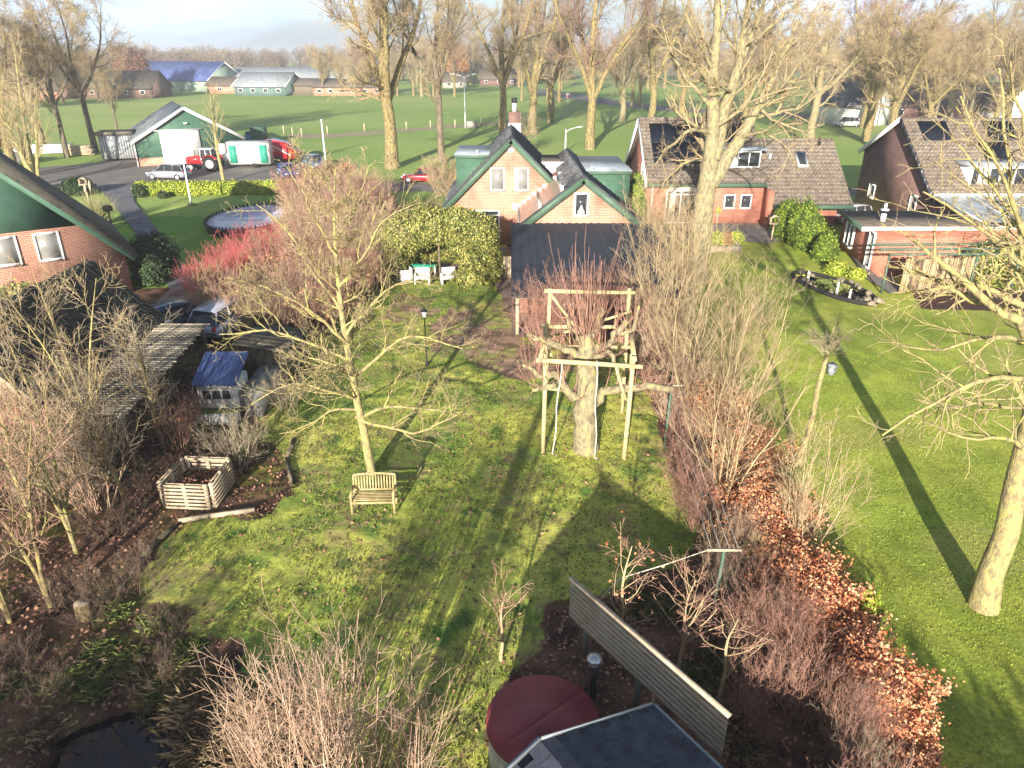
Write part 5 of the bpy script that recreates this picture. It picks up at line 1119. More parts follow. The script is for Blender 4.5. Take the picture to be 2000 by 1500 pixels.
farm('dark low farmhouse with white dormer windows behind the oaks at the far left', 215, 192, 26, 12, 3, 7.2, M['brick_dark'], M['tile_moss'], -4, wins=5, name='farmhouse', cat='farmhouse')
farm('brown brick cottage at the far left edge behind the oaks', 60, 195, 18, 9, 2.8, 6, M['brick_pink'], M['tile_brown'], 3, wins=3, name='cottage', cat='cottage')
farm('low brown-roofed stable next to the solar barn', 455, 183, 18, 10, 2.6, 4.8, M['brick_pink'], M['tile_brown'], -8, wins=2, cat='stable', name='stable')
farm('pale grey-roofed farm shed with small white windows right of the solar barn', 508, 187, 17, 15, 2.8, 6.4, mat('wall_teal', (.1, .16, .15), .5, .8), M['corr_grey'], -10, wins=4, white=True)
farm('long grey-roofed cattle shed behind the pale farm shed', 560, 176, 44, 20, 3.4, 7.2, M['wood_grey'], M['corr_grey'], -6)
farm('open dark timber shed with a brown roof right of the pale farm shed', 600, 186, 20, 9, 3, 4.6, M['bark_dark'], M['tile_brown'], -6, wins=0)
farm('row of low brick sheds with white doors far behind the tall oaks', 680, 187, 22, 9, 2.6, 4.4, M['brick_pink'], M['tile_brown'], -4, wins=6)
farm('small white-walled cottage far beyond the two-armed street lamp', 888, 172, 9, 8, 2.6, 5.5, M['concrete'], M['tile_brown'], 5, wins=2, name='cottage', cat='cottage')
farm('distant cottage with a white gable right of the street lamp', 975, 168, 16, 9, 2.8, 6, M['brick_dark'], M['tile_brown'], -3, wins=3, name='cottage', cat='cottage')
g = farm('white timber-framed barn with a steep dark roof in the right distance', 1712, 245, 8.5, 12, 3.6, 8.0, M['white'], M['tile_dark'], 24, name='white_barn', axis='y', cat='barn')
for x in (-2.6, 0, 2.6): mb = MB(); mb.box(x-.12, x+.12, -.06, -.02, 0, 3.6); part('timber', mb, M['bark_dark'], g)
farm('long low house with a grey roof behind the dark brick house', 1860, 236, 30, 10, 3, 6.5, M['brick_dark'], M['tile_brown'], 5, name='house', cat='house', wins=4)
farm('small whitewashed outbuilding beyond the ridge of the dark brick house', 1985, 240, 9, 8, 2.6, 6.0, M['white'], M['tile_brown'], 10, name='outbuilding', axis='y', cat='outbuilding')
farm('tiny pale farmhouse on the horizon between the woods', 365, 127, 26, 14, 3.5, 8, M['concrete'], M['tile_brown'], 8, name='farmhouse', cat='farmhouse')
# road sign and bench posts by the far road
t = thing('road_sign', 'small red and white direction sign beside the far road', 'sign', G(1109, 203)); mb = MB(); mb.cyl((0, 0, 0), .06, 2.6, 8); part('post', mb, M['galv'], t); mb = MB(); mb.box(-.5, .5, -.05, .02, 1.5, 2.6); part('sign_face', mb, M['white'], t); mb = MB(); mb.box(-.4, .4, -.07, -.055, 1.65, 2.1); part('sign_stripe', mb, M['red_paint'], t)
# ---------------------------------------------------------------- clipped hedges, ivy, conifers
def leafobj(name, label, cat, base, ells, n, size, m, seed, group=None, stems=None, shell=.25, jit=.8):
    t = thing(name, label, cat, base, 0, group); rng = np.random.default_rng(seed); V, F = blob_leaves(ells, n, size, rng, shell=shell, jit=jit)
    link('foliage', mesh_np('foliage', V-np.array(base), F, m), t)
    if stems:
        for a, b in stems: mb = MB(); mb.tube([a, b], [.06, .05], 8); part('post', mb, M['bark_dark'], t, world=True)
    return t
a = G(268, 383); b = G(572, 380); n = 22
ell = [(a[0]+(b[0]-a[0])*(k+.5)/n, a[1]+.3+(b[1]-a[1])*(k+.5)/n, .55, .75, .6, .72) for k in range(n)]
leafobj('clipped_hedge', 'long low yellow-green clipped hedge between the yard and the front lawn', 'hedge', (a[0], a[1], 0), ell, 26000, .085, M['laurel'], 1)
# ivy arbour
iv = [(-6.0, 40.6, 2.7, 1.5, 2.0, 1.0), (-4.6, 40.8, 3.0, 1.7, 2.2, .9), (-3.1, 40.8, 3.0, 1.5, 2.2, .95), (-2.1, 40.0, 2.7, 1.3, 1.6, 1.1), (-1.9, 39.6, 1.5, 1.1, 1.1, 1.6), (-2.4, 39.1, .5, .9, .7, .6), (-1.5, 39.9, .7, .9, 1.0, .9), (-6.9, 40.6, 1.6, .7, 1.3, 1.6), (-6.6, 41.3, .8, .8, 1.2, 1.0), (-5.2, 42.6, 2.0, 2, .5, 1.6)]
leafobj('ivy_arbour', 'large ivy-covered arbour sheltering white seats in front of the pink house', 'arbour', (-4.3, 40.5, 0), iv, 150000, .06, M['ivy'], 2, stems=[((-6.6, 39.6, 0), (-6.6, 39.6, 2.6)), ((-4.1, 39.3, 0), (-4.1, 39.3, 2.6)), ((-2.6, 39.3, 0), (-2.6, 39.3, 2.4))], shell=.3)
leafobj('thuja', 'slim yellow-green conifer at the left corner of the red brick house', 'conifer', (9.2, 54, 0), [(9.35, 54.2, 1.2, .75, .75, 1.5), (9.3, 54.2, 2.6, .5, .5, 1.3)], 9000, .09, M['thuja'], 3)
p = G(1535, 468); leafobj('thuja', 'round bright conifer nearest the terrace, left of the bare forked shrub', 'conifer', p, [(p[0], p[1], 1.1, 1.1, 1.0, 1.3), (p[0]+.1, p[1], 2.0, .75, .75, .8)], 14000, .075, M['thuja'], 4)
p = G(1580, 490); leafobj('thuja', 'large dark green conifer right of the bare forked shrub', 'conifer', p, [(p[0]-.2, p[1]+1.0, 1.4, 1.0, 1.0, 1.6), (p[0]+.1, p[1]+.3, 1.0, 1.1, 1.0, 1.2)], 17000, .075, M['thuja'], 5)
p = G(1612, 512); leafobj('thuja', 'small bright conifer closest to the garden pond', 'conifer', p, [(p[0], p[1]+.3, .7, .7, .7, 1.0)], 8000, .075, M['thuja'], 6)
p = G(290, 560); leafobj('evergreen_shrub', 'dark evergreen shrub at the corner of the left brick house', 'shrub', p, [(p[0]-.4, p[1]+2.0, 1.1, 1.3, 1.5, 1.4), (p[0]+.2, p[1]+.4, .7, .8, .8, .8)], 12000, .08, M['evergreen'], 7)
p = G(150, 382); leafobj('evergreen_shrub', 'low dark evergreen mound beside the drive at the far left', 'shrub', p, [(p[0], p[1]+.5, .6, 1.4, 1.0, .9)], 5000, .1, M['evergreen'], 8)
p = G(282, 382); leafobj('evergreen_shrub', 'small dark clipped bush in front of the left end of the yellow hedge', 'shrub', (p[0], p[1]-.9, 0), [(p[0], p[1]-.8, .5, .55, .45, .6)], 2500, .08, M['evergreen'], 9)
p = G(327, 384); leafobj('evergreen_shrub', 'tiny dark ball of a bush at the foot of the yellow hedge', 'shrub', (p[0], p[1]-.9, 0), [(p[0], p[1]-.9, .3, .4, .35, .35)], 1200, .07, M['evergreen'], 10)
leafobj('ivy_bush', 'pale leafy climber against the shed roof under the left brick wall', 'climber', (-18.5, 28.5, 0), [(-18.2, 28.4, 3.2, .9, .7, .6), (-19.8, 27.4, 3.0, 1.1, .7, .7), (-21.2, 26.4, 2.8, 1.0, .8, .8), (-19.6, 27.6, 1.6, 1.8, .6, 1.6)], 9000, .07, M['ivy'], 11)
p = G(1960, 560); leafobj('evergreen_shrub', 'broad grey-green shrub behind the branches at the right edge', 'shrub', p, [(p[0], p[1]+1, 1.0, 2.0, 1.3, 1.3)], 9000, .09, M['ivy'], 12)
p = G(1530, 492); 
p = G(1640, 540); leafobj('fern_clump', 'low yellow-green plants by the far side of the garden pond', 'plant', p, [(p[0], p[1]+.5, .3, .7, .5, .45), (p[0]+.8, p[1]-.4, .25, .5, .4, .35)], 1800, .07, M['laurel'], 13)
p = G(815, 400); leafobj('leafy_shrub', 'yellow-flecked leafy shrub between the ivy arbour and the red car', 'shrub', (p[0], 52, 0), [(-6.9, 52, 1.2, 1.0, .9, 1.2), (-7.6, 52.5, .8, .9, .8, .8)], 5000, .07, M['ivy'], 14)
# pampas grass
p = G(195, 440); t = thing('pampas_grass', 'pale pampas grass clump with two tall plumes beside the paved path', 'grass clump', p); rng = np.random.default_rng(4)
link('leaves', mesh_np('leaves', *shrub_mesh(71, n=420, h=2.6, base_r=.22, r=.014, sub=(), up=-.17, wig=.04, lean=34)[0], mat('pampas', [(.16, .16, .06), (.3, .29, .13), (.45, .41, .25)], 3, .8, island=.5)), t)
for dx, h in ((-.5, 3.2), (-.1, 3.4)):
    mb = MB(); mb.tube([(dx*.3, 0, 0), (dx, 0, h-.8), (dx+.05, 0, h-.6), (dx+.08, 0, h-.3), (dx+.1, 0, h)], [.015, .015, .09, .1, .02], 7); part('plume', mb, M['wood_pale'], t)
# ---------------------------------------------------------------- named foreground trees
def Q(Y, *pts): return [GY(a, b, Y+dy) for a, b, dy in pts]
# walnut behind bench
B = G(728, 927); Y = B[1]
tr_w = Q(Y, (728, 930, 0), (716, 870, 0), (700, 790, 0), (688, 730, .05), (670, 640, .1), (662, 560, .1), (655, 480, .1), (650, 400, .1), (655, 330, .2))
def limb(Y, r, *pts): return (Q(Y, *pts), [r, r*.75, r*.5, r*.25])
limbs = [limb(Y, .055, (698, 780, 0), (640, 760, -.6), (560, 745, -1.1), (490, 790, -1.4)),
         limb(Y, .05, (700, 800, 0), (650, 800, .9), (600, 830, 1.6), (545, 850, 2.0)),
         limb(Y, .06, (706, 815, 0), (760, 790, .3), (830, 800, .6), (920, 810, .9)),
         limb(Y, .055, (708, 822, 0), (770, 840, -.6), (830, 845, -1.0), (905, 800, -1.3)),
         limb(Y, .06, (690, 735, 0), (740, 700, -.3), (800, 650, -.6), (905, 680, -.8)),
         limb(Y, .06, (684, 705, .0), (610, 670, .4), (520, 640, .8), (430, 655, 1.1)),
         limb(Y, .055, (677, 670, 0), (600, 600, -.6), (520, 560, -1.1), (440, 540, -1.4)),
         limb(Y, .055, (675, 655, 0), (730, 590, .4), (780, 540, .7), (850, 560, .9)),
         limb(Y, .05, (668, 610, 0), (600, 520, .6), (560, 440, .9), (500, 400, 1.1)),
         limb(Y, .045, (662, 560, 0), (720, 490, -.5), (745, 430, -.8), (800, 400, -1.0)),
         limb(Y, .04, (658, 500, 0), (610, 430, -.4), (590, 370, -.7), (560, 330, -.8)),
         limb(Y, .04, (655, 470, 0), (700, 400, .4), (710, 350, .6), (730, 310, .7)),
         limb(Y, .035, (690, 735, 0), (650, 720, -1.4), (600, 730, -2.2), (570, 770, -2.7)),
         limb(Y, .035, (680, 680, 0), (720, 660, 1.4), (760, 650, 2.3), (800, 680, 2.8))]
make_tree('walnut_tree', 'bare lichen-yellow walnut tree growing straight behind the garden bench', 'tree', B, [(tr_w, [.15, .125, .115, .105, .09, .075, .055, .035, .015])],
          [dict(n=20, t0=.28, t1=.97, a0=40, a1=75, lr=.0, labs=1.9, up=.06, wig=.14, K=9, rr=.42, S=5, src='trunk', tfall=.45),
           L_(9, .2, .95, 25, 60, .5, .08, .2, 6, .6, 4, rmin=.010), L_(6, .2, .98, 25, 60, .6, .08, .24, 5, .65, 3, rmin=.0075, Lmin=.2), L_(2, .4, .98, 25, 60, .6, .1, .2, 3, .8, 3, rmin=.006, Lmin=.14)], M['bark_lichen'], M['twig_tan'], 11, limbs=limbs, twig_from=4)
# pollard in the climbing frame
B = G(1143, 878); Y = B[1]
trk = Q(Y, (1143, 885, 0), (1142, 850, 0), (1143, 800, 0), (1147, 760, .1), (1148, 720, .15), (1146, 680, .2), (1143, 650, .2))
pl = [limb(Y, .19, (1140, 790, 0), (1115, 765, -.1), (1095, 748, -.2), (1062, 738, -.2)), limb(Y, .1, (1085, 748, -.2), (1065, 757, -.3), (1048, 757, -.4), (1040, 760, -.4)),
      limb(Y, .1, (1062, 740, -.2), (1045, 725, -.2), (1034, 720, -.2), (1025, 716, -.2)), limb(Y, .17, (1155, 790, 0), (1180, 765, -.1), (1215, 748, -.2), (1312, 762, -.3)),
      limb(Y, .15, (1140, 700, .2), (1115, 690, .3), (1085, 668, .4), (1030, 655, .4)), limb(Y, .15, (1155, 695, .2), (1180, 680, .4), (1200, 655, .5), (1222, 628, .6)),
      limb(Y, .11, (1155, 705, .2), (1175, 690, -.1), (1195, 690, -.3), (1200, 712, -.4)), limb(Y, .12, (1150, 670, .2), (1165, 640, .5), (1175, 615, .6), (1180, 600, .7)),
      limb(Y, .12, (1140, 670, .2), (1125, 650, .6), (1115, 640, .8), (1112, 620, 1.0)), limb(Y, .08, (1205, 650, .5), (1225, 655, .5), (1240, 640, .4), (1245, 600, .4))]
pl = [(p, [r[0], r[0]*.85, r[0]*.75, r[0]*.6]) for p, r in pl]
make_tree('pollarded_tree', 'thick pollarded tree stump with sawn arms and upright shoots inside the timber climbing frame', 'tree', B, [(trk, [.5, .38, .36, .40, .36, .3, .22])],
          [dict(n=80, t0=.78, t1=1.0, a0=5, a1=45, lr=0, labs=3.4, up=.2, wig=.06, K=8, rr=.04, S=3, src='trunk', rmin=.009, tfall=.2),
           dict(n=12, t0=.25, t1=.98, a0=40, a1=90, lr=0, labs=1.1, up=.7, wig=.1, K=5, rr=.2, S=3, src='limbs', rmin=.009, tfall=.1),
           L_(2, .2, .9, 10, 35, .45, .2, .08, 4, .6, 3, rmin=.005)], M['bark_pale'], M['twig_red'], 12, limbs=pl, twig_from=1, sides=10)
# its tall shoots, reddish
# forked giant left of red house
B = G(1357, 548); Y = B[1]
g1 = Q(Y, (1357, 560, 0), (1362, 480, 0), (1372, 400, 0), (1388, 345, 0), (1392, 280, 0), (1390, 200, 0), (1396, 120, 0), (1400, 40, 0), (1405, -60, 0))
g2 = Q(Y, (1388, 360, 0), (1412, 320, .3), (1440, 280, .5), (1462, 240, .8), (1500, 170, 1.2), (1530, 110, 1.5), (1560, 40, 1.8))
g3 = Q(Y, (1392, 310, 0), (1405, 270, .2), (1418, 200, .3), (1440, 140, .2), (1452, 80, 0), (1462, 0, -.2), (1480, -70, -.3))
g4 = Q(Y, (1440, 130, .2), (1465, 80, .5), (1485, 30, .8), (1500, -20, 1.1))
lim = [limb(Y, .14, (1392, 260, 0), (1340, 250, -1.0), (1300, 290, -1.6), (1275, 330, -2)), limb(Y, .12, (1390, 320, 0), (1350, 310, 1.0), (1310, 340, 1.6), (1290, 370, 1.8)),
       limb(Y, .12, (1390, 210, 0), (1350, 160, .5), (1310, 110, 1), (1290, 40, 1.2)), limb(Y, .1, (1395, 140, 0), (1360, 80, -.7), (1340, 20, -1), (1320, -30, -1.2)),
       limb(Y, .12, (1470, 230, .8), (1540, 220, 1), (1590, 190, 1.3), (1630, 150, 1.4)), limb(Y, .1, (1480, 210, 1), (1520, 240, .2), (1570, 260, -.4), (1610, 240, -.8)),
       limb(Y, .1, (1440, 270, .5), (1500, 255, -.8), (1540, 290, -1.5), (1560, 330, -1.9)), limb(Y, .1, (1418, 200, .3), (1450, 170, 1), (1490, 120, 1.8), (1520, 60, 2.2)), limb(Y, .09, (1452, 90, 0), (1500, 60, -.6), (1540, 20, -1), (1580, -20, -1.3))]
make_tree('forked_tree', 'huge pale-barked forked tree rising in front of the red brick house', 'tree', B, [(g1, [.78, .62, .56, .5, .36, .3, .25, .18, .08]), (g2, [.42, .38, .33, .26, .2, .14, .08]), (g3, [.4, .34, .28, .22, .17, .12, .08]), (g4, [.16, .13, .1, .06])],
          [dict(n=13, t0=.35, t1=.98, a0=35, a1=70, lr=0, labs=4.6, up=.1, wig=.13, K=9, rr=.38, S=5, src='trunk', tfall=.35),
           L_(7, .2, .95, 25, 65, .5, .04, .15, 6, .55, 4, rmin=.016), L_(6, .15, .98, 25, 60, .6, .03, .16, 4, .6, 3, rmin=.011, Lmin=.5), L_(2, .2, .98, 20, 50, .6, .0, .12, 3, .7, 3, rmin=.008, Lmin=.3)], M['bark_pale'], M['twig_oak'], 13, limbs=lim, twig_from=2, sides=12)
# right foreground big tree
B = G(1922, 1183); Y = B[1]
h1 = Q(Y, (1918, 1192, 0), (1938, 1130, 0), (1962, 1060, 0), (1985, 990, 0), (2004, 900, .1), (2022, 800, .2), (2038, 700, .2), (2046, 600, .3), (2050, 480, .3), (2050, 360, .4), (2046, 240, .4), (2040, 120, .4))
h2 = Q(Y, (2030, 760, .2), (2060, 680, .6), (2090, 560, 1), (2110, 420, 1.3), (2110, 280, 1.4))
hl = [limb(Y, .12, (2040, 690, .2), (1975, 620, .3), (1900, 560, .2), (1790, 470, .1)), limb(Y, .08, (1965, 612, .2), (1880, 580, .8), (1800, 530, 1.3), (1725, 520, 1.6)),
      limb(Y, .075, (2030, 750, .1), (1950, 730, -.6), (1840, 775, -1.0), (1730, 850, -1.2)), limb(Y, .06, (2040, 680, .1), (1930, 650, -.8), (1840, 690, -1.3), (1760, 670, -1.6)),
      limb(Y, .055, (2024, 800, .1), (1940, 785, .8), (1860, 800, 1.3), (1790, 780, 1.6)), limb(Y, .06, (2046, 570, .3), (1960, 480, -.5), (1880, 420, -.9), (1800, 380, -1.0)),
      limb(Y, .065, (2044, 600, .3), (1990, 480, .9), (1968, 330, 1.2), (1952, 130, 1.4)), limb(Y, .055, (2046, 560, .3), (1985, 420, -.5), (1930, 300, -.8), (1870, 190, -.9)),
      limb(Y, .05, (2048, 450, .3), (2010, 330, -.5), (1990, 220, -.8), (1975, 120, -.9)), limb(Y, .06, (2008, 880, .1), (1960, 850, -.5), (1900, 865, -.9), (1820, 830, -1.1)),
      limb(Y, .08, (2044, 620, .2), (1930, 560, .6), (1840, 560, .9), (1740, 575, 1.2)), limb(Y, .05, (2048, 500, .3), (1950, 380, .9), (1880, 300, 1.2), (1820, 230, 1.4))]
make_tree('lichen_tree', 'large bare tree with a yellow lichened leaning trunk at the right edge of the lawn', 'tree', B, [(h1, [.36, .27, .25, .24, .22, .2, .17, .14, .11, .08, .05, .02]), (h2, [.16, .14, .11, .07, .03])],
          [dict(n=10, t0=.35, t1=.97, a0=40, a1=80, lr=0, labs=2.4, up=.05, wig=.15, K=9, rr=.4, S=5, src='trunk', tfall=.5),
           L_(9, .2, .97, 30, 65, .48, .05, .2, 6, .55, 4, rmin=.010), L_(6, .15, .98, 25, 65, .55, .03, .22, 5, .6, 3, rmin=.0055, Lmin=.25)], M['bark_lichen'], M['twig_tan'], 14, limbs=hl, twig_from=3, sides=12)
# small tree with nest box
B = G(1558, 908); Y = B[1]
s1 = Q(Y, (1556, 912, 0), (1575, 860, 0), (1590, 800, 0), (1597, 760, 0), (1608, 715, 0), (1617, 692, 0), (1622, 665, 0))
make_tree('small_tree', 'slender crooked young tree with a nest box on the right-hand lawn', 'tree', B, [(s1, [.13, .10, .09, .085, .075, .07, .04])],
          [dict(n=16, t0=.86, t1=1, a0=20, a1=85, lr=0, labs=.95, up=.08, wig=.16, K=5, rr=.4, S=4, src='trunk', tfall=.1), L_(5, .2, .95, 25, 60, .55, .05, .18, 4, .6, 3, rmin=.007), L_(4, .2, .95, 25, 60, .6, .05, .18, 3, .6, 3, rmin=.005, Lmin=.15)], M['bark_lichen'], M['twig_grey'], 15, twig_from=2)
t = thing('nest_box', 'small blue-grey nest box fixed to the slender young tree', 'nest box', GY(1624, 722, Y-.02)); t.rotation_euler = (0, 0, math.radians(25))
mb = MB(); mb.box(-.1, .1, -.09, .09, -.14, .12); part('box', mb, M['corr_grey'], t); mb = MB(); mb.prism([(-.13, .1), (.11, .1), (.11, .2), (-.13, .16)], -.13, .12, 'x'); part('lid', mb, M['corr_grey'], t); mb = MB(); mb.tube([(0, -.095, .02), (0, -.088, .02)], .025, 10); part('entrance_hole', mb, M['black'], t)
# bare forked shrub between thujas
B = G(1552, 478); Y = B[1]
make_tree('forked_shrub', 'small bare ash-grey tree with a ball of twigs between the conifers', 'tree', B, [(Q(Y, (1552, 480, 0), (1562, 450, 0), (1572, 420, 0), (1574, 405, 0)), [.09, .07, .06, .04])],
          [dict(n=16, t0=.5, t1=1, a0=20, a1=60, lr=0, labs=1.3, up=.12, wig=.14, K=5, rr=.4, S=4, src='trunk', tfall=.2), L_(6, .2, .95, 25, 60, .6, .05, .18, 4, .6, 3, rmin=.012)], M['bark_pale'], M['twig_grey'], 16, twig_from=2)
# left thicket: small multi-stem trees
TH = [(205, 930, 6.6, 'lichened bare tree with a fan of branches in front of the slatted pergola', -.2, 'bark_lichen'), (100, 1185, 5.4, 'thin curved bare tree nearest the round log at the left', -.3, 'bark'), (322, 885, 4.6, 'slender bare tree between the pergola and the compost bin', .1, 'bark'),
      (60, 1010, 6.0, 'bare tree at the left edge in front of the pale gable fascia', -.2, 'bark_lichen'), (20, 1215, 4.6, 'leaning bare tree in the lower left corner thicket', -.3, 'bark'), (255, 1010, 4.4, 'bare tree with crossing twigs just left of the compost bin', .2, 'bark'), (150, 1080, 5.0, 'straggly bare tree halfway along the dark wooden edging', 0, 'bark_lichen'),
      (-60, 930, 6.5, 'bare tree mostly outside the left edge', 0, 'bark'), (120, 930, 6.0, 'crooked bare tree against the shed roof', .1, 'bark'), (-50, 1130, 5.0, 'bare twiggy tree cut by the left edge of the picture', 0, 'bark')]
for i, (px, py, h, lab, lean, bk) in enumerate(TH):
    B = G(px, py); rg = np.random.default_rng(40+i); n = 3 if i % 2 == 0 else 2; trs = []
    for k in range(n):
        a = rg.uniform(0, 6.28); s = rg.uniform(.15, .34)*h; dx, dy = math.cos(a)*s+lean, math.sin(a)*s*.7
        trs.append(([(B[0]+dx*q*q, B[1]+dy*q*q, h*q*rg.uniform(.95, 1.0)) for q in (0, .2, .45, .7, 1)], [.06, .05, .036, .024, .008]))
    make_tree('thicket_tree', lab, 'tree', B, trs, [dict(n=14, t0=.2, t1=.98, a0=25, a1=65, lr=0, labs=1.9, up=.1, wig=.13, K=7, rr=.45, S=4, src='trunk', tfall=.45), L_(7, .2, .97, 25, 60, .55, .06, .13, 5, .55, 3, rmin=.008), L_(2.0, .2, .98, 25, 55, .6, .03, .13, 4, .6, 3, rmin=.005, Lmin=.25)], M[bk], M[['twig_tan', 'twig_red', 'twig_grey'][i % 3]], 60+i, twig_from=2, sides=6)
# shrubs by the plank screen
for i, (px, py, h, lab) in enumerate([(978, 1290, 1.9, 'small bare fruit tree left of the plank screen'), (1205, 1300, 3.0, 'knobbly bare fruit tree with a few dead leaves behind the plank screen'), (1335, 1330, 2.5, 'dense bare bush behind the middle of the plank screen'), (1320, 1395, 2.2, 'low reddish bush right behind the lower end of the plank screen')]):
    B = G(px, py); 
    if i == 1: B = (2.3, 11.6, 0)
    if i == 2: B = (3.55, 11.2, 0)
    if i == 3: B = (4.2, 10.4, 0)
    make_tree('fruit_tree', lab, 'tree', B, [([(B[0], B[1], 0), (B[0]+.05, B[1], h*.35), (B[0], B[1]+.1, h*.7), (B[0]+.12, B[1], h)], [.045, .038, .026, .01])],
              [dict(n=12 if i != 2 else 20, t0=.25, t1=.98, a0=30, a1=65, lr=0, labs=1.25, up=.1, wig=.13, K=6, rr=.5, S=4, src='trunk', tfall=.4), L_(5, .2, .95, 30, 60, .45, .08, .17, 4, .6, 3, rmin=.006), L_(3, .2, .95, 30, 60, .5, .05, .17, 3, .6, 3, rmin=.004, Lmin=.1)], M['twig_tan'], M['twig_red'], 80+i, leaves=(60, .04, M['beech']) if i == 1 else None, sides=5)
# ---------------------------------------------------------------- oak variants for the rows behind
def oak_proto(seed, H=21, spread=1.0, r=.62, twigs=(12, 9, 7), fork=.32, bark='bark', twig='twig_oak', up=.10):
    rg = np.random.default_rng(seed); trs = []
    zf = H*fork; top = [(rg.normal()*.4, rg.normal()*.4, H*q) for q in (.5, .7, .9)]
    trs.append(([(0, 0, -.1), (.05, 0, zf*.5), (0, .05, zf)]+top, [r*1.25, r*.95, r*.85, r*.6, r*.35, r*.1]))
    for k in range(3):
        a = k*2.1+rg.uniform(-.4, .4); s = H*.26*spread
        trs.append(([(0, 0, zf*.92), (math.cos(a)*s*.3, math.sin(a)*s*.3, H*.45), (math.cos(a)*s*.75, math.sin(a)*s*.75, H*.65), (math.cos(a)*s, math.sin(a)*s, H*.9)], [r*.6, r*.48, r*.3, r*.08]))
    return make_tree('oak_tree', 'x', 'tree', (0, 0, 0), trs, [dict(n=twigs[0], t0=.3, t1=.98, a0=30, a1=75, lr=0, labs=H*.30*spread, up=up, wig=.15, K=8, rr=.4, S=5, src='trunk', tfall=.45),
        L_(twigs[1], .15, .95, 25, 65, .48, .05, .15, 5, .5, 3, rmin=.022), L_(twigs[2], .15, .98, 25, 60, .6, .04, .15, 4, .6, 3, rmin=.016, Lmin=.7), L_(3, .2, .98, 20, 50, .6, .03, .14, 3, .7, 3, rmin=.011, Lmin=.6)], M[bark], M[twig], seed, twig_from=2, sides=8)
protos = [oak_proto(101), oak_proto(102, 20, 1.2, .55), oak_proto(103, 22, .8, .55, fork=.22, twig='twig_grey'), oak_proto(104, 19, 1.3, .6, fork=.4, bark='bark_pale', twig='twig_tan'), oak_proto(105, 20, .9, .35, (11, 7, 7), .4, 'bark_dark', 'twig_oak'), oak_proto(106, 21, 1.25, .5, (10, 8, 7), .26, up=.14, twig='twig_purple'), oak_proto(107, 22, .9, .5, (13, 8, 7), .3, up=.05)]
used = set()
def place(k, loc, rz, s, label, group=None, name='oak_tree', sz=None):
    o = protos[k] if k not in used else copy_tree(protos[k]); used.add(k); o.name = name; o.location = loc; o.rotation_euler = (0, 0, rz); o.scale = (s, s, sz or s)
    o['label'] = label; o['category'] = 'tree'
    if group: o['group'] = group
    elif 'group' in o: del o['group']
    return o
OK_ = [(765, 328, 0, .4, 1.12, 'massive pale oak left of the twin-gabled house'), (862, 318, 4, 1.0, 1.15, 'dark-limbed oak directly right of the massive pale oak'),
       (1152, 292, 5, 2.0, 1.2, 'broad oak behind the dormer with its shadow on the grass'), (983, 262, 6, 3.3, 1.15, 'tall upright oak behind the brick chimney, left one of the pair'), (1040, 262, 2, 1.3, 1.15, 'tall upright oak behind the brick chimney, right one of the pair'),
       (1270, 262, 6, 4.2, 1.15, 'oak just left of the long tiled roof'), (1075, 240, 0, 5.2, .95, 'oak behind the dark flue of the chimney'), (1215, 238, 3, .9, .9, 'oak standing beside the far road, centre'), (1330, 240, 0, 2.3, .95, 'oak behind the solar panels of the tiled roof'),
       (1452, 250, 2, 2.9, .9, 'slim oak right of the forked giant'), (1580, 285, 3, 3.5, .95, 'leaning oak at the far right corner of the tiled roof'), (1690, 275, 5, 5.5, 1.1, 'spreading oak in front of the white timber-framed barn'), (1730, 300, 0, .2, .85, 'oak beside the rear corner of the dark brick gable'),
       (1850, 240, 3, 1.9, 1.0, 'oak behind the ridge of the dark brick house'), (1960, 250, 1, 2.7, 1.1, 'brown oak at the right edge behind the dark brick house'),
       (187, 298, 4, 2.2, 1.0, 'tall straight oak immediately left of the grey site cabin'), (132, 308, 4, .2, .85, 'thinner oak left of the tall straight one by the cabin'), (85, 300, 3, 1.2, .85, 'oak behind the stack of sheet metal'), (25, 325, 2, 4, .8, 'oak at the far left edge of the yard'), (230, 258, 4, 5, .5, 'slim dark tree between the cabin and the barn')]
for i, (px, py, k, a, s, lab) in enumerate(OK_): place(k, G(px, py), a, s, lab)
# mid-distance trees in groups (each a thing)
rg = np.random.default_rng(77)
def row(n, x0, y0, x1, y1, jit, smin, smax, label, group, kk=(0, 1, 2, 3, 5, 6)):
    for i in range(n):
        t = (i+.5)/n; x = x0+(x1-x0)*t+rg.normal()*jit; y = y0+(y1-y0)*t+rg.normal()*jit; s = rg.uniform(smin, smax)
        place(int(rg.choice(kk)), (x, y, 0), rg.uniform(0, 6.28), s, label, group, sz=s*rg.uniform(.9, 1.05))
def gx(px, Y): return (px-1000)/F_*Y*.93
row(14, gx(600, 235), 245, gx(900, 235), 235, 4, .55, .8, 'bare tree behind the farm sheds', 'trees behind the farm sheds')
row(9, gx(1000, 200), 210, gx(1450, 200), 190, 5, .6, .85, 'bare tree lining the far road beyond the twin-gabled house', 'trees along the far road')
row(8, gx(1450, 170), 180, gx(2050, 170), 160, 6, .7, .9, 'bare tree in the belt behind the red and dark brick houses', 'trees behind the right-hand houses')
row(10, gx(-30, 180), 160, gx(330, 260), 230, 5, .5, .7, 'bare tree around the farmhouse at the far left', 'trees around the left farmhouse')
row(12, gx(640, 330), 340, gx(1010, 330), 330, 8, .75, 1.0, 'bare tree in the wood beyond the meadow, left of centre', 'trees beyond the meadow')
row(16, gx(960, 300), 300, gx(2100, 260), 250, 8, .8, 1.05, 'bare tree in the wood beyond the far road at the right', 'trees beyond the far road')
row(8, gx(1750, 120), 130, gx(2080, 120), 120, 4, .7, .9, 'bare tree behind the far right roofs', 'trees behind the far right roofs', (4, 1))
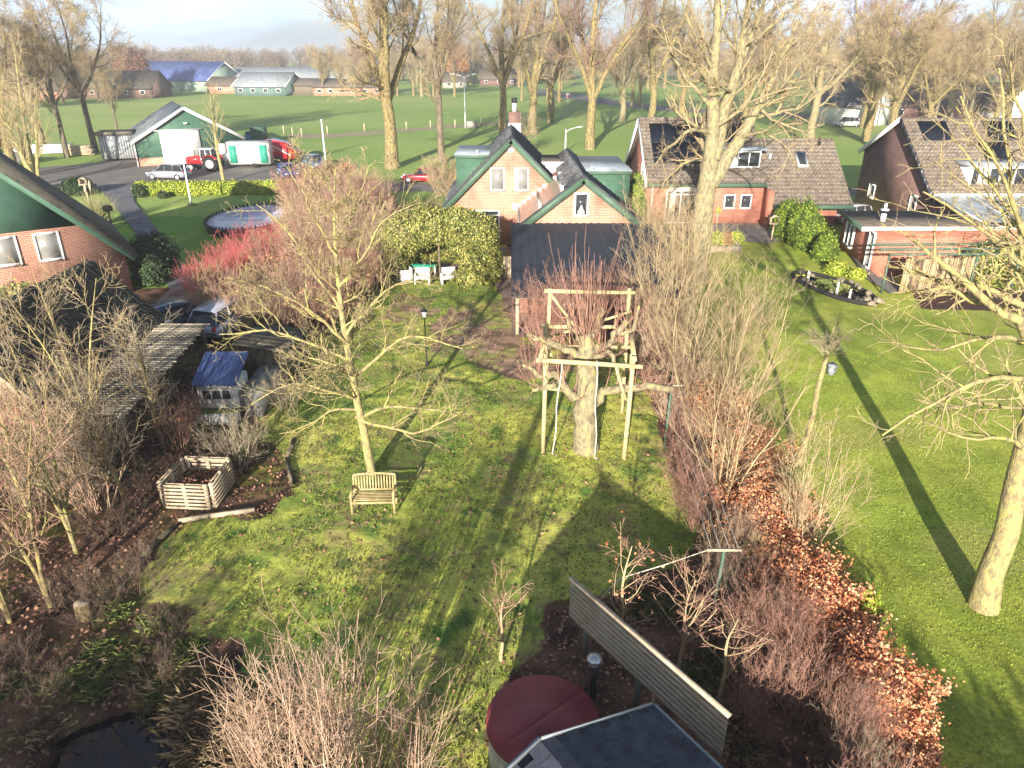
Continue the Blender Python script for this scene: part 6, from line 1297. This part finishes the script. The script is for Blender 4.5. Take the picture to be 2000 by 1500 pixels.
# copper beech and orange tree
p = G(305, 178)
def leafy_tree(px, py, h, m, label):
    p = G(px, py); o = copy_tree(protos[1]); o.name = 'beech_tree'; o.location = p; s = h/20; o.scale = (s, s, s); tag(o, label, 'tree'); 
    if 'group' in o: del o['group']
    rng = np.random.default_rng(int(px)); V, F = blob_leaves([(0, 0, 12, 7, 7, 7.5), (3, 1, 10, 5, 5, 5), (-3, 0, 11, 5, 5, 5)], 9000, .32, rng, shell=.6); link('dead_leaves', mesh_np('dead_leaves', V, F, m), o)
leafy_tree(268, 185, 15, mat('copper_leaf', [(.1, .04, .03), (.2, .09, .06), (.26, .13, .08)], 1, .7, island=.5), 'copper-brown beech tree beside the solar barn'); leafy_tree(892, 168, 14, mat('orange_leaf', [(.3, .12, .04), (.45, .2, .07)], 1, .7, island=.5), 'orange-brown leaf-holding tree behind the two-armed street lamp')
# young tree on the yard in front of barn
B = G(438, 357); Y = B[1]
make_tree('young_tree', 'slim young yard tree with upswept branches in front of the tractor', 'tree', B, [(Q(Y, (438, 358, 0), (430, 320, 0), (422, 280, 0), (418, 240, 0), (410, 185, 0)), [.2, .16, .12, .08, .03])],
          [dict(n=26, t0=.35, t1=.98, a0=25, a1=50, lr=0, labs=3.4, up=.14, wig=.07, K=6, rr=.4, S=4, src='trunk', tfall=.5), L_(6, .2, .95, 20, 50, .45, .08, .12, 4, .6, 3, rmin=.014)], M['bark_lichen'], M['twig_tan'], 31, twig_from=2)
B = G(1025, 300); make_tree('young_tree', 'small bare spreading tree on the grass behind the twin-gabled house', 'tree', B, [([(B[0], B[1], 0), (B[0], B[1], 1.5), (B[0]+.2, B[1], 3.2)], [.2, .15, .06])],
          [dict(n=18, t0=.3, t1=.98, a0=30, a1=70, lr=0, labs=3.4, up=.1, wig=.12, K=6, rr=.5, S=4, src='trunk', tfall=.2), L_(7, .2, .95, 25, 55, .5, .05, .14, 4, .6, 3, rmin=.016), L_(4, .2, .95, 25, 55, .5, .05, .14, 3, .6, 3, rmin=.013)], M['bark'], M['twig_grey'], 32, twig_from=2)
# left cluster of yard birches
for i, (px, py, h, lab) in enumerate([(60, 345, 13, 'pale multi-stemmed tree at the left end of the drive'), (8, 350, 12, 'pale bare tree on the left edge above the green gable'), (75, 360, 8, 'small bare tree above the ridge of the left house')]):
    B = G(px, py); trs = []
    for k in range(3): a = k*2.1+i; trs.append(([(B[0], B[1], 0), (B[0]+math.cos(a)*.8, B[1]+math.sin(a)*.8, h*.4), (B[0]+math.cos(a)*2, B[1]+math.sin(a)*2, h)], [.2, .13, .03]))
    make_tree('yard_tree', lab, 'tree', B, trs, [dict(n=16, t0=.2, t1=.98, a0=25, a1=60, lr=0, labs=4, up=.06, wig=.12, K=7, rr=.4, S=4, src='trunk', tfall=.4), L_(7, .2, .95, 25, 60, .5, .03, .14, 4, .6, 3, rmin=.016), L_(4, .2, .95, 25, 55, .6, .03, .14, 3, .6, 3, rmin=.012)], M['bark_lichen'], M['twig_tan'], 34+i, twig_from=2)
# far-off wood: one mass
def far_wood():
    rng = np.random.default_rng(9); P0 = []
    for i in range(620):
        d = rng.uniform(480, 1500); a = rng.uniform(-.62, .75); x, y = math.tan(a)*d, d
        P0.append((x, y, rng.uniform(13, 19)))
    for i in range(180): x = rng.uniform(-60, 420); P0.append((x, rng.uniform(360, 430), rng.uniform(12, 17)))
    for i in range(120): x = rng.uniform(-330, -120); P0.append((x, rng.uniform(330, 430)-x*.3, rng.uniform(12, 16)))
    C, Hh = [], []
    n = 420
    for x, y, h in P0:
        r = h*.36; d = unit(rng.normal(size=(n, 3)))*(rng.random((n, 1))**.4); C.append(np.stack([x+d[:, 0]*r, y+d[:, 1]*r, h*.56+d[:, 2]*h*.45], 1)); Hh.append(np.full(n, h))
    C = np.concatenate(C); m = len(C); dr = unit(rng.normal(size=(m, 3))*np.array([.6, .6, .4])+np.array([0, 0, .8])); L = rng.uniform(.5, 1.6, m)[:, None]
    s = unit(np.cross(dr, rng.normal(size=(m, 3))))*.12
    V = np.stack([C-dr*L-s, C-dr*L+s, C+dr*L+s*.3, C+dr*L-s*.3], 1).reshape(-1, 3); F = np.arange(4*m).reshape(m, 4)
    tv, tf = [], []
    P = np.array([[(x, y, 0), (x+.3, y, h*.3), (x, y, h*.7)] for x, y, h in P0]); R = np.array([[.45, .35, .15]]*len(P0)); tV, tF = tubes(P, R, 4)
    tag(link('far_wood', mesh_np('far_wood', np.concatenate([V, tV]), np.concatenate([F, tF+len(V)]), mat('far_twigs', [(.1, .075, .06), (.17, .13, .1), (.22, .18, .12)], .05, .95))), 'far-off bare woodland along the horizon', 'woodland', kind='stuff')
far_wood()
# ---------------------------------------------------------------- shrub kinds
kinds = {}
def kind(key, seed, m, **k):
    V, F = shrub_mesh(seed, **k)[0]; kinds[key] = (mesh_np('branches', V, F, M[m]), shrub_mesh(seed, **k)[1])
kind('tan', 201, 'twig_tan', n=26, h=2.5, base_r=.35, r=.02, sub=(5, 5, 2), lean=32); kind('tan2', 202, 'twig_pink', n=30, h=2.8, base_r=.4, r=.02, sub=(5, 5, 2), lean=28)
kind('red', 203, 'twig_dogwood', n=46, h=2.1, base_r=.5, r=.012, sub=(4, 2), lean=38, wig=.05, rmin=.006); kind('grey', 204, 'twig_grey', n=22, h=2.2, base_r=.3, r=.02, sub=(6, 5, 2), lean=40)
kind('purple', 205, 'twig_purple', n=26, h=1.7, base_r=.45, r=.014, sub=(6, 5, 2), lean=50); kind('coral', 208, 'twig_red', n=30, h=2.6, base_r=.4, r=.016, sub=(6, 5, 2), lean=34)
kind('tall', 206, 'twig_tan', n=10, h=4.6, base_r=.22, r=.03, sub=(8, 6, 3), lean=22); kind('willow', 207, 'twig_pink', n=17, h=3.9, base_r=.4, r=.02, sub=(5, 3), lean=22, wig=.05, up=.06, rmin=.0065)
kind('brush', 211, 'brush', n=24, h=1.9, base_r=.5, r=.012, sub=(5, 5, 2), lean=60, wig=.16, rmin=.0035); kind('fuzz', 209, 'twig_tan', n=40, h=2.6, base_r=.7, r=.022, sub=(7, 6, 3), lean=50, rmin=.009); kind('fuzzred', 210, 'twig_red', n=40, h=2.6, base_r=.7, r=.022, sub=(7, 6, 3), lean=50, rmin=.009)
def shrub(k, x, y, s, label, group=None, name='bare_shrub', sz=None, leaves=None, seed=0):
    t = thing(name, label, 'shrub', (x, y, 0), 0, group); o = link('branches', kinds[k][0], t); t.scale = (s, s, sz or s); t.rotation_euler = (0, 0, (x*13.7+y*7.1) % 6.28)
    if leaves:
        n, size, m = leaves; r = np.random.default_rng(int(x*100+y*10) & 65535); T = kinds[k][1]; T = T[T[:, 2] < np.quantile(T[:, 2], .99)]; cc = T[r.integers(0, len(T), n//8)]; C = np.repeat(cc, 8, 0)+r.normal(size=(n//8*8, 3))*(.08 if n < 5000 else .12)
        link('dead_leaves', mesh_np('dead_leaves', *leafquads(C, size, r), M[m]), t)
    return t
rs = np.random.default_rng(55)
# big hedge mass left of centre, from the red dogwood towards the road
cnt = 0
band = pw([(440, 640), (520, 690), (580, 700), (650, 640), (740, 560), (780, 480), (795, 420), (785, 392), (650, 392), (610, 430), (600, 490), (560, 560), (500, 600)])
tries = 0; pts_ = []
while len(pts_) < 50 and tries < 6000:
    tries += 1; x, y = rs.uniform(-19, -5), rs.uniform(31, 66)
    if y > 49 and 715 < 1000+F_*x/(y*cp+12*sp) < 900: continue
    if inpoly(np.array(x), np.array(y), band) and all((x-a)**2+(y-b)**2 > 1.5 for a, b in pts_): pts_.append((x, y))
for x, y in pts_:
    u = 1000+F_*x/(y*cp+12*sp)
    k = ['tan', 'tan2', 'fuzz', 'coral', 'fuzzred'][rs.integers(0, 5)]
    s = rs.uniform(.95, 1.35)
    zone = 'next to the garden shed' if y < 34 else 'nearest the lamp post lawn' if y < 37 else 'left of the ivy arbour' if y < 42 else 'behind the trampoline lawn' if y < 50 else 'below the red car' if x > -11 else 'at the road end'
    adj = {'tan': 'tan', 'tan2': 'pinkish', 'fuzz': 'dense tan', 'coral': 'reddish', 'fuzzred': 'dense reddish'}[k]
    shrub(k, x, y, s, adj+' bare shrub '+zone+' in the tall hedge', 'shrubs of the tall hedge', leaves=(240, .05, 'beech') if rs.random() < .3 else None)
for i, (px, py, s) in enumerate([(395, 585, 1.0), (425, 575, 1.15), (460, 565, 1.2), (410, 610, .8), (495, 560, 1.15), (440, 600, 1.0), (530, 550, 1.1), (555, 530, 1.1), (375, 570, .7), (470, 520, 1.0), (505, 505, 1.05), (540, 495, 1.05), (575, 500, 1.1), (450, 540, .9)]):
    p = G(px, py); shrub('red', p[0], p[1], s, 'bright red-stemmed dogwood bush in front of the trampoline', 'red dogwood bushes', 'dogwood')
for i, (px, py) in enumerate([(600, 410), (640, 400), (680, 395), (615, 440), (660, 430)]):
    p = G(px, py); shrub('fuzzred', p[0], p[1], 1.25, 'reddish bare shrub at the road end of the tall hedge', 'reddish shrubs at the road end')
for i, (x, y, s, lab) in enumerate([(-6.4, 67.5, 1.2, 'round tan bush by the left dormer of the twin-gabled house'), (-5.2, 65, .9, 'smaller tan bush just right of the red car'), (-9.5, 56, .55, 'twiggy bush below the red car'), (-6.2, 56, .6, 'twiggy bush left of the green eave box')]):
    shrub('fuzz', x, y, s, lab)
for i, (px, py, k, s) in enumerate([(600, 470, 'tan2', 1.35), (640, 500, 'coral', 1.5), (680, 470, 'tan2', 1.5), (720, 460, 'coral', 1.45), (660, 430, 'tan', 1.4), (745, 430, 'tan2', 1.25), (610, 520, 'coral', 1.3), (700, 520, 'tan', 1.35)]):
    p = G(px, py); shrub(k, p[0], p[1], s, 'tall '+{'tan2': 'pinkish', 'coral': 'reddish', 'tan': 'tan'}[k]+' shrub rising above the tall hedge', 'tall shrubs of the tall hedge')
# under-hedge left (behind coop), saplings
for i, (px, py, k, s, lab) in enumerate([(465, 915, 'grey', .9, 'thin grey sapling in the dark bed right of the compost bin'), (350, 870, 'coral', .7, 'low bush with reddish twigs behind the compost bin'), (560, 800, 'grey', .7, 'grey bush in shade right of the coop'), (420, 640, 'tan', 1.2, 'tan bush between the pale car and the garden shed'), (500, 650, 'tan', 1.2, 'tan bush behind the garden shed'), (590, 640, 'tan2', 1.1, 'pinkish bush at the lawn end of the tall hedge'), (680, 560, 'tan', 1.0, 'tan bush left of the ivy arbour')]):
    p = G(px, py); shrub(k, p[0], p[1], s, lab, leaves=(160, .04, 'beech') if i == 1 else None)
# dense dark undergrowth of the left thicket
for i in range(15):
    px, py = rs.uniform(-80, 330), rs.uniform(880, 1240); p = G(px, py)
    z = ('below the slatted pergola' if py < 960 else 'beside the curved edging' if py < 1100 else 'around the round log')+(', at the left edge' if px < 60 else ', in the middle of the thicket' if px < 220 else ', on the compost bin side')
    shrub('brush', p[0], p[1], rs.uniform(.4, .75), 'dark shrub '+z, 'undergrowth of the left thicket')
for i in range(16):
    px, py = rs.uniform(-60, 270), rs.uniform(850, 1000); px = min(px, 190) if py > 900 else px; p = G(px, py); k = ['tan', 'grey', 'tan2', 'fuzz'][i % 4]
    shrub(k, p[0], p[1], rs.uniform(.8, 1.15)*(.8 if k == 'fuzz' else 1), ['tan', 'grey', 'pinkish', 'dense tan'][i % 4]+' thicket shrub '+('at the left edge' if px < 60 else 'under the slatted pergola' if px < 200 else 'beyond the pergola post')+(', back row' if py < 930 else ', front row'), 'shrubs of the left thicket')
# right hedge strip
yy = 7.0; i = 0
while yy < 45:
    for q in range(2):
        x = 5.25+rs.uniform(-.25, .25)+q*(.75 if yy < 20 else 1.2)+max(0, yy-18)*.05; y = yy+rs.uniform(-.5, .5)
        if x < 5.2 and y < 13: continue
        k = ['tan', 'grey', 'tan2', 'tan', 'coral', 'tan'][rs.integers(0, 6)] if yy > 13 else ['purple', 'tan', 'purple'][rs.integers(0, 3)]
        s = rs.uniform(.6, .95)*(1.0 if yy > 22 else .68)
        lm = [l_ for a_, l_ in ((9, 'beside the hut roof'), (11.5, 'alongside the plank screen'), (14, 'around the near clothes post'), (18, 'beside the shadowed lawn'), (22, 'level with the pollarded tree'), (27, 'behind the far clothes post'), (33, 'level with the veranda front'), (39, 'beside the veranda roof'), (99, 'by the twin-gabled house')) if yy < a_][0]
        adj = {'tan': 'tan', 'grey': 'grey', 'tan2': 'pinkish', 'purple': 'purplish', 'coral': 'reddish'}[k]
        shrub(k, x, y, s, adj+' bare shrub '+lm+', '+['on the garden side', 'on the lawn side'][q]+' of the dividing strip', 'shrubs of the dividing strip')
    yy += 1.35; i += 1
for i, (px, py, s, lab) in enumerate([(1405, 1000, 1.0, 'tall bare shrub in the dividing strip level with the big lawn shadow'), (1330, 800, 1.15, 'tall bare shrub just right of the far clothes post'), (1290, 620, 1.2, 'tall bare shrub at the veranda end of the dividing strip'), (1420, 870, 1.1, 'tall many-stemmed shrub left of the slender young tree'), (1340, 660, 1.2, 'tall bare shrub in front of the forked giant'), (1270, 700, 1.0, 'tall bare shrub behind the climbing frame'), (1560, 1110, .8, 'tall lichened shrub above the beech hedge'), (1260, 520, 1.1, 'tall bare shrub at the right side of the veranda roof'), (1310, 540, 1.1, 'tall bare shrub between the veranda roof and the forked giant'), (1440, 740, 1.0, 'tall bare shrub leaning over the lawn beside the dark pole shadow')]):
    p = G(px, py); shrub('tall', p[0], p[1], s, lab)
# red twig shrubs in front of veranda roof
for i, (px, py, s, h) in enumerate([(1050, 640, .8, 1.4), (1085, 640, .8, 1.5), (1125, 640, .8, 1.6), (1170, 645, .8, 1.5), (1215, 650, .8, 1.5)]):
    p = G(px, py); shrub('coral', p[0], 30.2+i*.05, s*1.1, ['leftmost', 'second', 'middle', 'fourth', 'rightmost'][i]+' of the reddish upright shrubs in front of the veranda', 'reddish shrubs before the veranda', sz=s*h)
for i in range(32):
    y = rs.uniform(5.2, 14); x = rs.uniform(min(max(4.1, 5.8-(y-6)*.35), 5.8), 6.2); k = ['purple', 'grey', 'coral'][i % 3]
    lm = 'beside the hut roof' if y < 8 else 'right of the plank screen' if y < 11.5 else 'below the near clothes post'
    shrub(k, x, y, rs.uniform(.35, .62), 'low '+['purplish', 'grey', 'reddish'][i % 3]+' scrub '+lm+(', near the beech' if x > 5.8 else ', near bare soil'), 'low scrub right of the plank screen', sz=rs.uniform(.5, .8))
for i in range(16):
    y = rs.uniform(6.5, 13.5); x = rs.uniform(min(max(2.2, 5.2-(y-6)*.35), 5.3), 5.8); q = np.random.default_rng(300+i); t = thing('grass_clump', ('green' if i % 2 else 'straw-coloured')+' grass tuft on the bare soil '+('behind the plank screen' if y > 10 else 'right of the plank screen'), 'grass clump', (x, y, 0), 0, 'grass tufts by the plank screen')
    link('leaves', mesh_np('leaves', *blades(q.normal(size=(420, 3))*np.array([.22, .22, 0]), .16, .005, q, 1.4), M['sedge' if i % 2 else 'reed']), t)
# beech hedge on the lawn side
hx = lambda y: 6.85+.12*math.sin(y*.8)+max(0, y-18)*.09
for i, y in enumerate(np.arange(6.2, 24, .6)):
    if 10.6 < y < 11.2: continue
    s = (.68 if y < 9.3 else .84)+.1*math.sin(y*2.1); shrub('purple', hx(y)+rs.uniform(-.15, .15)+(.1 if y < 13 else 0), y, s*.95, 'copper-leaved beech bush '+('at the bottom edge' if y < 8.5 else 'beside the tall lawn shadow' if y < 10.7 else 'just above the laurel sprig' if y < 13 else 'level with the leaning lichened trunk' if y < 15.5 else 'level with the near clothes line' if y < 18 else 'nearest the slender young tree')+', lawn side', 'copper beech hedge bushes', 'beech_bush', leaves=(8800, .046, 'beech'))
p = G(1500, 1225); shrub('grey', p[0], p[1]-.4, .62, 'brown-leaved bush inside the dividing strip near the clothes post', leaves=(900, .035, 'oakleaf'))
p = G(1690, 1250); leafobj('laurel_bush', 'glossy green laurel sprig poking out of the copper beech hedge', 'shrub', p, [(p[0]-.2, p[1], .9, .35, .35, .5)], 500, .09, M['laurel'], 15)
p = G(1790, 1500); leafobj('laurel_bush', 'small dark green laurel at the bottom of the copper beech hedge', 'shrub', p, [(p[0]-.1, p[1], .4, .3, .4, .35)], 400, .08, M['evergreen'], 16)
# foreground willow clumps
WL = [(570, 1570, .8, 'leftmost of the upright willow clumps beside the dark pond'), (650, 1590, .95, 'tallest upright willow clump at the bottom edge beside the pond'), (725, 1580, .85, 'upright willow clump in the middle of the bottom edge'), (800, 1570, .7, 'willow clump nearest the hot tub'), (500, 1540, .5, 'low willow clump leaning over the pond edge'), (640, 1480, .62, 'short willow clump behind the tallest one'), (590, 1480, .55, 'small willow clump rising from the straw tussocks')]
for px, py, s, lab in WL:
    p = G(px, py); shrub('willow', p[0], p[1], s, lab, 'willow clumps by the pond', 'willow_shrub')
# reeds, sedge, dead grass
def clump(px, py, m, h, n, r, lab, group=None, name='grass_clump', w=.008, lean=1.2, dz=0):
    p = G(px, py); rr = np.random.default_rng(int(px+py)); C = rr.normal(size=(n, 3))*np.array([r, r, 0]); t = thing(name, lab, 'grass clump', (p[0], p[1], dz), 0, group)
    link('leaves', mesh_np('leaves', *blades(C, h, w, rr, lean), M[m]), t)
for i, (px, py) in enumerate([(395, 1400), (420, 1440), (450, 1480), (410, 1480), (470, 1520), (440, 1400), (480, 1440), (520, 1500), (430, 1520), (560, 1540)]):
    clump(px, py, 'reed', .36, 1500, .24, 'straw-coloured dead grass tussock '+('at the water edge' if px < 425 else 'among the willow stems' if px > 465 else 'between water and willows')+(', upper part of the bank' if py < 1460 else ', at the bottom edge'), 'straw tussocks by the pond', lean=1.2, w=.0045)
for i in range(14):
    px, py = rs.uniform(-20, 420), rs.uniform(1290, 1400)+rs.uniform(0, 60)*(1 if i % 2 else 0)
    if py > 1385 and px > 120: py = rs.uniform(1300, 1370)
    zx = 'at the left end' if px < 120 else 'left of the middle' if px < 220 else 'right of the middle' if px < 320 else 'at the right end'; zy = 'upper' if py < 1345 else 'lower'
    clump(px, py, 'reed' if i % 3 else 'sedge', .16, 240, .22, ('brown' if i % 3 else 'greenish')+' reed tuft '+zx+' of the pond bank, '+zy+' row', 'reed tufts on the pond bank', lean=1.6, w=.0045)
for i, (px, py) in enumerate([(300, 1225), (345, 1300), (310, 1340), (150, 1320), (200, 1270), (100, 1340), (260, 1290), (375, 1270), (230, 1200), (180, 1350)]):
    clump(px, py, 'sedge', .17, 420, .13, 'green sedge tuft among the leaf litter between lawn and pond', 'green sedge tufts', lean=1.3, w=.006)
for i in range(7):
    px, py = rs.uniform(-60, 400), rs.uniform(1190, 1380); p = G(px, py)
    shrub('brush', p[0], p[1], rs.uniform(.3, .55), 'low brown bramble '+('at the left edge' if px < 60 else 'by the round log' if px < 220 else 'between the lawn and the pond')+(', close to the water' if py > 1290 else ', away from the water'), 'brambles of the pond bank', 'bramble')
# behind the camera: hedges added to shade hut, tub and pond; a slim tree
ell = [(-1.5+k*1.0, -4.2, 1.9, .9, .8, 2.0+.25*math.sin(k*2)) for k in range(10)]
leafobj('shade_hedge', 'dense dark conifer hedge added out of view to shade the hut and tub', 'hedge', (3, -4.2, 0), ell, 40000, .12, M['evergreen'], 21, shell=.35)
make_tree('slim_tree', 'slim bare tree on the near side of the plot behind the willow clumps', 'tree', (-4.2, -1.2, 0), [([(-4.2, -1.2, 0), (-4.1, -1.2, 2.5), (-4.25, -1.1, 5), (-4.1, -1.2, 8.2)], [.3, .26, .2, .05]), ([(-4.1, -1.2, 2.3), (-3.8, -1.2, 4), (-3.7, -1.3, 6)], [.1, .08, .03])],
          [dict(n=7, t0=.4, t1=.98, a0=20, a1=45, lr=0, labs=1.8, up=.1, wig=.1, K=6, rr=.4, S=4, src='trunk', tfall=.4), L_(3, .2, .95, 20, 50, .5, .05, .14, 4, .6, 3, rmin=.008)], M['bark'], M['twig_grey'], 91, twig_from=2)
ell = [(-20+k*1.0, -3.2, 1.9, .9, .8, 2.1+.25*math.sin(k*2.3)) for k in range(12)]  # second unseen hedge, added to throw shade over the lower left bank
leafobj('shade_hedge', 'dense dark conifer hedge added out of view to shade the pond bank', 'hedge', (-14, -3.2, 0), ell, 42000, .12, M['evergreen'], 22, shell=.35)
for k, p_ in enumerate(protos):
    if k not in used:
        for ch in list(p_.children): bpy.data.objects.remove(ch)
        bpy.data.objects.remove(p_)
def number_rows():
    words = ['leftmost', 'second from the left', 'third from the left', 'fourth from the left', 'fifth from the left', 'sixth from the left', 'seventh from the left', 'eighth from the left', 'ninth from the left', 'tenth from the left', 'eleventh from the left', 'twelfth from the left', 'thirteenth from the left', 'fourteenth from the left']
    by = {}
    for o in COL.objects:
        if o.parent is None and o.get('label') and o.get('group'): by.setdefault((o['group'], o['label']), []).append(o)
    for (g, lab), L in by.items():
        if len(L) < 2 or g in ('stones round the garden pond', 'clothes line posts'): continue
        L.sort(key=lambda o: o.location[0]/max(o.location[1], 1))
        for i, o in enumerate(L):
            w = words[i] if i < len(words)-1 else None
            if i == len(L)-1: w = 'rightmost'
            if w is None: continue
            t = lab.split(', '); new = lab+', '+w
            if len(new.replace(',', '').split()) <= 16: o['label'] = new
            elif len(L) <= 2 or i in (0, len(L)-1): o['label'] = ' '.join(lab.split()[:14]).rstrip(',')+', '+w
number_rows()
bpy.context.view_layer.update()

# ---------------------------------------------------------------- the air
def haze():
    m = bpy.data.materials.new('air'); m.use_nodes = True; n = m.node_tree.nodes; l = m.node_tree.links
    n.remove(n['Principled BSDF']); v = n.new('ShaderNodeVolumePrincipled'); v.inputs['Color'].default_value = (.93, .95, 1, 1); v.inputs['Density'].default_value = HAZE
    v.inputs['Anisotropy'].default_value = .2; l.new(v.outputs[0], n['Material Output'].inputs['Volume'])
    mb = MB(); mb.box(-2600, 2600, -500, 3500, -2.2, 28); o = part('haze', mb, m); o['kind'] = 'stuff'; o['label'] = 'thin pale haze in the air over the distant fields'
HAZE = .0007
haze()
